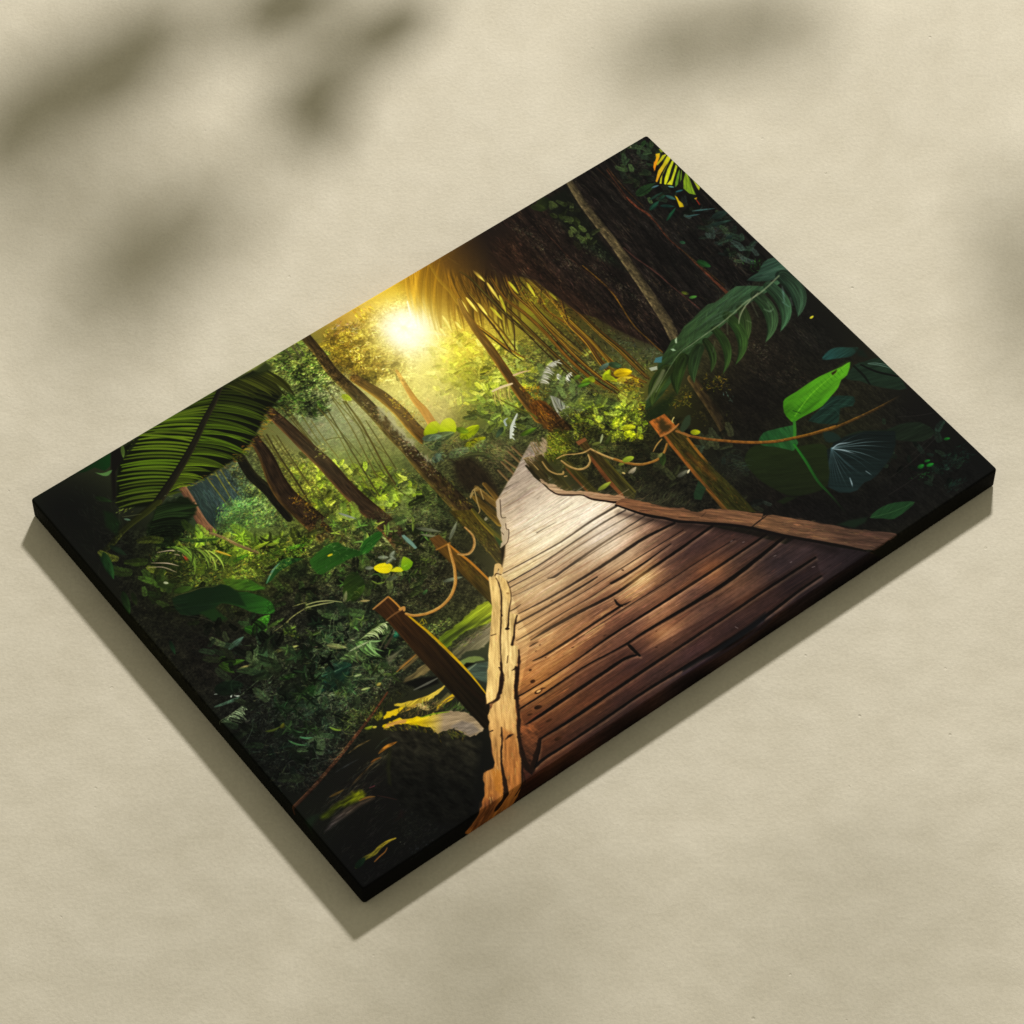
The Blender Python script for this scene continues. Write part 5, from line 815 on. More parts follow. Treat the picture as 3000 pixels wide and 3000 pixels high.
('fill',[(1264,645),(1224,645),(1191,645),(1174,662),(1186,678),(1211,683),(1237,666)],(30,44,22),{'soft':14,'a':0.8}),
('ferns',[(1562,908),(1627,1025),(1630,1170),(1523,1185),(1469,1100),(1504,996)],26,[13.7,33.4],[(30,54,44),(26,46,34),(40,64,46)],{'seed':23}),
('ferns',[(1193,691),(1293,768),(1238,1008),(1151,973),(1139,824)],30,[18.2,42.6],[(38,46,32),(46,52,34),(36,50,44)],{'seed':24}),
('fill',[(1310,851),(1352,894),(1415,928),(1411,962),(1363,1015),(1326,1015),(1285,995),(1269,964),(1258,916),(1267,865)],(39,50,25),{'c2':(34,42,24),'ax':((1350,897),(1276,984)),'k':3,'soft':4,'tex':(0.12,40,6,30)}),
('fill',[(1251,986),(1274,988),(1291,1003),(1258,999)],(32,40,24),{'soft':4}),
('fill',[(1472,861),(1512,851),(1532,863),(1549,880),(1532,896),(1507,885),(1484,908),(1466,905),(1434,870)],(32,54,46),{'k':2,'soft':3,'tex':(0.3,40,3,-5)}),
('band',[(1472,861),(1517,863),(1541,885)],[0.9,1.2,0.8],(70,100,92),{'a':0.4}),
('band',[(1472,861),(1509,872),(1531,896)],[0.9,1.2,0.8],(70,100,92),{'a':0.4}),
('band',[(1472,861),(1496,876),(1494,897)],[0.9,1.2,0.8],(70,100,92),{'a':0.4}),
('band',[(1446,874),(1468,877),(1487,888)],[0.9,1.2,0.8],(70,100,92),{'a':0.4}),
('fill',[(1560,766),(1584,756),(1606,760),(1626,776),(1640,788),(1615,796),(1593,786)],(40,74,72),{'c2':(36,58,50),'ax':((1572,762),(1635,788)),'k':3,'soft':3,'tex':(0.25,40,3,0)}),
('fill',[(1633,783),(1644,799),(1638,820),(1627,804)],(30,40,32),{'soft':8}),
('fill',[(1567,834),(1603,817),(1628,824),(1658,836),(1659,882),(1649,930),(1619,907),(1597,878),(1584,854)],(36,52,40),{'k':2,'soft':3,'tex':(0.2,40,4,20)}),
('band',[(1629,831),(1644,842),(1659,861)],[0.8,1.5,0.8],(140,165,160),{'a':0.7}),
('band',[(1628,832),(1646,851),(1658,870)],[0.8,1.5,0.8],(140,165,160),{'a':0.7}),
('band',[(1601,819),(1601,849),(1596,875)],[4.6,5.3,3.8],(22,28,22),{}),
('band',[(1615,825),(1629,859),(1655,894)],[3.8,5.3,4.6],(20,24,20),{}),
('fill',[(1401,858),(1404,865),(1384,889),(1382,899),(1361,909),(1355,902),(1339,881),(1319,861),(1319,847),(1336,838),(1351,838)],(38,78,44),{'c2':(44,88,48),'ax':((1330,848),(1382,888)),'k':2,'soft':2,'tex':(0.2,30,4,100)}),
('fill',[(1602,806),(1575,828),(1557,830),(1538,842),(1514,849),(1481,858),(1446,856),(1423,854),(1407,854),(1405,843),(1408,823),(1425,800),(1440,796),(1465,797),(1497,795),(1528,796),(1555,800),(1580,804)],(60,110,26),{'c2':(82,136,38),'ax':((1406,848),(1539,820)),'soft':2,'k':2,'tex':(0.2,60,8,-5)}),
('fill',[(1596,807),(1548,808),(1503,807),(1458,806),(1435,811),(1439,825),(1476,828),(1522,825),(1567,819)],(90,146,42),{'soft':22,'a':0.5}),
('band',[(1600,806),(1546,811),(1482,821),(1420,843)],[1.1,1.7,2.3],(120,170,60),{'a':0.6}),
('band',[(1410,840),(1409,820)],[1.1,0.7],(44,98,20),{'a':0.55}),
('band',[(1410,840),(1420,854)],[1.1,0.7],(44,98,20),{'a':0.55}),
('band',[(1421,838),(1420,819)],[1.1,0.7],(44,98,20),{'a':0.55}),
('band',[(1421,838),(1430,852)],[1.1,0.7],(44,98,20),{'a':0.55}),
('band',[(1432,836),(1431,817)],[1.1,0.7],(44,98,20),{'a':0.55}),
('band',[(1432,836),(1440,850)],[1.1,0.7],(44,98,20),{'a':0.55}),
('band',[(1443,834),(1442,816)],[1.1,0.7],(44,98,20),{'a':0.55}),
('band',[(1443,834),(1450,847)],[1.1,0.7],(44,98,20),{'a':0.55}),
('band',[(1454,832),(1453,814)],[1.1,0.7],(44,98,20),{'a':0.55}),
('band',[(1454,832),(1460,845)],[1.1,0.7],(44,98,20),{'a':0.55}),
('band',[(1464,830),(1464,813)],[1.1,0.7],(44,98,20),{'a':0.55}),
('band',[(1464,830),(1470,842)],[1.1,0.7],(44,98,20),{'a':0.55}),
('band',[(1475,829),(1476,812)],[1.1,0.7],(44,98,20),{'a':0.55}),
('band',[(1475,829),(1480,840)],[1.1,0.7],(44,98,20),{'a':0.55}),
('band',[(1486,827),(1487,810)],[1.1,0.7],(44,98,20),{'a':0.55}),
('band',[(1486,827),(1490,838)],[1.1,0.7],(44,98,20),{'a':0.55}),
('band',[(1497,825),(1498,809)],[1.1,0.7],(44,98,20),{'a':0.55}),
('band',[(1497,825),(1501,835)],[1.1,0.7],(44,98,20),{'a':0.55}),
('band',[(1508,823),(1509,807)],[1.1,0.7],(44,98,20),{'a':0.55}),
('band',[(1508,823),(1511,833)],[1.1,0.7],(44,98,20),{'a':0.55}),
('band',[(1519,821),(1521,806)],[1.1,0.7],(44,98,20),{'a':0.55}),
('band',[(1519,821),(1521,830)],[1.1,0.7],(44,98,20),{'a':0.55}),
('band',[(1530,819),(1532,805)],[1.1,0.7],(44,98,20),{'a':0.55}),
('band',[(1530,819),(1531,828)],[1.1,0.7],(44,98,20),{'a':0.55}),
('band',[(1541,817),(1543,803)],[1.1,0.7],(44,98,20),{'a':0.55}),
('band',[(1541,817),(1541,825)],[1.1,0.7],(44,98,20),{'a':0.55}),
('band',[(1552,815),(1554,802)],[1.1,0.7],(44,98,20),{'a':0.55}),
('band',[(1552,815),(1552,823)],[1.1,0.7],(44,98,20),{'a':0.55}),
('band',[(1563,814),(1566,801)],[1.1,0.7],(44,98,20),{'a':0.55}),
('band',[(1563,814),(1562,821)],[1.1,0.7],(44,98,20),{'a':0.55}),
('band',[(1573,812),(1577,799)],[1.1,0.7],(44,98,20),{'a':0.55}),
('band',[(1573,812),(1572,818)],[1.1,0.7],(44,98,20),{'a':0.55}),
('band',[(1426,830),(1434,845)],[1.5,3.0,1.5],(20,50,14),{'a':0.9}),
('fill',[(1552,804),(1567,804),(1560,809),(1550,810)],(50,40,16),{'soft':3}),
('band',[(1410,853),(1397,870),(1383,886)],[6.1,6.8,6.1],(58,112,44),{}),
('band',[(1372,898),(1363,946),(1350,998),(1348,1043),(1342,1099)],[5.3,6.8,6.1,4.6,3.0],(46,112,42),{'ce':(28,42,26),'cl':(28,70,28),'fade':0.35}),
('band',[(1203,725),(1215,749),(1238,777),(1271,810),(1306,841),(1344,867),(1377,883),(1411,897),(1447,908),(1468,914)],[5.3,6.5,6.8,7.2,7.6,7.6,7.2,6.8,6.8,6.5],(112,76,40),{'ce':(118,84,34),'cl':(150,108,62),'cr':(64,42,24),'tex':(0.3,5,4),'rim':0.3}),
('band',[(1366,878),(1411,897),(1458,914),(1511,924),(1552,930),(1595,934),(1631,936)],[6.8,6.8,6.5,6.1,5.7,4.9,3.8],(112,80,30),{'ce':(46,40,30),'cr':(54,38,20),'cl':(140,104,46),'tex':(0.3,5,4),'fade':0.2}),
('fill',[(1461,946),(1499,952),(1545,984),(1577,990),(1614,1012),(1621,1050),(1585,1052),(1546,1018),(1497,976)],(33,44,33),{'k':2,'soft':4,'tex':(0.25,40,4,10)}),
('fill',[(1439,910),(1456,923),(1458,946),(1439,943),(1428,931)],(34,50,44),{'k':2,'soft':4}),
('fill',[(1416,949),(1428,949),(1438,944),(1467,946),(1510,961),(1558,998),(1538,1023),(1516,1039),(1488,1050),(1454,1060),(1436,1061),(1423,1058),(1405,1062),(1399,1064),(1382,1059),(1366,1046),(1357,1021),(1384,995),(1400,971)],(25,34,33),{'c2':(33,48,48),'ax':((1486,953),(1377,1044)),'soft':3,'tex':(0.2,60,3,40)}),
('band',[(1426,951),(1475,955),(1508,963)],[1.5,1.8,0.6],(80,104,110),{'a':0.36,'fade':0.5}),
('band',[(1426,951),(1483,969),(1524,992)],[1.5,1.8,0.6],(130,150,156),{'a':0.36,'fade':0.5}),
('band',[(1426,951),(1491,982),(1539,1018)],[1.5,1.8,0.6],(130,150,156),{'a':0.6,'fade':0.5}),
('band',[(1426,951),(1485,988),(1528,1029)],[1.5,1.8,0.6],(130,150,156),{'a':0.6,'fade':0.5}),
('band',[(1426,951),(1477,993),(1512,1040)],[1.5,1.8,0.6],(80,104,110),{'a':0.36,'fade':0.5}),
('band',[(1426,951),(1466,997),(1490,1048)],[1.5,1.8,0.6],(130,150,156),{'a':0.6,'fade':0.5}),
('band',[(1426,951),(1455,1001),(1468,1056)],[1.5,1.8,0.6],(80,104,110),{'a':0.36,'fade':0.5}),
('band',[(1426,951),(1447,1004),(1451,1061)],[1.5,1.8,0.6],(80,104,110),{'a':0.36,'fade':0.5}),
('band',[(1426,951),(1428,1006),(1436,1061)],[1.5,1.8,0.6],(80,104,110),{'a':0.36,'fade':0.5}),
('band',[(1426,951),(1425,1000),(1431,1049)],[1.5,1.8,0.6],(80,104,110),{'a':0.6,'fade':0.5}),
('band',[(1426,951),(1417,1001),(1414,1051)],[1.5,1.8,0.6],(80,104,110),{'a':0.36,'fade':0.5}),
('band',[(1426,951),(1410,1003),(1399,1054)],[1.5,1.8,0.6],(80,104,110),{'a':0.36,'fade':0.5}),
('band',[(1426,951),(1402,1004),(1384,1057)],[1.5,1.8,0.6],(130,150,156),{'a':0.36,'fade':0.5}),
('band',[(1426,951),(1398,1001),(1375,1050)],[1.5,1.8,0.6],(80,104,110),{'a':0.36,'fade':0.5}),
('band',[(1426,951),(1394,998),(1368,1044)],[1.5,1.8,0.6],(80,104,110),{'a':0.36,'fade':0.5}),
('band',[(1426,951),(1393,992),(1366,1032)],[1.5,1.8,0.6],(80,104,110),{'a':0.36,'fade':0.5}),
('band',[(1426,951),(1393,986),(1366,1021)],[1.5,1.8,0.6],(80,104,110),{'a':0.36,'fade':0.5}),
('band',[(1426,951),(1397,978),(1374,1005)],[1.5,1.8,0.6],(80,104,110),{'a':0.36,'fade':0.5}),
('band',[(1428,953),(1446,953),(1473,968)],[1.5,3.0,0.8],(190,205,215),{'a':0.6,'fade':0.4}),
('band',[(1427,954),(1444,973),(1459,998)],[1.5,3.0,0.8],(190,205,215),{'a':0.6,'fade':0.4}),
('band',[(1407,1031),(1401,1044),(1395,1054)],[1.5,3.0,0.8],(190,205,215),{'a':0.6,'fade':0.4}),
('band',[(1444,1038),(1447,1055)],[1.5,3.0,0.8],(190,205,215),{'a':0.6,'fade':0.4}),
('fill',[(1374,1131),(1398,1125),(1426,1128),(1450,1139),(1472,1156),(1451,1162),(1411,1163),(1394,1148)],(36,66,40),{'k':2,'soft':2,'tex':(0.2,30,3,-10)}),
('band',[(1375,1131),(1418,1147),(1471,1157)],[1.1,1.5,0.8],(70,100,66),{'a':0.6}),
('fill',[(1311,1103),(1338,1110),(1372,1127),(1360,1134),(1333,1131)],(30,44,32),{'soft':6}),
('scatter',[(1504,1109),(1528,1110),(1547,1117),(1539,1122),(1509,1113)],78,[2.3,5.3],[2.3,3.8],(-180,180),{'pal':[(40,120,48),(30,95,40)],'mix':1,'a':0.9,'seed':77}),
('leaf',(1535,1097),(1548,1098),13.7,(36,110,44),{'c2':(28,84,38)}),
('leaf',(1555,1093),(1566,1097),9.1,(36,110,44),{'c2':(28,84,38)}),
('leaf',(1551,1104),(1566,1108),12.2,(36,110,44),{'c2':(28,84,38)}),
('leaf',(1624,1075),(1635,1080),9.1,(36,110,44),{'c2':(28,84,38)}),
('scatter',[(1545,1119),(1599,1106),(1648,1107),(1643,1140),(1598,1142),(1554,1133)],289,[3.8,11.4],[1.5,3.8],(-30,50),{'pal':[(26,64,52),(30,78,58),(34,50,44),(22,34,30)],'mix':0.9,'a':0.7,'seed':78}),
('scatter',[(1542,1167),(1562,1165),(1588,1174),(1562,1183),(1540,1180)],102,[4.6,12.2],[1.5,3.8],(-30,20),{'pal':[(28,66,52),(26,48,40)],'mix':0.9,'a':0.7,'seed':79}),
('band',[(1476,1081),(1525,1078),(1568,1071),(1619,1060)],[0.9,1.2,0.9],(62,58,56),{'a':0.6}),
('band',[(1586,973),(1619,995),(1652,1011)],[0.9,1.2,0.9],(62,58,56),{'a':0.6}),
('band',[(1506,901),(1522,918),(1536,931)],[0.9,1.2,0.9],(62,58,56),{'a':0.6}),
('band',[(1441,1111),(1489,1112),(1534,1110)],[0.9,1.2,0.9],(62,58,56),{'a':0.6}),
('band',[(1544,1064),(1615,1053)],[0.9,1.2,0.9],(62,58,56),{'a':0.6}),
('fill',[(953,609),(977,580),(999,567),(1013,571),(1023,589),(1018,611),(998,629),(969,636),(950,629)],(70,72,26),{'soft':8,'jag':3.8}),
('scatter',[(956,604),(984,574),(1008,567),(1025,595),(1014,619),(978,632),(950,629)],561,[3.8,10.6],[1.5,3.0],(20,130),{'gain':(0.4,1.6),'pal':[(170,170,60),(120,130,40),(44,50,22),(85,120,36),(200,190,90)],'mix':0.75,'a':0.85,'seed':80}),
('fill',[(943,597),(962,580),(975,571),(972,591),(950,607),(936,617)],(150,135,112),{'soft':4,'jag':1.5}),
('fill',[(933,597),(947,603),(944,633),(945,666),(943,710),(931,717),(924,685),(929,641)],(70,62,34),{'c2':(56,54,26),'ax':((937,600),(936,697)),'soft':2,'tex':(0.35,30,3,95)}),
('fill',[(912,588),(932,596),(928,616),(924,652),(913,673),(905,657),(902,635),(905,612)],(78,66,40),{'c2':(60,54,28),'ax':((915,591),(910,666)),'soft':2,'tex':(0.35,30,3,95)}),
('band',[(912,588),(931,597)],[3.8,3.8],(150,132,96),{}),
('band',[(930,595),(947,603)],[3.0,3.0],(120,105,70),{}),
('band',[(905,606),(904,640),(906,660)],[6.8,9.1,7.6],(50,46,26),{}),
('fill',[(969,636),(981,652),(983,687),(980,749),(970,747),(961,731),(964,664)],(72,66,30),{'c2':(58,56,24),'ax':((971,644),(971,738)),'soft':2,'tex':(0.35,30,3,92)}),
('band',[(965,662),(964,697),(964,731)],[3.8,5.3,4.6],(104,66,36),{'a':0.8}),
('fill',[(1022,620),(1044,623),(1037,650),(1044,690),(1043,744),(1040,795),(1026,806),(1015,787),(1016,741),(1017,709),(1022,669)],(66,54,28),{'c2':(58,56,26),'ax':((1031,632),(1027,786)),'soft':2,'tex':(0.4,30,3,92)}),
('band',[(1022,669),(1017,709),(1014,743),(1013,782)],[6.1,9.1,9.1,7.6],(112,68,40),{'a':0.8,'tex':(0.4,30,3)}),
('band',[(1042,692),(1041,746),(1040,792)],[3.8,4.6,4.6],(86,82,34),{'a':0.8}),
('fill',[(1022,620),(1044,623),(1043,631),(1021,631)],(120,82,54),{'soft':2}),
('leaf',(983,744),(1017,743),13.7,(130,140,60),{'c2':(110,120,45)}),
('band',[(969,640),(973,661),(983,678),(999,684),(1015,677),(1022,662)],[3.8,4.9,5.3,5.3,4.6,3.8],(158,132,88),{'cl':(190,165,118),'cr':(96,76,46),'tex':(0.2,5,4)}),
('band',[(937,618),(934,642),(941,660),(951,668),(956,664)],[3.4,4.2,4.6,4.6,3.8],(158,132,88),{'cl':(190,165,118),'cr':(96,76,46),'tex':(0.2,5,4)}),
('band',[(917,597),(917,613),(919,628)],[3.0,3.8,3.0],(158,132,88),{'cl':(190,165,118),'cr':(96,76,46),'tex':(0.2,5,4)}),
('band',[(950,675),(954,677)],[3.0,3.0],(158,132,88),{'cl':(190,165,118),'cr':(96,76,46),'tex':(0.2,5,4)}),
('band',[(1035,652),(1019,651),(1003,644),(983,632),(965,630)],[3.8,3.8,3.0,3.0,2.3],(158,132,88),{'cl':(190,165,118),'cr':(96,76,46),'tex':(0.2,5,4)}),
('band',[(1035,654),(1048,686),(1066,718),(1081,737),(1096,749)],[4.6,5.3,6.1,6.1,6.1],(158,132,88),{'cl':(190,165,118),'cr':(96,76,46),'tex':(0.2,5,4)}),
('leaf',(1070,717),(1092,723),18.2,(120,140,50),{'c2':(96,112,40)}),
('leaf',(1044,646),(1062,653),10.6,(112,118,62),{'c2':(89,94,49)}),
('leaf',(1078,638),(1059,654),6.8,(140,146,112),{'c2':(112,116,89)}),
('leaf',(1056,720),(1068,723),9.1,(130,140,60),{'c2':(104,112,48)}),
('leaf',(1063,752),(1080,745),9.9,(160,154,136),{'c2':(128,123,108)}),
('leaf',(1049,739),(1052,745),6.1,(180,160,110),{'c2':(144,128,88)}),
('leaf',(1064,665),(1091,650),12.2,(70,80,36),{'c2':(56,64,28)}),
('fill',[(1173,672),(1211,675),(1210,722),(1212,753),(1203,830),(1205,919),(1202,982),(1178,958),(1153,934),(1155,877),(1161,834),(1168,774),(1169,743),(1173,720)],(66,58,26),{'c2':(52,52,24),'ax':((1184,714),(1185,932)),'soft':2,'tex':(0.45,34,4,92)}),
('fill',[(1173,672),(1185,672),(1178,724),(1175,751),(1168,833),(1160,940),(1152,933),(1160,835),(1169,743),(1173,720)],(146,92,46),{'c2':(96,70,36),'ax':((1171,711),(1154,915)),'soft':3,'tex':(0.35,30,3,92)}),
('fill',[(1173,672),(1211,675),(1210,717),(1200,719),(1167,715)],(150,96,50),{'soft':2,'tex':(0.25,20,3,92)}),
('fill',[(1188,680),(1201,685),(1200,701),(1199,714),(1176,713),(1183,694)],(58,50,26),{'soft':8,'a':0.9,'jag':2.3}),
('band',[(1209,753),(1204,795),(1202,831)],[5.3,6.1,4.6],(140,98,44),{'a':0.9,'fade':0.3}),
('band',[(1184,783),(1186,825),(1188,866)],[7.6,12.2,9.1],(110,74,34),{'a':0.55,'soft':8}),
('scatter',[(1178,731),(1204,751),(1194,968),(1163,940)],340,[4.6,13.7],[1.5,3.0],(87,102),{'pal':[(78,76,30),(44,42,22),(96,86,36),(110,72,32)],'mix':0.8,'a':0.5,'seed':81}),
('band',[(1168,716),(1187,718),(1206,716),(1218,713)],[3.8,5.3,5.3,3.0],(150,108,66),{'cr':(96,66,38)}),
('band',[(1203,725),(1210,737),(1215,749)],[6.1,6.8,6.8],(130,94,54),{}),
('band',[(1167,738),(1149,751),(1128,757),(1107,753),(1086,742),(1068,720),(1058,703)],[4.6,5.3,6.1,6.1,6.1,6.1,6.1],(138,102,54),{'cl':(90,66,36),'cr':(172,136,84),'tex':(0.2,5,4)}),
('band',[(1166,722),(1149,727),(1132,736)],[2.3,3.0,1.5],(160,130,80),{}),
('band',[(1221,694),(1212,699),(1211,705)],[2.3,2.3,1.5],(190,175,120),{}),
('leaf',(1069,718),(1092,722),16.7,(140,155,60),{}),
('leaf',(1144,752),(1125,776),18.2,(54,70,34),{'c2':(40,54,28)}),
('leaf',(1058,748),(1080,745),9.9,(140,132,112),{}),
('leaf',(1132,816),(1161,816),13.7,(96,96,84),{'c2':(70,72,62)}),
('leaf',(1153,821),(1163,816),5.3,(190,180,150),{}),
('leaf',(1131,753),(1145,750),10.6,(110,110,70),{}),
('fill',[(1128,870),(1160,848),(1159,873),(1133,890),(1123,880)],(38,58,40),{'soft':2,'tex':(0.2,30,3,70)}),
('leaf',(1226,746),(1239,756),18.2,(165,170,40),{'c2':(140,150,35)}),
('fill',[(1212,724),(1239,708),(1251,710),(1236,728),(1212,735)],(52,64,46),{'soft':3,'k':2}),
('scatter',[(1252,818),(1269,860),(1243,883),(1229,857)],68,[9.1,22.8],[0.8,1.5],(10,80),{'pal':[(70,100,92),(50,72,66)],'mix':1,'a':0.5,'seed':82}),
('scatter',[(1051,786),(1110,867),(1112,894),(1068,860),(1041,821)],221,[7.6,27.4],[1.1,2.3],(-40,10),{'gain':(0.6,1.9),'pal':[(70,76,52),(46,50,34)],'mix':0.6,'a':0.6,'seed':83}),
('scatter',[(1175,860),(1221,924),(1258,873),(1230,822)],204,[6.1,18.2],[1.5,3.8],(-180,180),{'gain':(0.6,1.5),'a':0.5,'seed':84}),
('fill',[(73,65),(272,67),(322,68),(589,66),(596,56),(64,62)],(24,34,22),{'soft':10,'a':0.5}),
('fill',[(272,67),(353,63),(437,65),(529,65),(605,67),(625,112),(614,156),(586,168),(571,168),(536,193),(489,219),(449,232),(407,232),(366,233),(329,222),(287,222),(243,225),(191,191),(190,176),(236,112)],(22,28,14),{'c2':(22,26,15),'ax':((310,168),(574,115)),'soft':6}),
('comb',[(535,60),(499,83),(449,114),(406,144),(361,171),(317,195),(283,212),(259,222)],[(465,57),(407,60),(343,62),(307,64),(273,89),(239,114),(207,154),(186,191)],36,7.2,[(52,62,22),(74,92,24),(80,98,26),(70,90,24),(54,66,22)],{'bow':0.05,'seed':85,'jit':4,'rng_gain':(0.75,1.2),'line':(128,132,60),'taper':(0.7,1,0.95,0.4)}),
('comb',[(540,57),(503,82),(450,116),(407,145),(363,173),(318,197),(291,212),(271,221)],[(614,156),(586,176),(551,197),(514,212),(463,232),(407,232),(366,233),(309,222)],40,7.2,[(46,52,22),(68,84,24),(76,96,26),(88,106,30),(84,98,30)],{'bow':-0.07,'seed':86,'jit':5,'rng_gain':(0.75,1.25),'line':(24,26,14),'taper':(0.7,1,0.9,0.15)}),
('comb',[(529,57),(567,68),(604,77),(631,87)],[(562,124),(599,145),(632,155),(642,174)],16,8.4,[(58,64,24),(66,70,26)],{'bow':-0.06,'seed':87,'jit':6,'rng_gain':(0.7,1.3),'line':(20,22,12),'taper':(0.5,1,0.9,0.15)}),
('fill',[(536,63),(600,70),(640,63),(644,90),(611,87),(567,68),(523,64)],(38,46,22),{'soft':10,'a':0.8}),
('scatter',[(571,160),(570,182),(509,223),(444,231),(443,220),(512,207),(543,183)],255,[4.6,12.2],[1.9,3.4],(10,70),{'pal':[(205,130,45),(185,150,50),(150,95,35),(215,165,70)],'mix':1,'a':0.75,'seed':88}),
('scatter',[(477,224),(408,229),(352,229),(313,217),(315,226),(366,233),(427,244),(467,239)],204,[3.8,10.6],[1.5,3.0],(10,80),{'pal':[(190,140,50),(150,140,50),(120,120,40)],'mix':1,'a':0.7,'seed':89}),
('band',[(531,59),(494,86),(449,114),(406,144),(361,171),(317,195),(277,215),(252,228)],[9.1,11.4,12.9,13.7,15.2,16.7,18.2,19.8],(38,36,26),{'cr':(26,25,20),'cl':(54,52,32),'tex':(0.2,30,3)}),
('band',[(261,224),(223,230),(190,234),(158,241),(131,252),(107,258)],[15.2,16.7,15.2,13.7,13.7,10.6],(52,56,22),{'ce':(34,38,20),'cl':(66,70,30),'cr':(30,32,18)}),
('fill',[(253,62),(277,63),(265,90),(234,110),(198,165),(189,165),(226,104)],(28,26,22),{'soft':5}),
('fill',[(164,61),(210,63),(253,63),(233,91),(218,94),(206,74),(185,72)],(24,62,28),{'c2':(26,48,26),'ax':((237,69),(177,66)),'soft':3}),
('fill',[(200,85),(207,93),(217,98),(231,101),(218,108),(208,102)],(86,116,72),{'soft':1.6,'k':2}),
('leaf',(282,62),(266,91),10.6,(84,104,52),{}),
('fill',[(267,91),(314,62),(323,66),(292,82)],(34,40,22),{'soft':4}),
('fill',[(261,235),(289,239),(315,259),(311,288),(286,300),(266,321),(253,324),(225,352),(201,327),(198,282),(227,248)],(28,40,20),{'soft':6,'jag':2.3,'tex':(0.3,60,4,40)}),
('comb',[(254,233),(233,252),(210,270),(188,289)],[(312,263),(306,287),(283,305),(245,332)],14,10.6,[(34,50,24),(26,36,20)],{'bow':-0.05,'seed':90,'jit':6,'rng_gain':(0.7,1.4),'line':(46,62,30)}),
('fill',[(160,175),(172,191),(172,220),(148,243),(142,211)],(28,44,24),{'soft':8}),
('leaf',(100,256),(85,324),22.8,(36,62,34),{'c2':(26,46,26)}),
('leaf',(166,137),(187,168),13.7,(34,50,26),{}),
('scatter',[(123,256),(147,285),(131,301),(115,275)],51,[7.6,19.8],[1.5,3.0],(0,50),{'pal':[(40,58,48)],'mix':1,'a':0.6,'seed':91}),
('leaf',(182,217),(191,228),6.1,(80,100,85),{}),
('scatter',[(182,192),(205,203),(199,208),(181,198)],34,[4.6,9.1],[1.5,2.7],(-20,10),{'pal':[(150,160,70)],'mix':1,'a':0.8,'seed':92}),
('band',[(183,211),(197,219),(216,228)],[1.1,1.4,0.9],(100,105,70),{'a':0.8}),
('scatter',[(274,224),(292,227),(304,243),(289,239)],51,[4.6,10.6],[1.5,3.0],(10,60),{'pal':[(150,165,140),(110,130,70)],'mix':1,'a':0.8,'seed':93}),
('scatter',[(156,86),(223,173),(90,329),(59,277),(82,136)],204,[7.6,30.4],[1.5,5.3],(62,122),{'gain':(0.8,1.7),'a':0.4,'seed':94}),
('scatter',[(258,317),(308,357),(359,424),(446,480),(422,521),(345,503),(310,505),(234,463),(146,392),(183,362),(169,337),(192,316),(251,344)],2890,[4.6,13.7],[1.2,3.0],(-175,30),{'gain':(0.35,1.8),'pal':[(150,160,55),(110,130,45),(60,75,28),(30,38,20),(180,150,60)],'mix':0.45,'a':0.8,'seed':95}),
('mottle',[(127,217),(245,287),(399,426),(469,564),(416,638),(178,808),(62,719),(35,498),(84,330)],0.36,{'sc':0.8,'seed':2}),
('ferns',[(100,281),(247,309),(444,482),(394,528),(268,493),(141,416)],46,[25.8,60.8],[(120,150,45),(95,130,40),(150,160,60),(70,100,36)],{'seed':1,'gain':(0.3,1.35)}),
('ferns',[(253,324),(449,475),(404,514),(329,478)],50,[10.6,22.8],[(130,165,50),(150,170,60),(90,130,40)],{'seed':2,'gain':(0.3,1.35),'kind':'r'}),
('ferns',[(73,322),(268,493),(429,596),(338,629),(142,509)],40,[19.8,45.6],[(62,90,36),(48,74,32),(84,100,44)],{'seed':3,'gain':(0.25,1.3)}),
('band',[(300,352),(315,379),(327,410),(347,448)],[6.8,6.1,6.8,6.8],(120,102,72),{'cr':(86,72,50),'cl':(150,132,98),'tex':(0.35,16,2)}),
('band',[(244,328),(270,352),(303,372)],[4.6,10.6,3.8],(50,72,32),{'cl':(90,110,50)}),
('band',[(188,326),(211,337),(226,351),(239,367)],[0.8,3.4,0.9],(195,175,160),{'a':0.85}),
('band',[(165,340),(190,360),(204,379)],[0.8,3.0,0.9],(195,175,160),{'a':0.85}),
('band',[(153,345),(177,362),(192,389)],[0.8,2.7,0.9],(195,175,160),{'a':0.85}),
('band',[(213,350),(222,361),(227,374)],[0.8,3.0,0.9],(195,175,160),{'a':0.85}),
('fill',[(222,367),(228,367),(227,378),(220,374)],(150,60,36),{'soft':6}),
('comb',[(208,325),(235,342),(255,365),(274,386)],[(214,389),(241,406),(257,422),(277,434)],24,3.8,[(62,80,34),(90,110,50),(110,125,60)],{'bow':-0.12,'seed':96,'jit':12,'rng_gain':(0.5,1.6)}),
('leaf',(283,393),(302,425),6.8,(185,150,60),{'c2':(148,120,48)}),
('leaf',(287,403),(298,419),4.6,(150,140,60),{'c2':(120,112,48)}),
('leaf',(342,436),(383,441),10.6,(150,170,60),{'c2':(120,136,48)}),
('leaf',(372,445),(396,455),9.1,(140,160,60),{'c2':(112,128,48)}),
('leaf',(298,436),(332,442),13.7,(80,120,36),{'c2':(64,96,28)}),
('leaf',(397,477),(437,491),12.2,(85,130,40),{'c2':(68,104,32)}),
('scatter',[(304,427),(370,460),(444,482),(421,510),(342,467),(298,443)],561,[3.0,8.4],[1.5,3.0],(-150,20),{'gain':(0.6,1.8),'pal':[(110,150,45),(85,130,40),(60,90,30)],'mix':0.7,'a':0.85,'seed':97}),
('fill',[(161,345),(181,364),(188,411),(155,434),(143,404),(148,380)],(36,44,22),{'soft':20,'a':0.4}),
('leaf',(149,388),(168,416),22.8,(52,66,30),{'c2':(40,54,26)}),
('leaf',(162,425),(197,438),19.8,(62,84,34),{}),
('leaf',(158,394),(164,401),7.6,(150,155,130),{}),
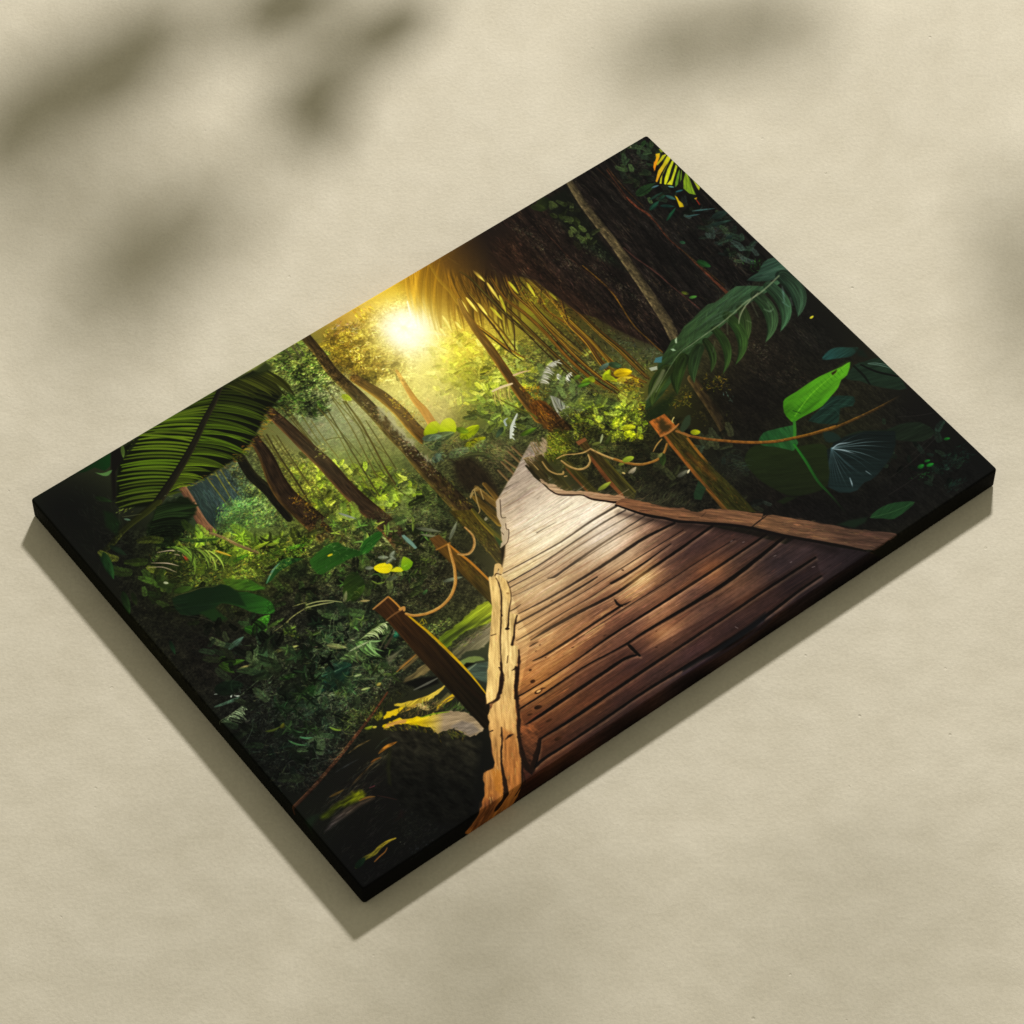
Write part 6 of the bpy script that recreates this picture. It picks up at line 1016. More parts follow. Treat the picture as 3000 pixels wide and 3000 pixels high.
('fill',[(254,458),(277,474),(299,497),(311,527),(301,526),(278,511),(256,491)],(70,94,34),{'c2':(60,100,34),'ax':((257,471),(304,521)),'soft':5,'k':2,'tex':(0.3,20,4,20),'jag':1.5}),
('fill',[(149,436),(187,444),(211,449),(230,462),(244,465),(256,480),(260,501),(276,513),(292,539),(300,562),(297,578),(288,587),(267,573),(253,554),(242,531),(220,504),(198,508),(170,500),(141,478)],(27,46,27),{'c2':(50,98,36),'ax':((208,481),(292,577)),'k':2,'soft':2.4,'tex':(0.16,70,4,28)}),
('fill',[(262,502),(254,541),(230,509),(194,481),(161,473),(180,446),(210,450),(244,466),(256,484)],(26,46,25),{'soft':5,'a':0.75}),
('band',[(156,433),(187,444),(211,450),(230,462),(244,465)],[1.1,1.8,1.5,1.1],(86,84,48),{'a':0.8}),
('fill',[(173,496),(204,506),(207,542),(182,530)],(34,58,28),{'soft':6}),
('scatter',[(210,517),(224,518),(237,534),(218,537)],37,[3.0,6.8],[1.5,3.0],(-180,180),{'pal':[(120,150,50),(90,120,40)],'mix':1,'a':0.8,'seed':98}),
('leaf',(224,582),(241,609),25.8,(54,98,36),{'c2':(42,80,30),'rib':(80,130,50)}),
('leaf',(237,593),(281,587),28.9,(70,118,44),{'c2':(52,96,36)}),
('leaf',(241,609),(262,600),19.8,(84,140,36),{'c2':(66,118,32)}),
('leaf',(238,607),(276,589),16.7,(62,116,38),{}),
('fill',[(316,520),(338,505),(370,492),(388,497),(411,516),(388,513),(355,512),(330,520)],(36,80,36),{'c2':(42,74,34),'ax':((331,514),(397,509)),'soft':2,'k':2}),
('band',[(319,520),(345,503),(367,496)],[1.5,4.6,1.5],(110,140,125),{'a':0.8}),
('fill',[(355,512),(387,514),(413,525),(398,558),(368,549),(346,525)],(26,40,24),{'soft':18,'a':0.5}),
('fill',[(419,529),(452,523),(456,540),(421,576),(418,570),(410,561),(412,542)],(54,86,32),{'soft':2,'tex':(0.3,30,3,30)}),
('band',[(328,597),(355,606),(381,621)],[1.5,3.0,1.9],(128,128,85),{'cr':(74,76,46)}),
('band',[(289,621),(320,616),(353,617),(377,626)],[1.5,3.0,1.9],(128,128,85),{'cr':(74,76,46)}),
('band',[(259,623),(300,621)],[1.5,3.0,1.9],(128,128,85),{'cr':(74,76,46)}),
('scatter',[(356,581),(411,579),(381,621),(347,602)],204,[3.8,10.6],[1.1,2.3],(60,140),{'pal':[(95,95,50),(50,52,32),(120,115,70)],'mix':0.7,'a':0.7,'seed':99}),
('fill',[(180,646),(194,634),(215,632),(227,642),(233,664),(229,689),(200,669)],(62,78,50),{'c2':(80,96,66),'ax':((184,653),(229,647)),'soft':3,'k':2}),
('comb',[(198,633),(220,636),(232,651),(234,671)],[(183,649),(196,666),(212,678),(228,687)],22,1.9,[(120,138,100),(95,112,78)],{'bow':0.05,'seed':100,'jit':6}),
('leaf',(133,622),(180,643),19.8,(62,92,34),{'c2':(46,69,25),'rib':(86,128,47)}),
('leaf',(133,622),(147,655),15.2,(56,80,32),{'c2':(42,60,24),'rib':(78,112,44)}),
('leaf',(169,603),(210,596),16.7,(80,104,90),{'c2':(60,78,67),'rib':(112,145,125)}),
('leaf',(259,609),(298,609),12.2,(70,90,45),{'c2':(52,67,33),'rib':(98,125,62)}),
('leaf',(157,652),(187,660),7.6,(110,105,70),{'c2':(82,78,52),'rib':(154,147,98)}),
('leaf',(235,662),(285,680),12.2,(110,112,70),{'c2':(82,84,52),'rib':(154,156,98)}),
('leaf',(242,664),(280,687),9.1,(90,96,58),{'c2':(67,72,43),'rib':(125,134,81)}),
('leaf',(277,637),(300,651),10.6,(84,104,40),{'c2':(63,78,30),'rib':(117,145,56)}),
('leaf',(279,631),(302,641),10.6,(74,94,38),{'c2':(55,70,28),'rib':(103,131,53)}),
('leaf',(283,648),(297,669),7.6,(96,100,44),{'c2':(72,75,33),'rib':(134,140,61)}),
('leaf',(189,684),(216,685),18.2,(44,58,28),{'c2':(33,43,21),'rib':(61,81,39)}),
('leaf',(141,610),(154,613),12.2,(50,72,30),{'c2':(37,54,22),'rib':(70,100,42)}),
('leaf',(210,720),(244,733),16.7,(42,66,30),{'c2':(31,49,22),'rib':(58,92,42)}),
('leaf',(232,773),(253,786),30.4,(40,66,30),{'c2':(30,49,22),'rib':(56,92,42)}),
('scatter',[(215,596),(254,612),(315,646),(317,709),(206,863),(126,811),(126,735),(193,687),(227,693)],1394,[5.3,18.2],[1.1,3.0],(-170,40),{'gain':(0.5,2.1),'pal':[(70,84,48),(100,110,75),(28,34,24),(46,60,36)],'mix':0.45,'a':0.7,'seed':101}),
('comb',[(85,670),(100,679),(111,690),(121,703)],[(92,667),(108,680),(118,692),(124,705)],10,3.0,[(150,158,150)],{'bow':0.1,'seed':102,'jit':5}),
('band',[(122,706),(109,705),(84,699),(70,695)],[1.5,7.6,6.1,1.5],(70,90,76),{}),
('band',[(124,705),(150,701),(187,695),(217,699)],[1.5,1.8,1.5],(80,92,70),{}),
('scatter',[(177,708),(221,715),(217,722),(178,715)],27,[10.6,21.3],[1.5,3.0],(-35,0),{'pal':[(140,150,120)],'mix':1,'a':0.8,'seed':103}),
('scatter',[(86,664),(130,695),(120,704),(85,677)],44,[12.2,25.8],[1.1,2.3],(5,40),{'pal':[(150,158,160),(110,120,118)],'mix':1,'a':0.8,'seed':104}),
('comb',[(60,732),(83,731),(107,727),(120,727)],[(77,750),(96,755),(110,746),(117,738)],12,4.6,[(125,140,112)],{'bow':-0.12,'seed':105,'jit':5,'rng_gain':(0.7,1.2)}),
('band',[(48,727),(79,729),(119,726)],[1.1,1.5,1.1],(110,120,95),{}),
('leaf',(98,667),(143,688),45.6,(26,42,28),{'c2':(24,34,24)}),
('band',[(119,687),(128,670),(148,665),(170,669)],[1.1,1.1,0.9],(50,70,50),{'a':0.7}),
('band',[(149,487),(165,503),(177,522),(184,540)],[0.8,1.4,0.8],(90,84,76),{'a':0.6}),
('leaf',(103,261),(83,327),22.8,(40,72,38),{'c2':(28,52,30)}),
('leaf',(81,363),(61,416),19.8,(36,56,28),{}),
('leaf',(94,376),(84,407),13.7,(40,50,26),{}),
('leaf',(123,256),(136,294),16.7,(34,50,34),{}),
('leaf',(89,516),(79,549),10.6,(30,54,34),{}),
('scatter',[(108,367),(149,436),(180,542),(193,620),(112,658),(111,523),(88,437)],357,[7.6,30.4],[0.8,2.0],(30,90),{'gain':(0.7,1.7),'pal':[(44,50,34),(34,40,36)],'mix':0.4,'a':0.45,'seed':106}),
('scatter',[(183,537),(182,570),(148,602),(146,567)],68,[2.3,6.1],[1.5,2.3],(30,90),{'pal':[(80,82,50)],'mix':1,'a':0.4,'seed':107}),
('scatter',[(492,455),(560,501),(552,551),(544,616),(606,670),(605,718),(599,762),(550,779),(520,763),(500,733),(494,691),(451,689),(419,664),(396,626),(391,567),(454,476)],2890,[4.6,15.2],[1.1,3.0],(-170,30),{'gain':(0.45,1.9),'pal':[(98,104,60),(40,44,28),(120,124,85),(66,74,40),(28,30,22)],'mix':0.45,'a':0.72,'seed':108}),
('scatter',[(585,506),(709,601),(709,636),(676,661),(663,633),(608,629),(578,617),(591,553)],1054,[4.6,15.2],[1.1,2.7],(-170,40),{'gain':(0.5,1.7),'pal':[(112,116,86),(60,62,42),(90,98,62)],'mix':0.45,'a':0.7,'seed':109}),
('scatter',[(341,625),(444,698),(450,729),(456,781),(447,822),(412,855),(358,868),(306,887),(252,908),(179,852)],3230,[5.3,19.8],[1.1,2.7],(-175,45),{'gain':(0.45,2.1),'pal':[(88,104,68),(50,66,44),(26,32,24),(120,132,98),(34,62,52)],'mix':0.45,'a':0.72,'seed':110}),
('scatter',[(501,789),(550,813),(494,835),(500,849),(478,812)],272,[4.6,12.2],[1.5,2.7],(-160,20),{'gain':(0.6,1.8),'pal':[(110,130,60),(70,90,45),(150,160,90)],'mix':0.7,'a':0.8,'seed':111}),
('mottle',[(483,427),(687,616),(682,770),(637,839),(414,901),(322,879),(187,795),(148,665)],0.36,{'sc':0.8,'seed':12}),
('ferns',[(500,440),(659,573),(631,668),(570,726),(466,707),(408,601),(434,496)],64,[19.8,47.1],[(84,108,48),(60,84,40),(110,125,70),(46,66,36)],{'seed':4,'gain':(0.3,1.4)}),
('ferns',[(495,458),(654,591),(595,703),(420,631)],46,[9.1,19.8],[(90,120,44),(120,140,60),(60,90,40)],{'seed':5,'kind':'r'}),
('ferns',[(348,616),(456,720),(445,814),(402,861),(310,850),(208,811)],66,[22.8,53.2],[(74,106,54),(54,84,50),(110,130,84),(40,66,44)],{'seed':6,'gain':(0.22,1.3)}),
('ferns',[(338,629),(468,750),(386,849),(218,819)],40,[10.6,22.8],[(70,104,50),(46,80,48),(100,124,60)],{'seed':7,'gain':(0.22,1.2),'kind':'r'}),
('fill',[(420,527),(453,520),(474,519),(491,527),(492,540),(503,556),(518,582),(497,576),(464,571),(436,571),(414,567),(414,543)],(50,90,34),{'c2':(38,74,28),'ax':((420,527),(518,582)),'k':2,'soft':2,'tex':(0.2,40,4,0)}),
('fill',[(509,573),(531,556),(550,553),(570,554),(571,566),(544,577),(522,584)],(50,98,38),{'c2':(42,84,32),'ax':((509,573),(570,554)),'k':2,'soft':2,'tex':(0.2,40,4,0)}),
('fill',[(430,625),(450,606),(471,601),(477,619),(472,643),(441,653),(416,652)],(50,70,26),{'c2':(38,54,24),'ax':((430,625),(477,619)),'k':2,'soft':2,'tex':(0.2,40,4,0)}),
('band',[(422,536),(461,537),(491,550),(515,579)],[1.1,1.5,0.8],(26,58,18),{'a':0.7}),
('band',[(513,574),(539,562),(568,560)],[1.1,1.5,0.8],(26,58,18),{'a':0.7}),
('band',[(438,533),(418,553)],[1.2,0.8],(34,72,20),{'a':0.5}),
('band',[(450,538),(434,555)],[1.2,0.8],(34,72,20),{'a':0.5}),
('band',[(462,543),(450,557)],[1.2,0.8],(34,72,20),{'a':0.5}),
('band',[(474,548),(466,559)],[1.2,0.8],(34,72,20),{'a':0.5}),
('band',[(485,553),(482,561)],[1.2,0.8],(34,72,20),{'a':0.5}),
('band',[(497,558),(498,563)],[1.2,0.8],(34,72,20),{'a':0.5}),
('band',[(509,563),(515,565)],[1.2,0.8],(34,72,20),{'a':0.5}),
('fill',[(453,540),(459,539),(465,542),(462,545),(454,543)],(196,176,50),{}),
('leaf',(415,651),(434,631),10.6,(105,110,80),{}),
('leaf',(429,658),(471,642),19.8,(56,76,28),{}),
('fill',[(509,620),(525,619),(540,629),(541,641),(526,648),(512,636)],(222,204,34),{'c2':(200,188,36),'ax':((512,622),(535,643)),'k':3}),
('fill',[(531,647),(548,646),(555,659),(547,661)],(190,190,42),{'k':2}),
('fill',[(555,650),(570,635),(576,638),(580,657),(564,666),(553,661)],(104,140,30),{'c2':(130,156,40),'ax':((567,661),(570,639)),'k':2}),
('band',[(510,620),(528,631),(539,641)],[0.8,1.2,0.8],(160,150,20),{'a':0.7}),
('leaf',(532,605),(548,618),12.2,(122,128,112),{'c2':(96,102,86),'rib':(150,154,140)}),
('leaf',(551,620),(567,612),12.2,(122,128,112),{'c2':(96,102,86),'rib':(150,154,140)}),
('leaf',(536,627),(555,624),10.6,(122,128,112),{'c2':(96,102,86),'rib':(150,154,140)}),
('leaf',(497,611),(509,620),12.2,(122,128,112),{'c2':(96,102,86),'rib':(150,154,140)}),
('leaf',(556,631),(555,617),9.1,(122,128,112),{'c2':(96,102,86),'rib':(150,154,140)}),
('leaf',(635,594),(669,632),10.6,(112,116,96),{'c2':(110,114,90)}),
('leaf',(633,612),(664,646),7.6,(104,106,86),{}),
('leaf',(671,657),(710,631),9.9,(118,122,104),{'c2':(110,114,95)}),
('leaf',(533,469),(553,503),6.8,(120,126,116),{}),
('leaf',(602,591),(606,635),12.2,(112,140,130),{'c2':(90,116,106)}),
('fill',[(600,592),(606,592),(608,633),(602,634)],(110,136,126),{}),
('band',[(352,610),(372,617),(393,630),(411,648)],[2.3,3.0,1.5],(150,152,108),{}),
('band',[(348,616),(374,626),(398,638)],[2.3,3.0,1.5],(150,152,108),{}),
('band',[(348,692),(368,670),(388,658)],[1.1,1.5,0.9],(110,116,90),{'a':0.7}),
('band',[(357,695),(373,673),(389,662)],[1.1,1.5,0.9],(110,116,90),{'a':0.7}),
('band',[(340,699),(354,696),(371,703)],[1.1,1.5,0.9],(110,116,90),{'a':0.7}),
('leaf',(441,668),(458,679),6.1,(140,128,90),{}),
('leaf',(513,658),(535,666),13.7,(80,88,66),{}),
('leaf',(600,731),(637,746),12.2,(120,125,105),{'c2':(90,95,80)}),
('leaf',(550,731),(563,727),9.1,(70,100,60),{}),
('comb',[(390,741),(414,739),(438,737),(453,740)],[(398,754),(424,757),(442,754),(453,747)],18,2.6,[(150,165,120),(165,175,135)],{'bow':-0.15,'seed':112,'jit':4}),
('band',[(387,742),(421,738),(457,742)],[1.2,1.7,1.1],(130,145,100),{}),
('comb',[(375,743),(391,748),(403,758)],[(376,791),(393,784),(409,769)],14,5.3,[(86,116,66),(110,132,92)],{'bow':0.06,'seed':113,'jit':8,'rng_gain':(0.6,1.3)}),
('comb',[(328,754),(347,752),(369,752)],[(345,773),(360,779),(374,779)],10,4.6,[(90,110,70)],{'seed':114,'jit':8}),
('leaf',(290,768),(338,779),45.6,(34,64,50),{'c2':(25,48,37),'rib':(47,89,70)}),
('leaf',(249,787),(292,770),38.0,(38,72,60),{'c2':(28,54,45),'rib':(53,100,84)}),
('leaf',(270,800),(327,790),35.0,(30,54,40),{'c2':(22,40,30),'rib':(42,75,56)}),
('leaf',(229,781),(261,776),30.4,(34,60,28),{'c2':(25,45,21),'rib':(47,84,39)}),
('leaf',(328,713),(355,741),16.7,(125,128,90),{'c2':(93,96,67),'rib':(175,179,125)}),
('leaf',(355,751),(401,756),7.6,(130,140,110),{'c2':(97,105,82),'rib':(182,196,154)}),
('leaf',(446,776),(457,772),19.8,(46,104,82),{'c2':(34,78,61),'rib':(64,145,114)}),
('leaf',(320,838),(337,844),7.6,(140,150,100),{'c2':(105,112,75),'rib':(196,210,140)}),
('leaf',(328,804),(341,809),7.6,(130,140,105),{'c2':(97,105,78),'rib':(182,196,147)}),
('leaf',(261,809),(275,816),7.6,(110,120,95),{'c2':(82,90,71),'rib':(154,168,133)}),
('leaf',(351,848),(359,848),10.6,(150,140,80),{'c2':(112,105,60),'rib':(210,196,112)}),
('scatter',[(309,682),(386,717),(385,801),(327,873),(249,830),(265,742)],221,[10.6,25.8],[1.1,2.1],(-150,20),{'pal':[(150,160,125),(110,130,95),(130,140,80)],'mix':1,'a':0.7,'seed':115,'bend':0.3}),
('band',[(415,787),(448,769),(474,745)],[6.1,4.6,2.3],(70,62,50),{'a':0.8}),
('band',[(404,783),(431,769),(465,754)],[2.3,2.3,1.5],(95,90,70),{'a':0.7}),
('fill',[(506,834),(556,828),(602,822),(639,822),(640,845),(619,867),(584,857),(548,853),(509,860)],(104,122,42),{'c2':(140,150,50),'ax':((515,844),(633,830)),'soft':3,'tex':(0.5,60,5,-4),'jag':1.5}),
('fill',[(512,841),(561,839),(627,852),(623,861),(567,850),(511,858)],(46,54,28),{'soft':8,'a':0.5}),
('fill',[(516,870),(556,865),(619,867),(587,899),(557,900),(533,891),(512,896)],(120,114,94),{'c2':(96,94,72),'ax':((590,875),(517,879)),'soft':3,'tex':(0.4,40,5,-8),'jag':1.5}),
('scatter',[(516,869),(562,863),(611,867),(577,874),(527,877)],289,[6.1,19.8],[1.5,3.0],(-20,20),{'pal':[(110,124,46),(70,78,36),(150,146,126),(46,46,34)],'mix':0.8,'a':0.6,'seed':116}),
('fill',[(503,902),(532,904),(550,917),(552,929),(536,921),(512,922),(500,913)],(112,124,78),{'soft':3,'k':2}),
('fill',[(505,920),(533,925),(557,937),(525,976),(517,963),(508,943)],(72,84,74),{'soft':4,'tex':(0.3,30,5,40)}),
('fill',[(500,916),(520,912),(534,923),(512,922)],(22,22,18),{'soft':3}),
('band',[(496,917),(509,927),(534,926)],[1.5,3.8,1.5],(120,130,110),{}),
('fill',[(402,808),(443,809),(427,813),(398,821)],(92,92,74),{'soft':5,'tex':(0.3,20,3,0)}),
('fill',[(393,874),(419,868),(460,866),(455,882),(425,882)],(120,108,76),{'c2':(90,82,58),'ax':((455,868),(398,874)),'soft':3,'tex':(0.45,30,3,-4),'jag':1.1}),
('fill',[(408,839),(456,833),(455,845),(412,852)],(98,86,58),{'soft':4,'tex':(0.5,30,3,-4)}),
('band',[(399,846),(428,841),(453,837)],[1.5,3.0,1.5],(150,112,60),{}),
('fill',[(394,875),(429,885),(455,902),(449,917),(411,908)],(24,24,20),{'soft':6}),
('band',[(401,900),(431,904),(454,906)],[2.3,5.3,2.3],(92,92,84),{}),
('fill',[(349,903),(378,916),(424,928),(454,928),(440,935),(413,936),(384,931),(361,920)],(190,166,80),{'c2':(170,150,60),'ax':((438,929),(354,911)),'soft':2,'tex':(0.35,40,3,-6),'jag':0.9}),
('fill',[(314,917),(330,910),(355,917),(365,919),(343,925),(329,922)],(206,176,40),{'soft':2,'jag':1.1}),
('fill',[(346,926),(380,927),(392,933),(371,933)],(170,140,70),{'soft':2}),
('fill',[(384,930),(392,933),(399,954),(389,950)],(196,172,120),{'soft':2,'jag':0.8}),
('fill',[(424,954),(452,953),(456,961),(426,963),(406,964)],(196,164,48),{'soft':2,'jag':1.1}),
('fill',[(414,953),(450,945),(452,953),(421,955)],(96,92,62),{'soft':3}),
('band',[(408,965),(438,958),(455,961)],[2.3,3.0,2.3],(110,96,60),{}),
('fill',[(302,903),(323,900),(317,912),(303,914)],(150,150,40),{'soft':5,'a':0.8}),
('scatter',[(287,912),(335,876),(394,895),(362,900),(337,897),(301,916)],272,[6.1,18.2],[1.1,2.3],(-120,-10),{'pal':[(130,130,60),(90,100,50),(60,66,36)],'mix':0.8,'a':0.75,'seed':117}),
('scatter',[(345,923),(413,943),(424,965),(374,959),(338,941)],289,[5.3,15.2],[1.1,2.3],(-60,20),{'pal':[(120,104,60),(50,48,28),(34,34,22),(160,140,80)],'mix':0.9,'a':0.75,'seed':118}),
('scatter',[(415,970),(458,971),(463,1001),(452,1009),(415,977)],204,[5.3,15.2],[1.5,3.0],(-50,0),{'pal':[(90,130,44),(60,84,34),(120,124,90)],'mix':0.9,'a':0.75,'seed':119}),
('band',[(512,777),(509,788),(501,784)],[1.5,1.8,1.2],(150,140,45),{}),
('band',[(516,780),(514,791)],[1.5,1.8,1.2],(150,140,45),{}),
('band',[(500,783),(515,777)],[1.5,1.8,1.2],(150,140,45),{}),
('scatter',[(60,1001),(160,989),(251,995),(235,1046),(231,1113),(246,1166),(273,1202),(149,1188),(68,1188),(72,1111)],442,[4.6,22.8],[0.8,1.8],(-30,10),{'gain':(0.6,2.6),'pal':[(48,48,44),(40,46,34),(58,50,42)],'mix':0.4,'a':0.4,'seed':170}),
('scatter',[(104,993),(160,989),(266,974),(254,1016),(195,1034),(91,1047)],255,[6.1,30.4],[0.8,2.0],(-22,8),{'gain':(0.6,2.6),'pal':[(92,78,50),(70,66,44),(60,58,56)],'mix':0.6,'a':0.5,'seed':171}),
('fill',[(302,936),(342,957),(371,999),(413,1028),(430,1074),(364,1146),(318,1200),(287,1195),(252,1158),(228,1099),(227,1056),(249,1019),(288,978)],(50,48,38),{'c2':(24,24,21),'ax':((367,986),(275,1077)),'soft':16,'tex':(0.5,14,8,70)}),
('fill',[(302,936),(314,930),(339,938),(374,959),(396,966),(422,979),(440,992),(456,1019),(457,1036),(449,1056),(424,1053),(417,1033),(407,1017),(378,1008),(370,982),(343,955),(326,942)],(204,176,26),{'c2':(146,130,108),'ax':((364,957),(404,992)),'soft':2,'tex':(0.25,24,5,25),'jag':1.7}),
('fill',[(302,936),(314,930),(339,938),(350,946),(343,951),(325,942)],(180,140,78),{'soft':3,'tex':(0.3,20,3,20)}),
('fill',[(407,1010),(432,1013),(446,1031),(446,1053),(424,1050),(416,1031)],(128,118,108),{'soft':6,'tex':(0.25,20,4,20)}),
('band',[(373,959),(400,968),(425,982)],[1.5,3.8,1.5],(120,150,40),{'a':0.7}),
('scatter',[(302,936),(340,952),(370,982),(380,1006),(410,1021),(420,1037),(409,1044),(372,1013),(364,987),(335,958)],561,[3.8,10.6],[1.2,2.3],(60,120),{'pal':[(90,100,24),(60,64,20),(140,130,30),(26,26,18)],'mix':1,'a':0.8,'seed':120}),
('scatter',[(280,985),(346,996),(403,1066),(312,1186),(242,1099),(236,1048)],442,[3.8,15.2],[1.1,2.3],(60,110),{'gain':(0.8,1.5),'a':0.3,'seed':121}),
('fill',[(283,974),(288,978),(256,1018),(237,1048),(235,1040),(254,1009)],(44,46,26),{'soft':5,'a':0.7}),
('scatter',[(225,1099),(253,1156),(242,1179),(186,1174),(180,1146)],323,[2.3,6.1],[1.1,2.3],(-60,40),{'pal':[(50,54,36),(40,44,40),(70,72,66)],'mix':1,'a':0.4,'seed':122}),
('band',[(357,873),(310,893),(238,920),(183,939),(111,961),(44,976)],[3.8,5.3,6.5,6.8,7.2,7.2],(84,54,36),{'ce':(66,48,38),'cl':(54,36,26),'cr':(110,74,50),'tex':(0.35,26,2)}),
('band',[(213,939),(239,937),(267,940)],[0.8,3.8,4.1,0.8],(96,82,52),{'tex':(0.6,12,2),'a':0.85}),
('band',[(260,975),(281,972),(305,975)],[0.8,6.7,7.3,0.8],(156,108,48),{'tex':(0.6,12,2),'a':0.85}),
('band',[(236,982),(247,982),(259,984)],[0.8,3.8,4.1,0.8],(150,100,46),{'tex':(0.6,12,2),'a':0.85}),
('band',[(128,996),(143,998),(161,999)],[0.8,5.0,5.5,0.8],(92,74,38),{'tex':(0.6,12,2),'a':0.85}),
('band',[(181,998),(213,991),(255,982)],[0.8,2.1,2.3,0.8],(84,66,40),{'tex':(0.6,12,2),'a':0.85}),
('band',[(217,997),(249,993),(274,986)],[0.8,2.1,2.3,0.8],(64,62,48),{'tex':(0.6,12,2),'a':0.85}),
('band',[(261,963),(282,957),(300,958)],[0.8,2.5,2.7,0.8],(56,62,50),{'tex':(0.6,12,2),'a':0.85}),
('band',[(170,958),(193,959),(222,961)],[0.8,2.9,3.2,0.8],(52,54,54),{'tex':(0.6,12,2),'a':0.85}),
('band',[(161,1002),(191,999),(223,992)],[0.8,1.7,1.8,0.8],(66,58,44),{'tex':(0.6,12,2),'a':0.85}),
('fill',[(91,1018),(130,1016),(169,1015),(186,1021),(185,1033),(164,1036),(132,1028),(93,1030)],(58,66,20),{'c2':(96,100,24),'ax':((106,1020),(178,1025)),'soft':7,'tex':(0.5,16,3,0),'jag':1.5}),
('fill',[(77,1052),(107,1037),(143,1036),(195,1045),(194,1050),(158,1048),(116,1050),(87,1053)],(60,56,56),{'c2':(80,68,56),'ax':((88,1051),(187,1045)),'soft':7,'tex':(0.5,20,3,0)}),
('band',[(169,1037),(187,1041),(198,1048)],[2.3,4.6,1.5],(110,84,46),{}),
('fill',[(60,1010),(77,1008),(92,1016),(70,1025),(44,1036)],(34,48,34),{'soft':10,'a':0.8}),
('band',[(78,1151),(100,1145),(123,1147),(139,1143),(156,1142),(175,1145)],[5.3,8.4,9.1,7.6,6.1,3.0],(58,62,28),{'ce':(140,124,50),'tex':(0.5,8,2)}),
('leaf',(78,1151),(104,1144),16.7,(24,44,30),{}),
('band',[(113,1162),(127,1159),(141,1157),(150,1152)],[1.9,2.6,2.3,1.5],(130,92,50),{}),
('band',[(201,1026),(211,1028)],[1.5,2.3],(120,60,70),{'a':0.7}),
('band',[(203,1049),(215,1063),(227,1079)],[0.8,1.2,0.8],(90,48,44),{'a':0.7}),
('fill',[(195,1114),(213,1116),(221,1109),(219,1101),(205,1112)],(42,28,26),{'soft':8,'a':0.6}),
('scatter',[(174,1158),(180,1160),(174,1164)],20,[1.5,3.0],[1.1,1.9],(-90,0),{'pal':[(150,152,150)],'mix':1,'a':0.8,'seed':123}),
('scatter',[(223,1098),(230,1103),(222,1107)],20,[1.5,3.0],[1.1,1.9],(-90,0),{'pal':[(120,122,120)],'mix':1,'a':0.6,'seed':124}),
('scatter',[(177,1185),(213,1188),(223,1196),(176,1209)],102,[2.3,7.6],[0.8,1.5],(-40,0),{'pal':[(60,64,80),(90,94,104)],'mix':1,'a':0.5,'seed':125}),
('scatter',[(133,694),(238,768),(314,853),(301,889),(199,935),(115,954),(69,937),(60,867),(67,788)],1955,[6.1,21.3],[1.0,2.3],(-175,45),{'gain':(0.5,2.2),'pal':[(60,78,56),(34,58,50),(90,98,72),(24,28,24),(110,116,92)],'mix':0.4,'a':0.6,'seed':126}),
('scatter',[(263,867),(309,889),(285,900),(250,903),(236,885)],221,[6.1,18.2],[1.1,2.4],(-150,-10),{'pal':[(120,130,60),(85,100,50),(60,76,40)],'mix':1,'a':0.75,'seed':127}),
('mottle',[(139,678),(279,826),(343,896),(266,934),(95,968),(57,909),(71,706)],0.34,{'sc':0.8,'seed':13}),
('ferns',[(163,597),(320,677),(306,857),(224,902),(98,941),(76,768)],70,[21.3,50.2],[(50,76,46),(36,62,46),(76,96,62)],{'seed':8,'gain':(0.2,1.25)}),
('ferns',[(194,600),(320,677),(291,855),(144,899),(122,725)],30,[10.6,24.3],[(44,74,42),(60,90,46)],{'seed':9,'gain':(0.2,1.1),'kind':'r'}),
('ferns',[(147,503),(263,572),(300,682),(182,732),(136,636)],40,[19.8,45.6],[(54,78,44),(40,62,40),(84,100,64)],{'seed':10,'gain':(0.2,1.25)}),
('leaf',(162,851),(183,868),6.1,(80,120,90),{'c2':(56,84,62),'bend':0.12}),
('leaf',(140,844),(166,877),6.1,(70,104,70),{'c2':(49,72,49),'bend':0.12}),
('leaf',(273,913),(289,917),9.1,(140,150,50),{'c2':(98,105,35),'bend':0.12}),
('leaf',(287,920),(294,923),7.6,(170,160,70),{'c2':(118,112,49),'bend':0.12}),
('leaf',(145,812),(156,807),10.6,(90,90,34),{'c2':(62,62,23),'bend':0.12}),
('leaf',(221,868),(236,889),6.8,(110,130,60),{'c2':(77,91,42),'bend':0.12}),
('leaf',(117,801),(147,809),7.6,(70,80,36),{'c2':(49,56,25),'bend':0.12}),
('band',[(68,802),(96,784),(106,775)],[0.9,1.5,0.8],(88,100,90),{'a':0.6}),
('band',[(71,824),(83,834)],[0.9,1.5,0.8],(88,100,90),{'a':0.6}),
('band',[(135,788),(148,792)],[0.9,1.5,0.8],(88,100,90),{'a':0.6}),
('band',[(160,863),(157,874)],[0.9,1.5,0.8],(88,100,90),{'a':0.6}),
('band',[(187,870),(182,843)],[0.9,1.5,0.8],(88,100,90),{'a':0.6}),
('band',[(170,886),(163,907),(160,915)],[0.9,1.5,0.8],(88,100,90),{'a':0.6}),
('band',[(156,921),(182,929)],[0.9,1.5,0.8],(88,100,90),{'a':0.6}),
('scatter',[(344,621),(444,698),(450,729),(460,791),(412,855),(306,887),(252,908),(179,852)],204,[3.8,15.2],[0.8,1.5],(-170,30),{'pal':[(170,178,140),(140,160,110),(190,190,150)],'mix':1,'a':0.7,'seed':140,'bend':0.3}),
('scatter',[(485,464),(560,501),(544,616),(606,670),(605,718),(566,757),(506,725),(454,685),(396,626)],221,[3.8,13.7],[0.8,1.5],(-170,30),{'pal':[(150,158,110),(170,172,140)],'mix':1,'a':0.6,'seed':141,'bend':0.3}),
('scatter',[(133,694),(238,768),(314,853),(286,891),(130,934),(86,868)],153,[4.6,15.2],[0.7,1.4],(-170,30),{'pal':[(130,150,125),(120,132,100),(80,130,100)],'mix':1,'a':0.6,'seed':142,'bend':0.3}),
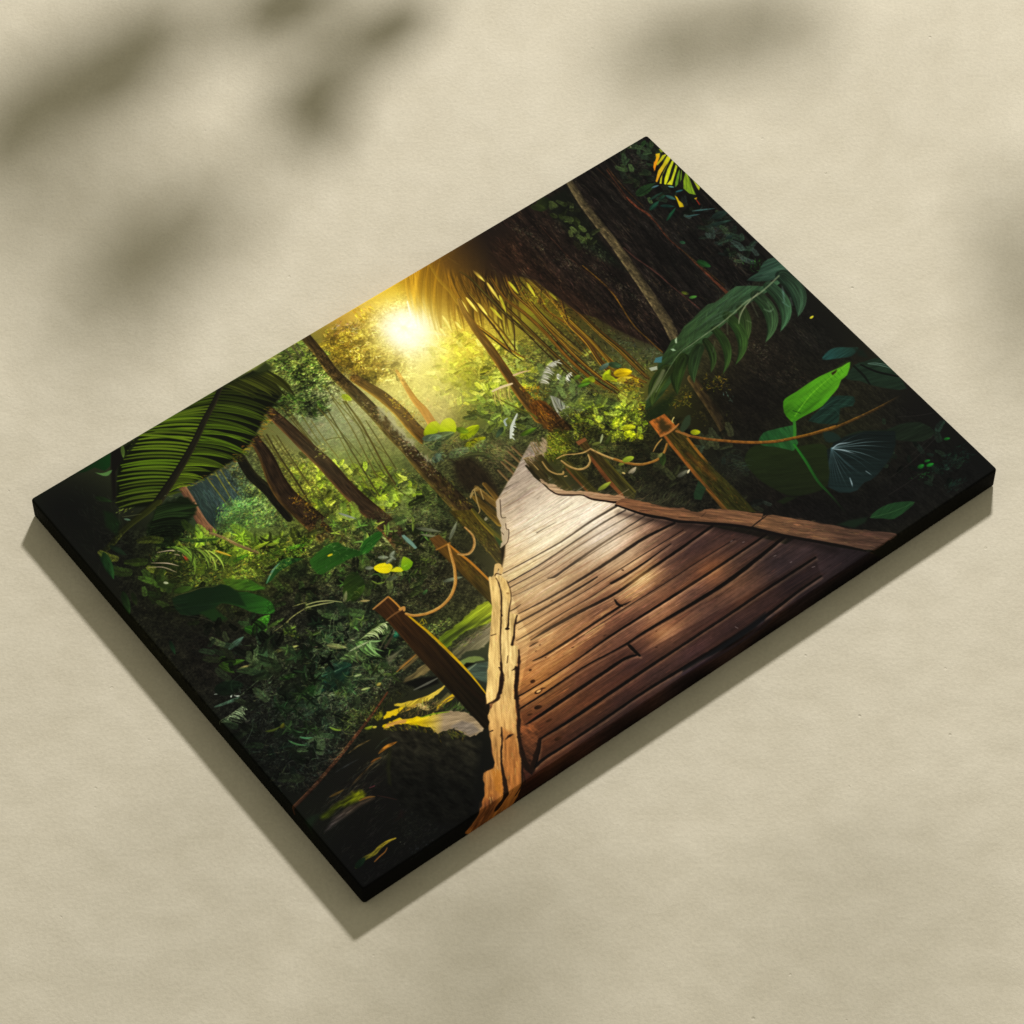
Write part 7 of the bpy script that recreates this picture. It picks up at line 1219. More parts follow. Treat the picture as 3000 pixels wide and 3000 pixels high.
('scatter',[(258,317),(359,424),(446,480),(392,516),(310,505),(234,463),(169,382)],289,[3.8,12.2],[0.8,1.7],(-170,30),{'pal':[(200,200,110),(170,180,80),(215,190,110)],'mix':1,'a':0.7,'seed':143,'bend':0.3}),
('fill',[(713,600),(749,625),(747,673),(747,737),(716,776),(715,730),(717,682),(711,638)],(76,66,28),{'c2':(56,50,26),'ax':((741,640),(719,725)),'soft':3,'tex':(0.45,26,4,95)}),
('scatter',[(713,604),(746,629),(735,749),(717,766),(718,689)],340,[3.8,12.2],[1.5,3.0],(82,102),{'pal':[(112,104,38),(56,48,24),(90,84,36)],'mix':0.9,'a':0.55,'seed':128}),
('band',[(752,627),(750,661),(751,698),(753,725)],[7.6,10.6,12.2,10.6],(86,80,34),{'cr':(140,120,46),'cl':(50,56,26),'tex':(0.3,30,2)}),
('fill',[(748,702),(752,727),(740,735),(742,725)],(40,60,30),{'soft':4}),
('fill',[(641,631),(661,635),(664,665),(671,713),(675,782),(643,840),(641,790),(638,712),(636,665)],(100,74,32),{'c2':(66,56,26),'ax':((651,656),(650,808)),'soft':2,'tex':(0.3,40,4,92)}),
('band',[(663,667),(665,691),(671,727),(674,783)],[3.0,4.6,5.3,4.6],(160,112,50),{}),
('scatter',[(649,703),(667,737),(661,809),(647,782)],119,[4.6,12.2],[1.5,3.0],(82,102),{'pal':[(110,96,30),(70,64,26)],'mix':0.9,'a':0.5,'seed':129}),
('fill',[(641,631),(661,635),(663,659),(636,660)],(96,70,36),{'soft':3,'tex':(0.2,20,3,90)}),
('band',[(635,661),(651,663),(666,664)],[3.0,3.8,3.8],(140,102,52),{}),
('band',[(664,696),(672,704),(682,708),(696,703),(707,692),(714,676),(713,652)],[4.6,5.3,5.7,5.7,5.3,4.6,3.8],(160,126,80),{'cl':(110,84,50),'cr':(190,158,110),'tex':(0.15,5,4)}),
('fill',[(701,764),(713,770),(709,784),(691,784)],(36,34,24),{'soft':5}),
('fill',[(450,698),(492,693),(496,733),(495,754),(499,791),(504,859),(508,909),(509,997),(468,1057),(456,1055),(455,998),(455,924),(454,851),(455,794),(455,733)],(66,44,24),{'c2':(34,28,18),'ax':((474,734),(476,988)),'soft':2,'tex':(0.3,60,4,92)}),
('band',[(472,770),(477,839),(485,922),(492,1000)],[4.6,6.1,6.1,6.1],(46,32,20),{'a':0.7,'soft':6}),
('band',[(492,695),(494,715),(494,733)],[3.0,3.8,3.8],(176,128,66),{}),
('band',[(450,699),(471,696),(491,693)],[3.0,4.2,3.4],(156,118,74),{}),
('band',[(495,747),(499,776),(505,820),(509,890),(510,944),(507,993)],[3.0,4.6,5.3,5.3,3.8,2.3],(172,140,32),{'cr':(196,160,44),'tex':(0.25,20,2)}),
('band',[(455,736),(476,734),(499,735)],[2.7,3.8,4.6],(112,82,52),{}),
('band',[(492,732),(500,733),(497,739)],[6.1,6.8,4.6],(170,130,78),{}),
('band',[(495,748),(503,759),(516,767),(534,774),(561,776),(590,768),(615,750),(630,730),(641,711),(652,687),(662,666)],[6.1,6.5,6.5,6.8,6.8,6.8,6.8,6.5,6.1,5.7,4.6],(168,128,74),{'cl':(206,170,112),'cr':(112,78,40),'tex':(0.12,6,4),'rim':0.3}),
('field',[837,646,165,150,136,840,605,140,128,116,848,708,196,178,158,929,753,218,203,184,936,819,232,218,200,841,791,214,194,160,744,786,202,174,132,959,882,192,162,132,1013,888,132,106,92,1053,930,82,63,56,747,875,208,178,132,661,912,206,166,116,817,895,200,170,130,845,934,156,120,98,901,918,202,172,140,916,971,210,176,136,881,972,205,170,130,996,963,100,78,72,1050,970,70,55,58,785,973,108,78,66,732,950,150,112,84,900,1010,132,100,84,884,1084,172,132,102,870,1083,150,112,90,655,993,182,136,96,725,1012,122,86,70,770,1064,98,70,60,597,1031,190,140,92,676,1075,114,82,68,782,1157,72,55,52,877,1146,86,66,62,826,1208,46,38,42,710,812,205,180,135,753,741,190,165,135,813,734,205,188,165,970,813,215,195,170,935,1003,140,108,90,971,1048,84,64,60,830,1043,108,78,68,606,1038,178,132,82,524,1107,126,82,54,618,1113,128,90,64,685,1099,116,84,70,527,1158,106,70,50,520,1202,72,48,38,604,1202,60,43,42,713,1171,56,43,45,781,1122,86,63,62,462,1205,66,38,30,655,1208,42,32,34,997,1049,94,69,60,1079,1059,74,57,52,916,1093,100,72,58,1067,1157,66,50,49,743,1142,106,73,58,917,1147,74,54,52,663,1132,122,82,58,849,1120,90,66,56,998,1103,88,64,54,1155,1106,58,48,52,744,1195,72,50,46,985,1173,58,45,46,924,837,236,220,200,913,963,214,172,126,761,974,196,150,108,701,1006,190,144,100,805,1008,130,94,76,799,971,124,92,78,928,1023,150,112,84,862,1094,156,118,86,658,999,186,138,96,933,882,226,204,176,994,885,160,134,114,1134,993,78,60,56,654,1252,48,34,33,852,1226,36,27,31,588,1227,74,48,40,378,1243,44,28,22,458,1247,36,24,21,541,1246,30,21,20,707,1250,25,18,19,875,1253,22,17,19,1047,1257,20,17,20,1221,1260,18,16,18,1306,1266,18,16,18,1024,1037,130,92,70,1140,1004,72,57,56,1177,1102,58,47,48,1078,1114,94,70,60,1222,1155,62,50,52,981,1125,88,66,62,886,1170,70,52,57,1271,1168,46,38,42,1042,1033,150,106,74,1060,1093,105,78,64,1141,1179,42,34,38,935,577,150,140,130,903,607,150,138,128,858,627,155,142,130,966,582,170,155,135],{'p':3.2,'poly':[(950,564),(958,572),(954,586),(933,597),(916,601),(900,637),(903,656),(906,685),(916,703),(952,732),(959,753),(995,789),(1005,813),(1018,852),(1047,879),(1065,904),(1088,922),(1119,968),(1158,1018),(1198,1077),(1227,1078),(1267,1137),(1320,1195),(1357,1248),(1303,1269),(1212,1271),(1036,1269),(781,1263),(578,1253),(413,1251),(381,1240),(404,1177),(435,1104),(489,1028),(575,914),(640,839),(675,782),(691,780),(713,774),(749,738),(754,721),(774,694),(781,671),(801,640),(824,629),(849,616),(865,610),(890,597),(917,581)],'soft':3,'sm':2}),
('fill',[(950,564),(958,572),(954,586),(933,597),(916,601),(900,637),(903,656),(906,685),(916,703),(952,732),(959,753),(995,789),(1005,813),(1018,852),(1047,879),(1065,904),(1088,922),(1119,968),(1158,1018),(1198,1077),(1227,1078),(1267,1137),(1320,1195),(1357,1248),(1303,1269),(1212,1271),(1036,1269),(781,1263),(578,1253),(413,1251),(381,1240),(404,1177),(435,1104),(489,1028),(575,914),(640,839),(675,782),(691,780),(713,774),(749,738),(754,721),(774,694),(781,671),(801,640),(824,629),(849,616),(865,610),(890,597),(917,581)],(128,128,128),{'soft':3,'a':0}),
('fill',[(706,788),(765,793),(846,798),(920,795),(987,797),(995,816),(943,813),(870,814),(778,816),(699,812)],(216,205,204),{'soft':3,'mode':'m','a':0.15}),
('fill',[(699,812),(778,816),(870,814),(943,813),(995,816),(1054,901),(987,893),(933,893),(878,894),(808,893),(738,890),(671,883)],(184,170,172),{'soft':3,'mode':'m','a':0.62}),
('fill',[(671,883),(738,890),(808,893),(878,894),(933,893),(987,893),(1054,901),(1109,953),(1017,957),(934,959),(856,962),(785,955),(744,951),(693,948),(652,947)],(187,174,175),{'soft':3,'mode':'m','a':0.62}),
('fill',[(652,947),(693,948),(744,951),(785,955),(856,962),(934,959),(1017,957),(1109,953),(1183,1035),(1061,1037),(953,1037),(872,1036),(784,1035),(702,1038),(622,1039),(553,1036)],(197,184,185),{'soft':3,'mode':'m','a':0.62}),
('fill',[(553,1036),(622,1039),(702,1038),(784,1035),(872,1036),(953,1037),(1061,1037),(1183,1035),(1206,1062),(1066,1075),(975,1075),(845,1069),(801,1069),(759,1066),(693,1060),(597,1061),(536,1060)],(213,201,201),{'soft':3,'mode':'m','a':0.15}),
('fill',[(536,1060),(597,1061),(693,1060),(759,1066),(801,1069),(845,1069),(975,1075),(1066,1075),(1206,1062),(800,1103),(772,1094),(720,1094),(631,1095),(561,1096),(522,1096)],(178,163,166),{'soft':3,'mode':'m','a':0.62}),
('fill',[(522,1096),(561,1096),(631,1095),(720,1094),(772,1094),(800,1103),(1224,1138),(1106,1137),(987,1138),(880,1138),(790,1138),(684,1139),(595,1140),(526,1138)],(177,162,165),{'soft':3,'mode':'m','a':0.62}),
('fill',[(526,1138),(595,1140),(684,1139),(790,1138),(880,1138),(987,1138),(1106,1137),(1224,1138),(1204,1179),(1139,1180),(1043,1186),(931,1184),(862,1181),(759,1177),(670,1178),(565,1179),(506,1178),(477,1182)],(195,182,183),{'soft':3,'mode':'m','a':0.62}),
('scatter',[(950,564),(958,572),(954,586),(933,597),(916,601),(900,637),(903,656),(906,685),(916,703),(952,732),(959,753),(995,789),(1005,813),(1018,852),(1047,879),(1065,904),(1088,922),(1119,968),(1158,1018),(1198,1077),(1227,1078),(1267,1137),(1320,1195),(1357,1248),(1303,1269),(1212,1271),(1036,1269),(781,1263),(578,1253),(413,1251),(381,1240),(404,1177),(435,1104),(489,1028),(575,914),(640,839),(675,782),(691,780),(713,774),(749,738),(754,721),(774,694),(781,671),(801,640),(824,629),(849,616),(865,610),(890,597),(917,581)],1054,[15.2,53.2],[0.8,1.7],(-5,4),{'gain':(0.55,1.4),'a':0.5,'bend':0.01,'seed':180,'clump':0.7}),
('scatter',[(950,564),(958,572),(954,586),(933,597),(916,601),(900,637),(903,656),(906,685),(916,703),(952,732),(959,753),(995,789),(1005,813),(1018,852),(1047,879),(1065,904),(1088,922),(1119,968),(1158,1018),(1198,1077),(1227,1078),(1267,1137),(1320,1195),(1357,1248),(1303,1269),(1212,1271),(1036,1269),(781,1263),(578,1253),(413,1251),(381,1240),(404,1177),(435,1104),(489,1028),(575,914),(640,839),(675,782),(691,780),(713,774),(749,738),(754,721),(774,694),(781,671),(801,640),(824,629),(849,616),(865,610),(890,597),(917,581)],442,[12.2,42.6],[0.7,1.2],(-5,4),{'pal':[(92,56,38),(60,38,30),(120,74,48)],'mix':0.8,'a':0.45,'bend':0.01,'seed':181,'clump':0.7}),
('scatter',[(771,713),(918,694),(987,797),(958,874),(851,894),(683,882),(701,800)],408,[18.2,83.6],[0.8,1.7],(-5,4),{'pal':[(250,236,214),(240,220,190)],'mix':0.8,'a':0.35,'bend':0.01,'seed':182}),
('scatter',[(787,941),(912,930),(941,985),(805,1008),(572,1026),(606,959)],340,[18.2,76.0],[0.8,1.7],(-5,4),{'pal':[(240,200,146),(226,180,122)],'mix':0.8,'a':0.35,'bend':0.01,'seed':183}),
('band',[(821,746),(843,748),(869,749)],[5.7,4.0,1.1],(70,44,32),{'a':0.26,'soft':9}),
('band',[(819,756),(840,757),(866,759)],[3.0,2.3,2.3],(250,214,170),{'a':0.17,'soft':5}),
('band',[(708,784),(766,788),(847,794),(922,791),(988,793)],[2.9,4.6,6.8,9.1,10.3],(70,44,32),{'a':0.26,'soft':9}),
('band',[(705,793),(764,798),(845,803),(919,800),(986,802)],[2.3,2.4,3.6,4.9,5.5],(250,214,170),{'a':0.17,'soft':5}),
('band',[(700,808),(779,812),(871,809),(944,808),(996,811)],[4.6,6.8,8.0,8.0,6.8],(70,44,32),{'a':0.26,'soft':9}),
('band',[(698,817),(777,821),(868,819),(941,818),(994,821)],[2.4,3.6,4.3,4.3,3.6],(250,214,170),{'a':0.17,'soft':5}),
('band',[(697,818),(778,825),(869,824),(944,825),(1007,829)],[5.7,5.7,5.7,5.7,5.7],(70,44,32),{'a':0.26,'soft':9}),
('band',[(694,828),(776,834),(866,833),(942,834),(1004,839)],[3.0,3.0,3.0,3.0,3.0],(250,214,170),{'a':0.17,'soft':5}),
('band',[(771,846),(783,853),(812,850),(835,849),(886,848),(959,847),(1018,846)],[1.7,9.1,10.3,10.3,9.1,6.8,4.6],(70,44,32),{'a':0.26,'soft':9}),
('band',[(768,856),(781,862),(809,860),(832,859),(883,857),(956,856),(1016,856)],[2.3,4.9,5.5,5.5,4.9,3.6,2.4],(250,214,170),{'a':0.17,'soft':5}),
('band',[(688,838),(752,847),(846,853),(944,854),(1027,864)],[2.7,3.4,3.9,4.6,5.1],(70,44,32),{'a':0.26,'soft':9}),
('band',[(686,848),(749,857),(843,862),(941,864),(1024,873)],[2.3,2.3,2.3,2.4,2.7],(250,214,170),{'a':0.17,'soft':5}),
('band',[(662,863),(677,864),(690,864)],[4.6,6.8,2.3],(70,44,32),{'a':0.26,'soft':9}),
('band',[(660,873),(674,873),(688,873)],[2.4,3.6,2.3],(250,214,170),{'a':0.17,'soft':5}),
('band',[(672,879),(740,886),(809,888),(880,889),(935,888),(988,889),(1055,897)],[3.4,8.0,10.3,12.5,13.7,12.5,9.1],(70,44,32),{'a':0.26,'soft':9}),
('band',[(670,888),(737,895),(806,898),(877,899),(932,898),(986,898),(1053,906)],[2.3,4.3,5.5,6.7,7.3,6.7,4.9],(250,214,170),{'a':0.17,'soft':5}),
('band',[(655,895),(720,900),(797,903),(850,904)],[6.8,9.1,10.3,5.7],(70,44,32),{'a':0.26,'soft':9}),
('band',[(653,904),(717,909),(795,913),(848,913)],[3.6,4.9,5.5,3.0],(250,214,170),{'a':0.17,'soft':5}),
('band',[(649,909),(724,911),(804,917),(889,918),(965,918),(1058,921)],[3.4,5.1,5.7,5.7,5.7,4.6],(70,44,32),{'a':0.26,'soft':9}),
('band',[(647,918),(722,921),(802,926),(886,927),(962,928),(1056,930)],[2.3,2.7,3.0,3.0,3.0,2.4],(250,214,170),{'a':0.17,'soft':5}),
('band',[(630,927),(662,929),(740,931),(817,935),(869,934)],[3.4,8.0,6.8,5.7,4.6],(70,44,32),{'a':0.26,'soft':9}),
('band',[(628,936),(659,938),(737,940),(814,944),(867,943)],[2.3,4.3,3.6,3.0,2.4],(250,214,170),{'a':0.17,'soft':5}),
('band',[(654,943),(694,944),(746,946),(786,951),(857,958),(935,955),(1019,953),(1110,948)],[3.4,12.5,14.8,12.5,11.4,11.4,11.4,10.3],(70,44,32),{'a':0.26,'soft':9}),
('band',[(651,952),(692,953),(743,955),(784,960),(854,967),(933,964),(1016,962),(1108,958)],[2.3,6.7,7.9,6.7,6.1,6.1,6.1,5.5],(250,214,170),{'a':0.17,'soft':5}),
('band',[(863,933),(897,936),(942,936),(980,934),(1018,932)],[11.4,11.4,9.1,5.7,3.4],(70,44,32),{'a':0.26,'soft':9}),
('band',[(860,943),(894,945),(939,945),(977,943),(1015,941)],[6.1,6.1,4.9,3.0,2.3],(250,214,170),{'a':0.17,'soft':5}),
('band',[(626,983),(656,988),(713,988),(775,987),(846,988)],[2.9,9.1,10.3,10.3,9.1],(70,44,32),{'a':0.26,'soft':9}),
('band',[(624,993),(653,997),(710,997),(773,997),(844,997)],[2.3,4.9,5.5,5.5,4.9],(250,214,170),{'a':0.17,'soft':5}),
('band',[(719,997),(795,996),(839,996),(945,999),(1036,999),(1126,1000)],[2.9,4.0,5.1,5.7,4.6,3.4],(70,44,32),{'a':0.26,'soft':9}),
('band',[(717,1006),(792,1005),(837,1005),(943,1008),(1033,1008),(1123,1010)],[2.3,2.3,2.7,3.0,2.4,2.3],(250,214,170),{'a':0.17,'soft':5}),
('band',[(555,1031),(623,1035),(703,1034),(785,1031),(874,1032),(954,1032),(1063,1033),(1184,1030)],[4.6,6.3,6.8,9.1,10.3,11.4,11.4,8.0],(70,44,32),{'a':0.26,'soft':9}),
('band',[(552,1040),(621,1044),(701,1043),(783,1040),(871,1041),(951,1042),(1060,1042),(1181,1040)],[2.4,3.3,3.6,4.9,5.5,6.1,6.1,4.3],(250,214,170),{'a':0.17,'soft':5}),
('band',[(642,954),(652,954),(663,955)],[4.6,10.3,3.4],(70,44,32),{'a':0.26,'soft':9}),
('band',[(640,963),(650,963),(660,964)],[2.4,5.5,2.3],(250,214,170),{'a':0.17,'soft':5}),
('band',[(538,1056),(598,1056),(695,1056),(761,1062),(803,1065),(847,1065),(977,1071),(1068,1071),(1207,1057)],[5.7,7.4,7.4,6.8,9.1,11.4,14.8,17.1,12.5],(70,44,32),{'a':0.26,'soft':9}),
('band',[(535,1065),(596,1066),(692,1065),(758,1071),(800,1074),(844,1074),(974,1080),(1065,1080),(1205,1067)],[3.0,4.0,4.0,3.6,4.9,6.1,7.9,9.1,6.7],(250,214,170),{'a':0.17,'soft':5}),
('band',[(799,1065),(799,1080),(800,1102)],[8.0,14.8,9.1],(70,44,32),{'a':0.26,'soft':9}),
('band',[(796,1074),(797,1089),(798,1111)],[4.3,7.9,4.9],(250,214,170),{'a':0.17,'soft':5}),
('band',[(523,1092),(562,1091),(632,1091),(721,1089),(773,1090),(801,1099)],[4.6,12.5,13.7,13.7,12.5,5.7],(70,44,32),{'a':0.26,'soft':9}),
('band',[(521,1101),(560,1100),(630,1100),(719,1098),(771,1099),(798,1108)],[2.4,6.7,7.3,7.3,6.7,3.0],(250,214,170),{'a':0.17,'soft':5}),
('band',[(527,1134),(597,1136),(685,1135),(792,1133),(881,1133),(989,1133),(1107,1133),(1226,1134)],[6.8,12.5,13.7,12.5,11.4,11.4,11.4,9.1],(70,44,32),{'a':0.26,'soft':9}),
('band',[(525,1143),(594,1145),(683,1144),(789,1142),(878,1142),(986,1142),(1104,1142),(1223,1143)],[3.6,6.7,7.3,6.7,6.1,6.1,6.1,4.9],(250,214,170),{'a':0.17,'soft':5}),
('band',[(478,1178),(507,1174),(566,1175),(671,1174),(760,1172),(863,1177),(933,1179),(1044,1181),(1140,1176),(1205,1175)],[14.8,11.4,10.3,10.3,10.3,13.7,12.5,13.7,10.3,8.0],(70,44,32),{'a':0.26,'soft':9}),
('band',[(476,1186),(505,1183),(564,1183),(669,1183),(758,1181),(861,1186),(930,1189),(1041,1190),(1137,1185),(1202,1184)],[7.9,6.1,5.5,5.5,5.5,7.3,6.7,7.3,5.5,4.3],(250,214,170),{'a':0.17,'soft':5}),
('band',[(526,1136),(507,1154),(482,1175)],[10.3,17.1,14.8],(70,44,32),{'a':0.26,'soft':9}),
('band',[(523,1144),(505,1163),(480,1184)],[5.5,9.1,7.9],(250,214,170),{'a':0.17,'soft':5}),
('band',[(844,969),(843,981),(846,989)],[5.7,11.4,6.8],(70,44,32),{'a':0.26,'soft':9}),
('band',[(842,978),(840,990),(843,999)],[3.0,6.1,3.6],(250,214,170),{'a':0.17,'soft':5}),
('band',[(843,986),(853,990),(867,990)],[4.6,10.3,2.3],(70,44,32),{'a':0.26,'soft':9}),
('band',[(841,995),(851,999),(865,999)],[2.4,5.5,2.3],(250,214,170),{'a':0.17,'soft':5}),
('band',[(781,699),(835,702),(893,697)],[0.4,0.8,0.4],(84,60,48),{'a':0.485,'soft':1.9,'rag':0.22}),
('band',[(766,726),(835,732),(911,739)],[0.6,1.0,0.6],(84,60,48),{'a':0.6305,'soft':1.9,'rag':0.22}),
('band',[(820,751),(841,752),(867,754)],[2.1,1.5,0.4],(20,16,15),{'a':0.873,'soft':1.9,'rag':0.22}),
('band',[(746,746),(834,756),(922,770)],[0.6,1.0,0.7],(84,60,48),{'a':0.6305,'soft':1.9,'rag':0.22}),
('band',[(731,759),(818,766),(904,770),(974,773)],[0.6,0.8,0.8,0.7],(84,60,48),{'a':0.485,'soft':1.9,'rag':0.22}),
('band',[(706,788),(765,793),(846,798),(920,795),(987,797)],[1.5,2.4,3.6,4.9,5.5],(20,16,15),{'a':0.9409,'soft':1.9,'rag':0.22}),
('band',[(699,812),(778,816),(870,814),(943,813),(995,816)],[2.4,3.6,4.3,4.3,3.6],(20,16,15),{'a':0.9409,'soft':1.9,'rag':0.22}),
('band',[(695,823),(777,829),(867,828),(943,829),(1006,834)],[2.1,2.1,2.1,2.1,2.1],(20,16,15),{'a':0.873,'soft':1.9,'rag':0.22}),
('band',[(769,851),(782,857),(811,855),(834,854),(884,852),(957,851),(1017,851)],[0.9,4.9,5.5,5.5,4.9,3.6,2.4],(20,16,15),{'a':0.9409,'soft':1.9,'rag':0.22}),
('band',[(687,843),(751,852),(845,857),(942,859),(1026,868)],[1.0,1.3,1.4,1.7,1.9],(20,16,15),{'a':0.8245,'soft':1.9,'rag':0.22}),
('band',[(661,868),(676,869),(689,868)],[1.7,2.5,0.8],(20,16,15),{'a':0.9215,'soft':1.9,'rag':0.22}),
('band',[(671,883),(738,890),(808,893),(878,894),(933,893),(987,893),(1054,901)],[1.8,4.3,5.5,6.7,7.3,6.7,4.9],(20,16,15),{'a':0.97,'soft':1.9,'rag':0.22}),
('band',[(654,899),(719,904),(796,908),(849,909)],[3.6,4.9,5.5,3.0],(20,16,15),{'a':0.97,'soft':1.9,'rag':0.22}),
('band',[(648,913),(723,916),(803,921),(887,922),(964,923),(1057,925)],[1.3,1.9,2.1,2.1,2.1,1.7],(20,16,15),{'a':0.873,'soft':1.9,'rag':0.22}),
('band',[(629,931),(661,933),(738,935),(816,939),(868,938)],[1.3,2.9,2.5,2.1,1.7],(20,16,15),{'a':0.9215,'soft':1.9,'rag':0.22}),
('band',[(652,947),(693,948),(744,951),(785,955),(856,962),(934,959),(1017,957),(1109,953)],[1.8,6.7,7.9,6.7,6.1,6.1,6.1,5.5],(20,16,15),{'a':0.97,'soft':1.9,'rag':0.22}),
('band',[(862,938),(895,940),(940,940),(978,938),(1016,936)],[6.1,6.1,4.9,3.0,1.8],(20,16,15),{'a':0.9409,'soft':1.9,'rag':0.22}),
('band',[(625,988),(654,992),(711,993),(774,992),(845,992)],[1.5,4.9,5.5,5.5,4.9],(20,16,15),{'a':0.97,'soft':1.9,'rag':0.22}),
('band',[(718,1001),(794,1001),(838,1001),(944,1003),(1035,1003),(1125,1005)],[1.0,1.5,1.9,2.1,1.7,1.3],(20,16,15),{'a':0.8245,'soft':1.9,'rag':0.22}),
('band',[(553,1036),(622,1039),(702,1038),(784,1035),(872,1036),(953,1037),(1061,1037),(1183,1035)],[2.4,3.3,3.6,4.9,5.5,6.1,6.1,4.3],(20,16,15),{'a':0.97,'soft':1.9,'rag':0.22}),
('band',[(641,958),(651,958),(662,959)],[1.7,3.8,1.3],(20,16,15),{'a':0.873,'soft':1.9,'rag':0.22}),
('band',[(536,1060),(597,1061),(693,1060),(759,1066),(801,1069),(845,1069),(975,1075),(1066,1075),(1206,1062)],[3.0,4.0,4.0,3.6,4.9,6.1,7.9,9.1,6.7],(20,16,15),{'a':0.97,'soft':1.9,'rag':0.22}),
('band',[(798,1069),(798,1084),(799,1106)],[4.3,7.9,4.9],(20,16,15),{'a':0.97,'soft':1.9,'rag':0.22}),
('band',[(522,1096),(561,1096),(631,1095),(720,1094),(772,1094),(800,1103)],[2.4,6.7,7.3,7.3,6.7,3.0],(20,16,15),{'a':0.97,'soft':1.9,'rag':0.22}),
('band',[(801,1102),(859,1102),(951,1105),(1042,1105)],[1.0,1.3,1.3,0.8],(84,60,48),{'a':0.679,'soft':1.9,'rag':0.22}),
('band',[(526,1138),(595,1140),(684,1139),(790,1138),(880,1138),(987,1138),(1106,1137),(1224,1138)],[3.6,6.7,7.3,6.7,6.1,6.1,6.1,4.9],(20,16,15),{'a':0.97,'soft':1.9,'rag':0.22}),
('band',[(477,1182),(506,1178),(565,1179),(670,1178),(759,1177),(862,1181),(931,1184),(1043,1186),(1139,1180),(1204,1179)],[7.9,6.1,5.5,5.5,5.5,7.3,6.7,7.3,5.5,4.3],(20,16,15),{'a':0.97,'soft':1.9,'rag':0.22}),
('band',[(525,1140),(506,1158),(481,1179)],[5.5,9.1,7.9],(20,16,15),{'a':0.97,'soft':1.9,'rag':0.22}),
('band',[(843,973),(841,985),(845,994)],[3.0,6.1,3.6],(20,16,15),{'a':0.97,'soft':1.9,'rag':0.22}),
('band',[(842,990),(852,994),(866,995)],[1.7,3.8,0.8],(20,16,15),{'a':0.9215,'soft':1.9,'rag':0.22}),
('band',[(724,1055),(801,1058),(872,1059),(942,1061)],[0.4,0.8,0.8,0.4],(84,60,48),{'a':0.485,'soft':1.9,'rag':0.22}),
('band',[(1079,1059),(1143,1060),(1199,1059)],[0.4,0.8,0.4],(84,60,48),{'a':0.485,'soft':1.9,'rag':0.22}),
('band',[(1083,1164),(1129,1164),(1189,1165)],[0.4,0.8,0.4],(84,60,48),{'a':0.485,'soft':1.9,'rag':0.22}),
('band',[(903,998),(993,998),(1083,1000)],[0.4,0.8,0.6],(84,60,48),{'a':0.485,'soft':1.9,'rag':0.22}),
('band',[(580,1088),(653,1089),(733,1088)],[0.4,0.8,0.4],(84,60,48),{'a':0.4365,'soft':1.9,'rag':0.22}),
('band',[(782,937),(841,940),(902,944)],[0.4,0.8,0.4],(84,60,48),{'a':0.4365,'soft':1.9,'rag':0.22}),
('band',[(836,1136),(925,1137),(1015,1137)],[0.4,0.8,0.4],(84,60,48),{'a':0.485,'soft':1.9,'rag':0.22}),
('band',[(588,1171),(675,1172),(762,1173)],[0.4,0.8,0.4],(84,60,48),{'a':0.4365,'soft':1.9,'rag':0.22}),
('band',[(704,797),(762,802),(843,807)],[0.5,1.6,0.5],(70,46,34),{'a':0.4015,'soft':1.6}),
('band',[(762,802),(843,807)],[0.5,1.6,0.5],(50,34,28),{'a':0.3123,'soft':1.6}),
('band',[(762,801),(843,806)],[0.5,1.4,0.5],(70,46,34),{'a':0.3505,'soft':1.6}),
('band',[(698,816),(777,820),(868,818),(941,817)],[0.5,1.7,0.5],(70,46,34),{'a':0.5323,'soft':1.6}),
('band',[(775,825),(867,822)],[0.5,1.0,0.5],(50,34,28),{'a':0.3673,'soft':1.6}),
('band',[(774,830),(865,827),(938,826)],[0.5,1.6,0.5],(96,64,46),{'a':0.3844,'soft':1.6}),
('band',[(691,836),(773,843),(863,842),(939,843)],[0.5,1.6,0.5],(70,46,34),{'a':0.5687,'soft':1.6}),
('band',[(691,836),(773,843),(863,842)],[0.5,1.4,0.5],(70,46,34),{'a':0.5892,'soft':1.6}),
('band',[(776,833),(866,832)],[0.5,1.5,0.5],(96,64,46),{'a':0.3025,'soft':1.6}),
('band',[(781,862),(809,859),(832,858)],[0.5,0.8,0.5],(96,64,46),{'a':0.4613,'soft':1.6}),
('band',[(767,857),(780,863),(808,861),(832,860)],[0.5,1.5,0.5],(50,34,28),{'a':0.4739,'soft':1.6}),
('band',[(780,863),(809,861),(832,860),(883,858),(956,857)],[0.5,0.8,0.5],(50,34,28),{'a':0.505,'soft':1.6}),
('band',[(746,866),(840,871),(937,873)],[0.5,1.3,0.5],(70,46,34),{'a':0.3364,'soft':1.6}),
('band',[(747,864),(841,869)],[0.5,1.3,0.5],(70,46,34),{'a':0.5208,'soft':1.6}),
('band',[(746,865),(840,871),(938,873)],[0.5,1.4,0.5],(96,64,46),{'a':0.333,'soft':1.6}),
('band',[(734,904),(803,907),(874,908)],[0.5,0.9,0.5],(50,34,28),{'a':0.5237,'soft':1.6}),
('band',[(736,898),(805,901),(876,902)],[0.5,0.9,0.5],(70,46,34),{'a':0.4332,'soft':1.6}),
('band',[(669,891),(736,898),(805,900),(876,901),(931,900)],[0.5,0.9,0.5],(70,46,34),{'a':0.3076,'soft':1.6}),
('band',[(714,917),(791,921)],[0.5,1.4,0.5],(70,46,34),{'a':0.4698,'soft':1.6}),
('band',[(653,904),(717,908)],[0.5,1.5,0.5],(50,34,28),{'a':0.4119,'soft':1.6}),
('band',[(649,913),(714,918),(791,922)],[0.5,0.9,0.5],(96,64,46),{'a':0.3088,'soft':1.6}),
('band',[(798,936),(882,937)],[0.5,0.9,0.5],(70,46,34),{'a':0.482,'soft':1.6}),
('band',[(647,917),(722,919),(802,925),(886,926)],[0.5,1.1,0.5],(50,34,28),{'a':0.3044,'soft':1.6}),
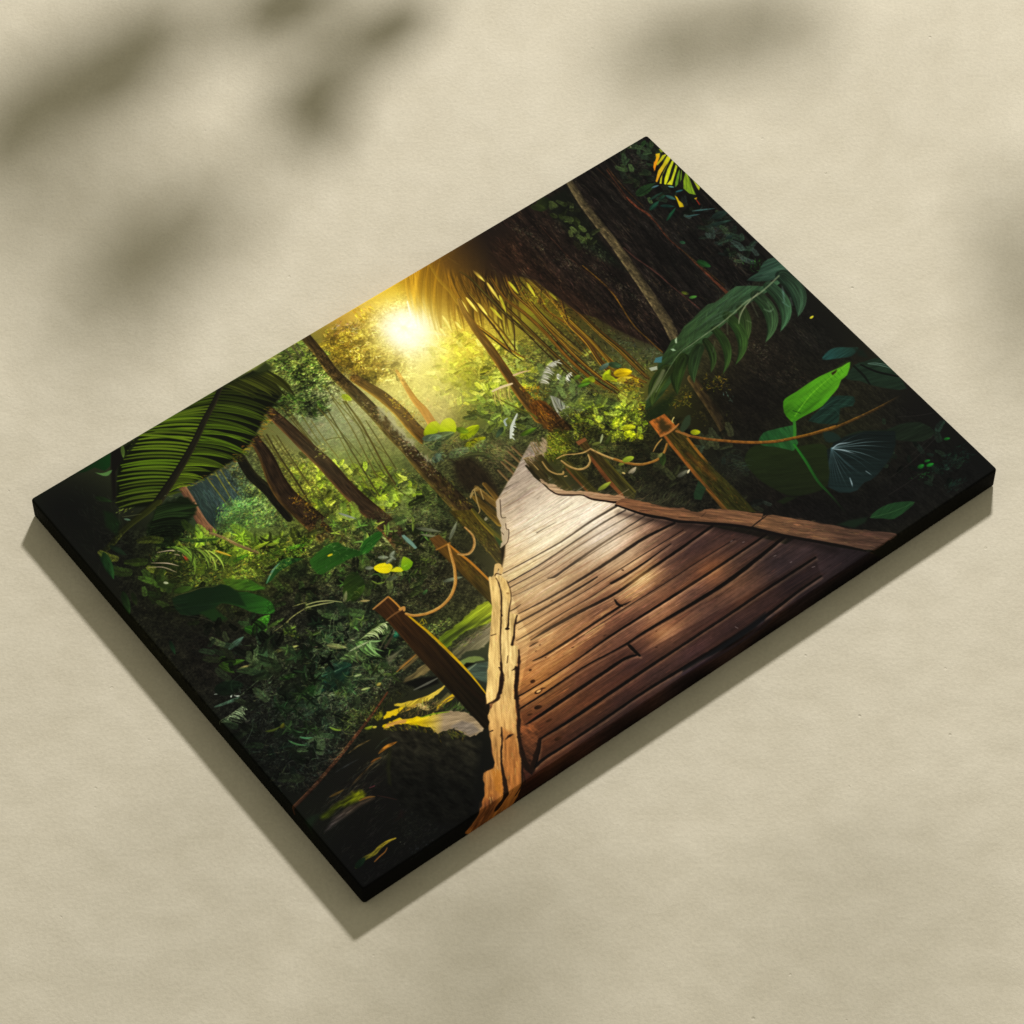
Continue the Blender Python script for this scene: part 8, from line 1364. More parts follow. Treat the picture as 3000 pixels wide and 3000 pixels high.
('band',[(644,926),(719,929),(799,935),(883,935)],[0.5,1.0,0.5],(70,46,34),{'a':0.5242,'soft':1.6}),
('band',[(627,938),(658,941),(736,943)],[0.5,0.9,0.5],(50,34,28),{'a':0.5293,'soft':1.6}),
('band',[(658,941),(736,943)],[0.5,1.4,0.5],(50,34,28),{'a':0.5641,'soft':1.6}),
('band',[(627,941),(658,943),(736,945)],[0.5,1.2,0.5],(70,46,34),{'a':0.5395,'soft':1.6}),
('band',[(648,960),(689,962),(740,964),(781,969),(851,975),(930,973),(1013,971)],[0.5,1.5,0.5],(70,46,34),{'a':0.3528,'soft':1.6}),
('band',[(690,957),(741,959),(782,964),(853,971)],[0.5,0.9,0.5],(96,64,46),{'a':0.4779,'soft':1.6}),
('band',[(650,954),(691,955),(742,957),(783,962),(853,969),(932,966)],[0.5,1.3,0.5],(50,34,28),{'a':0.5667,'soft':1.6}),
('band',[(892,950),(937,950),(975,948)],[0.5,1.6,0.5],(70,46,34),{'a':0.5632,'soft':1.6}),
('band',[(892,951),(937,951)],[0.5,1.0,0.5],(70,46,34),{'a':0.331,'soft':1.6}),
('band',[(857,949),(891,952),(936,952)],[0.5,1.3,0.5],(70,46,34),{'a':0.5036,'soft':1.6}),
('band',[(624,991),(653,996),(710,996)],[0.5,1.1,0.5],(50,34,28),{'a':0.472,'soft':1.6}),
('band',[(622,997),(652,1002),(709,1002),(771,1001)],[0.5,0.8,0.5],(70,46,34),{'a':0.5034,'soft':1.6}),
('band',[(623,996),(652,1001),(709,1001)],[0.5,1.3,0.5],(70,46,34),{'a':0.3253,'soft':1.6}),
('band',[(792,1004),(837,1004),(943,1007)],[0.5,1.2,0.5],(50,34,28),{'a':0.5327,'soft':1.6}),
('band',[(791,1008),(836,1008)],[0.5,1.6,0.5],(50,34,28),{'a':0.3446,'soft':1.6}),
('band',[(791,1009),(835,1009)],[0.5,1.6,0.5],(50,34,28),{'a':0.3694,'soft':1.6}),
('band',[(549,1048),(618,1052),(698,1051),(780,1047),(868,1049)],[0.5,0.9,0.5],(70,46,34),{'a':0.3224,'soft':1.6}),
('band',[(550,1047),(619,1050),(698,1050),(780,1046)],[0.5,0.8,0.5],(50,34,28),{'a':0.4566,'soft':1.6}),
('band',[(699,1046),(781,1043),(870,1044)],[0.5,1.0,0.5],(50,34,28),{'a':0.5048,'soft':1.6}),
('band',[(596,1064),(692,1064),(758,1069),(800,1072),(844,1073),(974,1079)],[0.5,1.6,0.5],(50,34,28),{'a':0.54,'soft':1.6}),
('band',[(595,1065),(692,1064),(758,1070),(800,1073),(844,1074),(974,1080),(1065,1079)],[0.5,1.3,0.5],(70,46,34),{'a':0.4917,'soft':1.6}),
('band',[(533,1072),(593,1072),(690,1072),(755,1078),(797,1081)],[0.5,0.9,0.5],(96,64,46),{'a':0.5359,'soft':1.6}),
('band',[(627,1109),(715,1108),(767,1109)],[0.5,1.6,0.5],(70,46,34),{'a':0.3088,'soft':1.6}),
('band',[(558,1104),(628,1103),(717,1102)],[0.5,1.3,0.5],(96,64,46),{'a':0.429,'soft':1.6}),
('band',[(521,1100),(560,1100),(630,1099),(718,1098)],[0.5,1.6,0.5],(96,64,46),{'a':0.432,'soft':1.6}),
('band',[(594,1146),(682,1144),(789,1143),(878,1143)],[0.5,0.9,0.5],(50,34,28),{'a':0.3081,'soft':1.6}),
('band',[(594,1146),(682,1145),(789,1143),(878,1143),(985,1143),(1104,1143)],[0.5,1.6,0.5],(70,46,34),{'a':0.4014,'soft':1.6}),
('band',[(681,1148),(788,1146),(877,1146),(984,1146),(1103,1146)],[0.5,1.6,0.5],(50,34,28),{'a':0.4155,'soft':1.6}),
('band',[(666,1190),(755,1188)],[0.5,1.4,0.5],(96,64,46),{'a':0.4412,'soft':1.6}),
('band',[(501,1191),(561,1192),(665,1192),(755,1190),(857,1195),(926,1197),(1038,1199),(1134,1193)],[0.5,1.2,0.5],(70,46,34),{'a':0.439,'soft':1.6}),
('band',[(758,1180),(861,1185)],[0.5,1.0,0.5],(96,64,46),{'a':0.3126,'soft':1.6}),
('fill',[(889,1186),(953,1184),(1019,1187),(1069,1181),(1044,1193),(971,1190),(912,1191)],(21,23,26),{'soft':5,'a':0.97}),
('fill',[(897,1193),(963,1200),(1032,1198),(1070,1191),(1046,1209),(981,1211),(921,1207)],(50,46,54),{'soft':10,'a':0.6}),
('fill',[(519,1094),(541,1106),(524,1137),(497,1161),(467,1178),(470,1155),(502,1110)],(122,80,54),{'c2':(64,42,32),'ax':((525,1103),(472,1172)),'soft':3,'tex':(0.4,16,4,80),'jag':1.1,'a':0.9}),
('fill',[(475,1144),(471,1161),(471,1181),(488,1179),(465,1192),(462,1174)],(20,17,16),{'soft':4}),
('grain',[(950,564),(958,572),(954,586),(933,597),(916,601),(900,637),(903,656),(906,685),(916,703),(952,732),(959,753),(995,789),(1005,813),(1018,852),(1047,879),(1065,904),(1088,922),(1119,968),(1158,1018),(1198,1077),(1227,1078),(1267,1137),(1320,1195),(1357,1248),(1303,1269),(1212,1271),(1036,1269),(781,1263),(578,1253),(413,1251),(381,1240),(404,1177),(435,1104),(489,1028),(575,914),(640,839),(675,782),(691,780),(713,774),(749,738),(754,721),(774,694),(781,671),(801,640),(824,629),(849,616),(865,610),(890,597),(917,581)],1,{}),
('band',[(909,701),(952,702)],[0.9,1.7,0.9],(110,70,48),{'a':0.45}),
('band',[(866,700),(936,708)],[0.9,1.7,0.9],(110,70,48),{'a':0.45}),
('band',[(792,743),(876,747),(955,758)],[0.9,1.7,0.9],(110,70,48),{'a':0.45}),
('band',[(747,764),(817,770)],[0.9,1.7,0.9],(110,70,48),{'a':0.45}),
('band',[(805,816),(909,816)],[0.9,1.7,0.9],(110,70,48),{'a':0.45}),
('band',[(864,784),(905,784)],[0.9,1.7,0.9],(110,70,48),{'a':0.45}),
('band',[(852,852),(924,852)],[0.9,1.7,0.9],(110,70,48),{'a':0.45}),
('band',[(767,867),(866,870)],[0.9,1.7,0.9],(110,70,48),{'a':0.45}),
('band',[(672,917),(767,922)],[0.9,1.7,0.9],(110,70,48),{'a':0.45}),
('band',[(641,975),(714,976)],[0.9,1.7,0.9],(110,70,48),{'a':0.45}),
('band',[(894,982),(1014,977)],[0.9,1.7,0.9],(110,70,48),{'a':0.45}),
('band',[(883,1032),(1001,1030)],[0.9,1.7,0.9],(110,70,48),{'a':0.45}),
('band',[(633,1022),(717,1023)],[0.9,1.7,0.9],(110,70,48),{'a':0.45}),
('band',[(700,1044),(770,1047)],[0.9,1.7,0.9],(110,70,48),{'a':0.45}),
('band',[(720,1126),(807,1126)],[0.9,1.7,0.9],(110,70,48),{'a':0.45}),
('band',[(951,928),(1055,928)],[0.9,1.7,0.9],(110,70,48),{'a':0.45}),
('band',[(800,672),(848,678)],[0.9,1.7,0.9],(110,70,48),{'a':0.45}),
('band',[(805,661),(879,668)],[0.9,1.7,0.9],(110,70,48),{'a':0.45}),
('leaf',(608,1001),(611,1002),5.3,(62,42,32),{}),
('leaf',(596,1024),(601,1026),6.8,(62,42,32),{}),
('leaf',(740,898),(745,900),3.0,(62,42,32),{}),
('leaf',(899,925),(901,930),4.6,(62,42,32),{}),
('leaf',(771,1027),(779,1028),3.0,(62,42,32),{}),
('leaf',(835,1110),(841,1112),3.8,(62,42,32),{}),
('leaf',(658,967),(662,967),3.8,(62,42,32),{}),
('leaf',(649,997),(652,998),3.0,(62,42,32),{}),
('leaf',(643,973),(647,974),3.0,(62,42,32),{}),
('leaf',(704,1010),(711,1012),3.0,(62,42,32),{}),
('leaf',(859,1082),(863,1081),3.0,(62,42,32),{}),
('leaf',(562,1077),(576,1081),12.2,(66,42,26),{}),
('leaf',(541,1081),(551,1084),6.1,(66,42,26),{}),
('leaf',(560,1115),(574,1117),6.8,(66,42,26),{}),
('leaf',(548,1158),(564,1160),9.9,(66,42,26),{}),
('leaf',(593,1025),(601,1026),9.9,(66,42,26),{}),
('leaf',(606,1002),(612,1002),6.1,(66,42,26),{}),
('leaf',(583,1050),(600,1052),10.6,(66,42,26),{}),
('leaf',(472,1099),(492,1099),10.6,(66,42,26),{}),
('leaf',(598,1048),(608,1053),4.6,(66,42,26),{}),
('leaf',(587,1050),(597,1051),6.1,(196,156,110),{}),
('band',[(1114,1005),(1119,1005)],[0.8,1.8,0.8],(170,160,160),{'a':0.8}),
('band',[(1132,1021),(1136,1022)],[0.8,1.8,0.8],(170,160,160),{'a':0.8}),
('band',[(1160,1085),(1165,1086)],[0.8,1.8,0.8],(170,160,160),{'a':0.8}),
('band',[(1176,1117),(1180,1117)],[0.8,1.8,0.8],(170,160,160),{'a':0.8}),
('band',[(1203,1152),(1209,1154)],[0.8,1.8,0.8],(170,160,160),{'a':0.8}),
('band',[(991,1168),(993,1174)],[0.8,1.8,0.8],(170,160,160),{'a':0.8}),
('glow',936,811,98.8,(50,48,44),{'a':0.575,'sq':1.8,'an':1}),
('glow',850,780,114.0,(40,34,22),{'a':0.575,'sq':1.6,'an':1}),
('glow',918,959,45.6,(52,38,22),{'a':0.805,'sq':2.6,'an':1}),
('glow',904,914,38.0,(44,36,24),{'a':0.69,'sq':2.2,'an':1}),
('glow',880,1084,39.5,(44,28,16),{'a':0.69,'sq':3,'an':1}),
('glow',1045,1033,38.0,(34,20,10),{'a':0.69,'sq':3,'an':1}),
('glow',1062,1091,39.5,(30,20,12),{'a':0.69,'sq':3,'an':1}),
('glow',1050,1126,30.4,(34,20,10),{'a':0.69,'sq':3,'an':1}),
('glow',673,904,83.6,(24,18,8),{'a':0.69,'sq':1.2,'an':1}),
('fill',[(912,588),(932,596),(928,616),(924,652),(913,673),(904,658),(903,639),(906,614)],(74,63,39),{'c2':(56,51,28),'ax':((915,591),(910,666)),'soft':2,'tex':(0.4,30,3,95)}),
('band',[(912,589),(931,597)],[3.0,3.0],(140,122,88),{}),
('band',[(905,606),(904,640),(906,660)],[4.6,6.8,6.1],(44,40,24),{}),
('band',[(919,597),(918,629)],[1.5,2.3],(150,130,90),{}),
('fill',[(933,597),(947,603),(944,633),(945,666),(941,683),(926,660),(927,636)],(66,58,32),{'c2':(54,52,26),'ax':((937,600),(937,676)),'soft':2,'tex':(0.4,30,3,95)}),
('band',[(937,618),(934,642),(941,660),(951,668)],[2.7,3.4,3.8,3.0],(150,126,84),{}),
('glow',935,840,76.0,(96,86,72),{'a':0.7,'sq':1.7,'an':0}),
('glow',913,966,30.4,(112,82,48),{'a':0.75,'sq':2.3,'an':0}),
('glow',894,874,45.6,(60,48,34),{'a':0.6,'sq':1.6,'an':0}),
('glow',866,1091,22.8,(84,58,36),{'a':0.7,'sq':2.6,'an':0}),
('glow',980,1036,25.8,(44,26,12),{'a':0.6,'sq':3,'an':0}),
('glow',826,772,106.4,(84,76,66),{'a':0.6,'sq':1.3,'an':0}),
('glow',747,868,98.8,(76,66,56),{'a':0.6,'sq':1.3,'an':0}),
('glow',653,943,60.8,(60,50,38),{'a':0.6,'sq':1.2,'an':0}),
('glow',877,701,45.6,(50,48,48),{'a':0.6,'sq':1.3,'an':0}),
('glow',750,944,83.6,(64,48,32),{'a':0.5,'sq':1.3,'an':0}),
('glow',653,1022,68.4,(52,30,12),{'a':0.5,'sq':1.2,'an':0}),
('fill',[(905,650),(913,669),(923,683),(923,691),(930,704),(957,726),(973,743),(992,763),(1015,787),(1010,793),(995,790),(978,773),(959,753),(951,734),(932,720),(913,703),(906,685),(906,671)],(165,142,118),{'c2':(146,116,92),'ax':((910,673),(1000,783)),'soft':2,'tex':(0.3,50,3,42),'jag':0.9}),
('band',[(904,662),(906,685),(913,704),(932,720),(950,734),(959,753),(978,774),(994,790),(1010,793)],[1.5,3.0,3.0,3.8,3.0,4.6,4.6,6.1,3.0],(40,28,22),{}),
('fill',[(989,793),(1011,791),(1024,804),(1044,831),(1067,861),(1091,883),(1102,902),(1111,910),(1132,916),(1161,942),(1201,985),(1209,993),(1185,1007),(1171,1003),(1139,969),(1088,923),(1064,901),(1047,879),(1012,834)],(122,90,68),{'c2':(108,82,64),'ax':((1008,803),(1167,972)),'soft':2,'tex':(0.35,50,3,46),'jag':0.8}),
('fill',[(1174,1003),(1194,1000),(1217,1001),(1256,1044),(1306,1103),(1331,1133),(1390,1191),(1367,1196),(1336,1197),(1323,1191),(1277,1137),(1212,1060)],(112,86,66),{'c2':(80,62,54),'ax':((1200,1004),(1352,1178)),'soft':2,'tex':(0.35,40,3,46),'jag':0.6}),
('scatter',[(1174,1003),(1194,1000),(1217,1001),(1256,1044),(1306,1103),(1331,1133),(1390,1191),(1367,1196),(1336,1197),(1323,1191),(1277,1137),(1212,1060)],357,[7.6,19.8],[1.1,2.3],(38,52),{'pal':[(140,108,80),(70,54,46),(92,72,58)],'mix':1,'a':0.5,'seed':130}),
('scatter',[(989,793),(1011,791),(1024,804),(1044,831),(1067,861),(1091,883),(1102,902),(1111,910),(1132,916),(1161,942),(1201,985),(1209,993),(1185,1007),(1171,1003),(1139,969),(1088,923),(1064,901),(1047,879),(1012,834)],272,[7.6,19.8],[1.1,2.3],(38,52),{'pal':[(140,104,78),(80,58,44),(105,78,60)],'mix':1,'a':0.45,'seed':131}),
('scatter',[(905,650),(913,669),(923,683),(923,691),(930,704),(957,726),(973,743),(992,763),(1015,787),(1010,793),(995,790),(978,773),(959,753),(951,734),(932,720),(913,703),(906,685),(906,671)],153,[6.1,16.7],[1.1,2.3],(36,50),{'pal':[(185,162,138),(110,86,68)],'mix':1,'a':0.45,'seed':132}),
('band',[(988,794),(1011,835),(1029,861),(1046,880),(1063,903),(1087,924),(1114,949),(1138,971),(1169,1005),(1211,1062),(1275,1138),(1314,1187)],[3.8,5.3,6.8,6.8,6.8,6.1,6.8,6.8,6.8,7.6,6.8,4.6],(26,21,20),{}),
('band',[(1172,1003),(1193,1001),(1215,1000)],[2.3,3.0,1.5],(34,26,24),{'a':0.9}),
('band',[(1070,895),(1083,907),(1101,921)],[1.1,1.5,0.8],(50,36,30),{}),
('band',[(989,793),(1003,794),(1013,807)],[1.5,1.5,0.8],(60,44,36),{'a':0.5}),
('band',[(1017,835),(1038,849)],[1.5,2.3,0.8],(64,44,34),{}),
('band',[(1107,922),(1121,919)],[1.1,0.8],(58,42,34),{}),
('band',[(981,814),(1023,868),(1065,914),(1114,963),(1162,1014),(1222,1084),(1266,1150)],[10.6,15.2,16.7,15.2,15.2,16.7,15.2],(30,23,23),{'a':0.5,'soft':14}),
('fill',[(848,1181),(902,1186),(967,1185),(1035,1180),(1060,1178),(1023,1194),(951,1197),(899,1190),(843,1187)],(24,25,28),{'soft':6,'a':0.95}),
('band',[(840,1191),(907,1197),(974,1204),(1018,1200),(1042,1192)],[6.1,6.8,7.6,6.8,3.0],(62,52,62),{'a':0.6,'soft':5}),
('fill',[(675,782),(682,781),(690,784),(699,790),(699,808),(692,824),(689,835),(661,868),(666,879),(665,887),(644,906),(619,933),(622,945),(594,979),(571,1001),(554,1020),(527,1062),(504,1098),(484,1132),(454,1176),(434,1209),(426,1231),(394,1264),(341,1270),(299,1239),(316,1223),(341,1192),(370,1167),(394,1133),(419,1133),(445,1092),(463,1060),(485,1031),(511,1015),(494,1012),(533,962),(575,914),(640,839)],(214,184,132),{'c2':(150,102,60),'ax':((565,956),(371,1199)),'soft':2,'tex':(0.3,40,4,125),'jag':0.9}),
('fill',[(675,782),(689,786),(674,816),(642,864),(592,927),(549,984),(529,1009),(516,1016),(494,1012),(544,950),(575,914),(640,839)],(216,182,126),{'soft':2,'a':0.8,'tex':(0.25,40,4,125)}),
('fill',[(484,1073),(430,1148),(403,1205),(421,1219),(478,1137),(495,1101)],(150,100,60),{'soft':8,'a':0.6,'tex':(0.4,30,4,125)}),
('fill',[(311,1229),(351,1184),(375,1183),(379,1215),(335,1266)],(110,72,48),{'soft':14,'a':0.85,'tex':(0.4,24,4,125)}),
('fill',[(412,1134),(427,1151),(392,1196),(389,1175)],(176,120,56),{'soft':6,'a':0.6}),
('scatter',[(675,782),(682,781),(690,784),(699,790),(699,808),(692,824),(689,835),(661,868),(666,879),(665,887),(644,906),(619,933),(622,945),(594,979),(571,1001),(554,1020),(527,1062),(504,1098),(484,1132),(454,1176),(434,1209),(426,1231),(394,1264),(341,1270),(299,1239),(316,1223),(341,1192),(370,1167),(394,1133),(419,1133),(445,1092),(463,1060),(485,1031),(511,1015),(494,1012),(533,962),(575,914),(640,839)],561,[6.1,19.8],[1.1,2.6],(116,134),{'gain':(0.75,1.2),'pal':[(226,196,142),(170,124,76),(190,148,96)],'mix':0.6,'a':0.4,'seed':133}),
('band',[(688,788),(684,803),(674,823),(658,845),(634,875),(609,906),(585,938),(565,967),(551,983),(530,1007)],[1.9,2.6,2.6,3.2,3.2,2.6,1.9,3.9,5.8,7.8],(40,27,20),{'a':0.92,'soft':2.2,'rag':0.6}),
('band',[(701,807),(692,830),(681,846),(658,869),(639,892),(632,897)],[1.9,1.9,1.9,2.6,3.9,3.2],(40,27,20),{'a':0.92,'soft':2.2,'rag':0.6}),
('band',[(667,884),(649,900),(633,918),(617,933)],[1.9,4.5,3.9,6.5],(40,27,20),{'a':0.92,'soft':2.2,'rag':0.6}),
('band',[(619,951),(605,971),(587,990),(569,1010),(546,1036)],[3.2,5.2,5.8,7.1,6.5],(40,27,20),{'a':0.92,'soft':2.2,'rag':0.6}),
('band',[(563,965),(559,979),(541,998),(525,1009),(516,1016),(493,1014)],[2.6,5.2,5.2,7.1,5.8,2.6],(40,27,20),{'a':0.92,'soft':2.2,'rag':0.6}),
('band',[(483,1072),(467,1096),(450,1115),(435,1136),(422,1158),(410,1181),(396,1202),(376,1225)],[1.9,4.5,3.9,3.9,5.8,9.0,12.9,14.2],(40,27,20),{'a':0.92,'soft':2.2,'rag':0.6}),
('band',[(591,980),(575,1001),(560,1016),(550,1035),(536,1057),(521,1079),(504,1099),(491,1121),(479,1144),(470,1166),(471,1183)],[5.8,6.5,4.5,5.8,6.5,6.5,6.5,7.1,9.0,11.6,12.9],(40,27,20),{'a':0.92,'soft':2.2,'rag':0.6}),
('band',[(526,1138),(510,1152),(492,1167),(473,1181)],[4.5,8.4,9.7,7.8],(40,27,20),{'a':0.92,'soft':2.2,'rag':0.6}),
('band',[(466,1160),(443,1191),(421,1221)],[3.2,3.9,3.2],(40,27,20),{'a':0.92,'soft':2.2,'rag':0.6}),
('band',[(456,1178),(441,1205),(429,1225)],[1.3,1.9,1.9],(40,27,20),{'a':0.92,'soft':2.2,'rag':0.6}),
('band',[(591,981),(580,981)],[4.5,1.9],(40,27,20),{'a':0.92,'soft':2.2,'rag':0.6}),
('band',[(474,1098),(485,1097),(492,1098)],[1.3,5.8,1.3],(40,27,20),{'a':0.92,'soft':2.2,'rag':0.6}),
('band',[(460,1066),(466,1067)],[1.9,2.6],(40,27,20),{'a':0.92,'soft':2.2,'rag':0.6}),
('band',[(394,1132),(408,1132),(418,1133)],[1.3,1.9,1.3],(40,27,20),{'a':0.92,'soft':2.2,'rag':0.6}),
('band',[(597,891),(607,894)],[1.3,1.9],(40,27,20),{'a':0.92,'soft':2.2,'rag':0.6}),
('band',[(594,949),(583,961)],[1.3,1.9],(40,27,20),{'a':0.92,'soft':2.2,'rag':0.6}),
('scatter',[(588,984),(592,987),(532,1068),(482,1140),(497,1106),(548,1033)],153,[3.0,6.8],[1.5,2.7],(60,120),{'pal':[(110,66,40),(30,20,16),(80,48,32)],'mix':1,'a':0.8,'seed':134}),
('leaf',(683,830),(685,833),6.8,(40,26,20),{}),
('leaf',(644,862),(642,869),4.6,(40,26,20),{}),
('leaf',(629,896),(636,900),7.6,(40,26,20),{}),
('leaf',(549,984),(548,990),6.1,(40,26,20),{}),
('leaf',(564,959),(564,963),3.8,(40,26,20),{}),
('leaf',(574,950),(563,968),3.0,(40,26,20),{}),
('fill',[(691,798),(699,794),(701,805),(693,828),(681,846),(672,852),(675,834),(680,817)],(206,172,118),{'soft':3,'a':0.6,'tex':(0.35,16,4,125)}),
('band',[(689,783),(708,766),(710,776),(700,787)],[4.6,10.6,9.1,4.6],(200,168,120),{}),
('band',[(689,783),(695,780),(701,788)],[1.5,2.3,1.5],(60,44,30),{}),
('fill',[(802,639),(810,640),(803,651),(800,648)],(176,160,138),{'soft':2,'jag':0.9}),
('fill',[(794,652),(802,653),(785,678),(780,674)],(176,160,138),{'soft':2,'jag':0.9}),
('fill',[(789,673),(794,681),(785,695),(766,709),(763,707)],(176,160,138),{'soft':2,'jag':0.9}),
('fill',[(770,708),(780,711),(763,728),(739,737),(755,721)],(176,160,138),{'soft':2,'jag':0.9}),
('band',[(811,641),(800,657),(787,677),(793,683)],[1.5,1.8,1.5],(52,42,34),{'a':0.85}),
('band',[(784,695),(777,706),(779,712),(762,731),(748,737)],[1.5,1.8,1.5],(52,42,34),{'a':0.85}),
('band',[(765,708),(764,714)],[1.5,1.8,1.5],(52,42,34),{'a':0.85}),
('fill',[(739,737),(751,736),(735,755),(714,774),(723,760)],(52,44,30),{'soft':5}),
('scatter',[(915,583),(949,562),(971,572),(968,591),(937,600),(905,604)],153,[6.1,16.7],[1.5,3.0],(60,110),{'pal':[(170,155,140),(120,105,85),(150,140,130)],'mix':1,'a':0.6,'seed':135}),
('band',[(951,564),(944,595)],[1.5,3.0,2.3],(112,92,58),{'a':0.8}),
('band',[(956,564),(952,590)],[1.5,3.0,2.3],(112,92,58),{'a':0.8}),
('band',[(962,565),(958,583)],[1.5,3.0,2.3],(112,92,58),{'a':0.8}),
('band',[(946,567),(939,594)],[1.5,3.0,2.3],(112,92,58),{'a':0.8}),
('fill',[(919,164),(957,186),(913,394),(848,418),(833,406)],(255,235,190),{'soft':60,'a':0.24}),
('fill',[(919,164),(914,206),(838,422),(803,395)],(255,235,190),{'soft':60,'a':0.22}),
('fill',[(911,158),(892,208),(784,381),(751,355)],(255,235,190),{'soft':60,'a':0.1}),
('fill',[(893,175),(900,207),(793,287),(683,357),(609,388),(563,309),(640,258),(765,221)],(206,214,150),{'soft':90,'a':0.13}),
('fill',[(894,191),(902,220),(842,324),(771,395),(699,414),(740,335)],(226,220,150),{'soft':70,'a':0.12}),
('glow',921,170,47.1,(255,250,225),{'a':1.0}),
('glow',916,189,85.1,(255,226,130),{'a':0.62}),
('glow',947,139,129.2,(238,192,58),{'a':0.25}),
('glow',905,219,250.8,(150,120,40),{'a':0.07}),
('band',[(920,167),(913,97)],[9.0,1.0],(255,245,205),{'a':0.5,'soft':5,'fade':0.6}),
('band',[(920,167),(953,277)],[9.0,1.0],(255,245,205),{'a':0.5,'soft':5,'fade':0.6}),
('band',[(920,167),(995,257)],[9.0,1.0],(255,245,205),{'a':0.5,'soft':5,'fade':0.6}),
('band',[(920,167),(890,207)],[9.0,1.0],(255,245,205),{'a':0.5,'soft':5,'fade':0.6}),
('band',[(920,167),(866,179)],[9.0,1.0],(255,245,205),{'a':0.5,'soft':5,'fade':0.6}),
('band',[(920,167),(965,152)],[9.0,1.0],(255,245,205),{'a':0.5,'soft':5,'fade':0.6}),
('band',[(920,167),(890,119)],[9.0,1.0],(255,245,205),{'a':0.5,'soft':5,'fade':0.6}),
('band',[(920,167),(924,257)],[9.0,1.0],(255,245,205),{'a':0.5,'soft':5,'fade':0.6}),
('band',[(969,114),(954,145),(938,179)],[1.5,4.6,2.3],(255,250,225),{'a':0.8})]

# ------------------------------------------------------------------ helpers
C = bpy.context.scene.collection

def tag(o, label=None, cat=None, group=None, kind=None):
    for k, v in (('label', label), ('category', cat), ('group', group), ('kind', kind)):
        if v:
            o[k] = v
    return o

def thing(name, loc, rz=0.0):
    o = bpy.data.objects.new(name, None)
    o.empty_display_size = .05
    o.location = loc; o.rotation_euler = (0, 0, rz)
    C.objects.link(o)
    return o

def link(name, verts, faces, mat, parent=None, smooth=False, uv=None):
    me = bpy.data.meshes.new(name)
    me.from_pydata([tuple(v) for v in verts], [], faces)
    if uv is not None:
        l = me.uv_layers.new(name='UVMap')
        for p in me.polygons:
            for li in p.loop_indices:
                l.data[li].uv = uv[me.loops[li].vertex_index]
    me.materials.append(mat)
    for p in me.polygons:
        p.use_smooth = smooth
    me.update()
    o = bpy.data.objects.new(name, me)
    C.objects.link(o)
    if parent:
        o.parent = parent
    return o

def new_mat(name):
    m = bpy.data.materials.new(name); m.use_nodes = True
    nt = m.node_tree
    return m, nt, nt.nodes['Principled BSDF']

def node(nt, kind, **k):
    n = nt.nodes.new(kind)
    for a, b in k.items():
        if a in n.bl_rna.properties:
            setattr(n, a, b)
        else:
            n.inputs[a.replace('_', ' ')].default_value = b
    return n

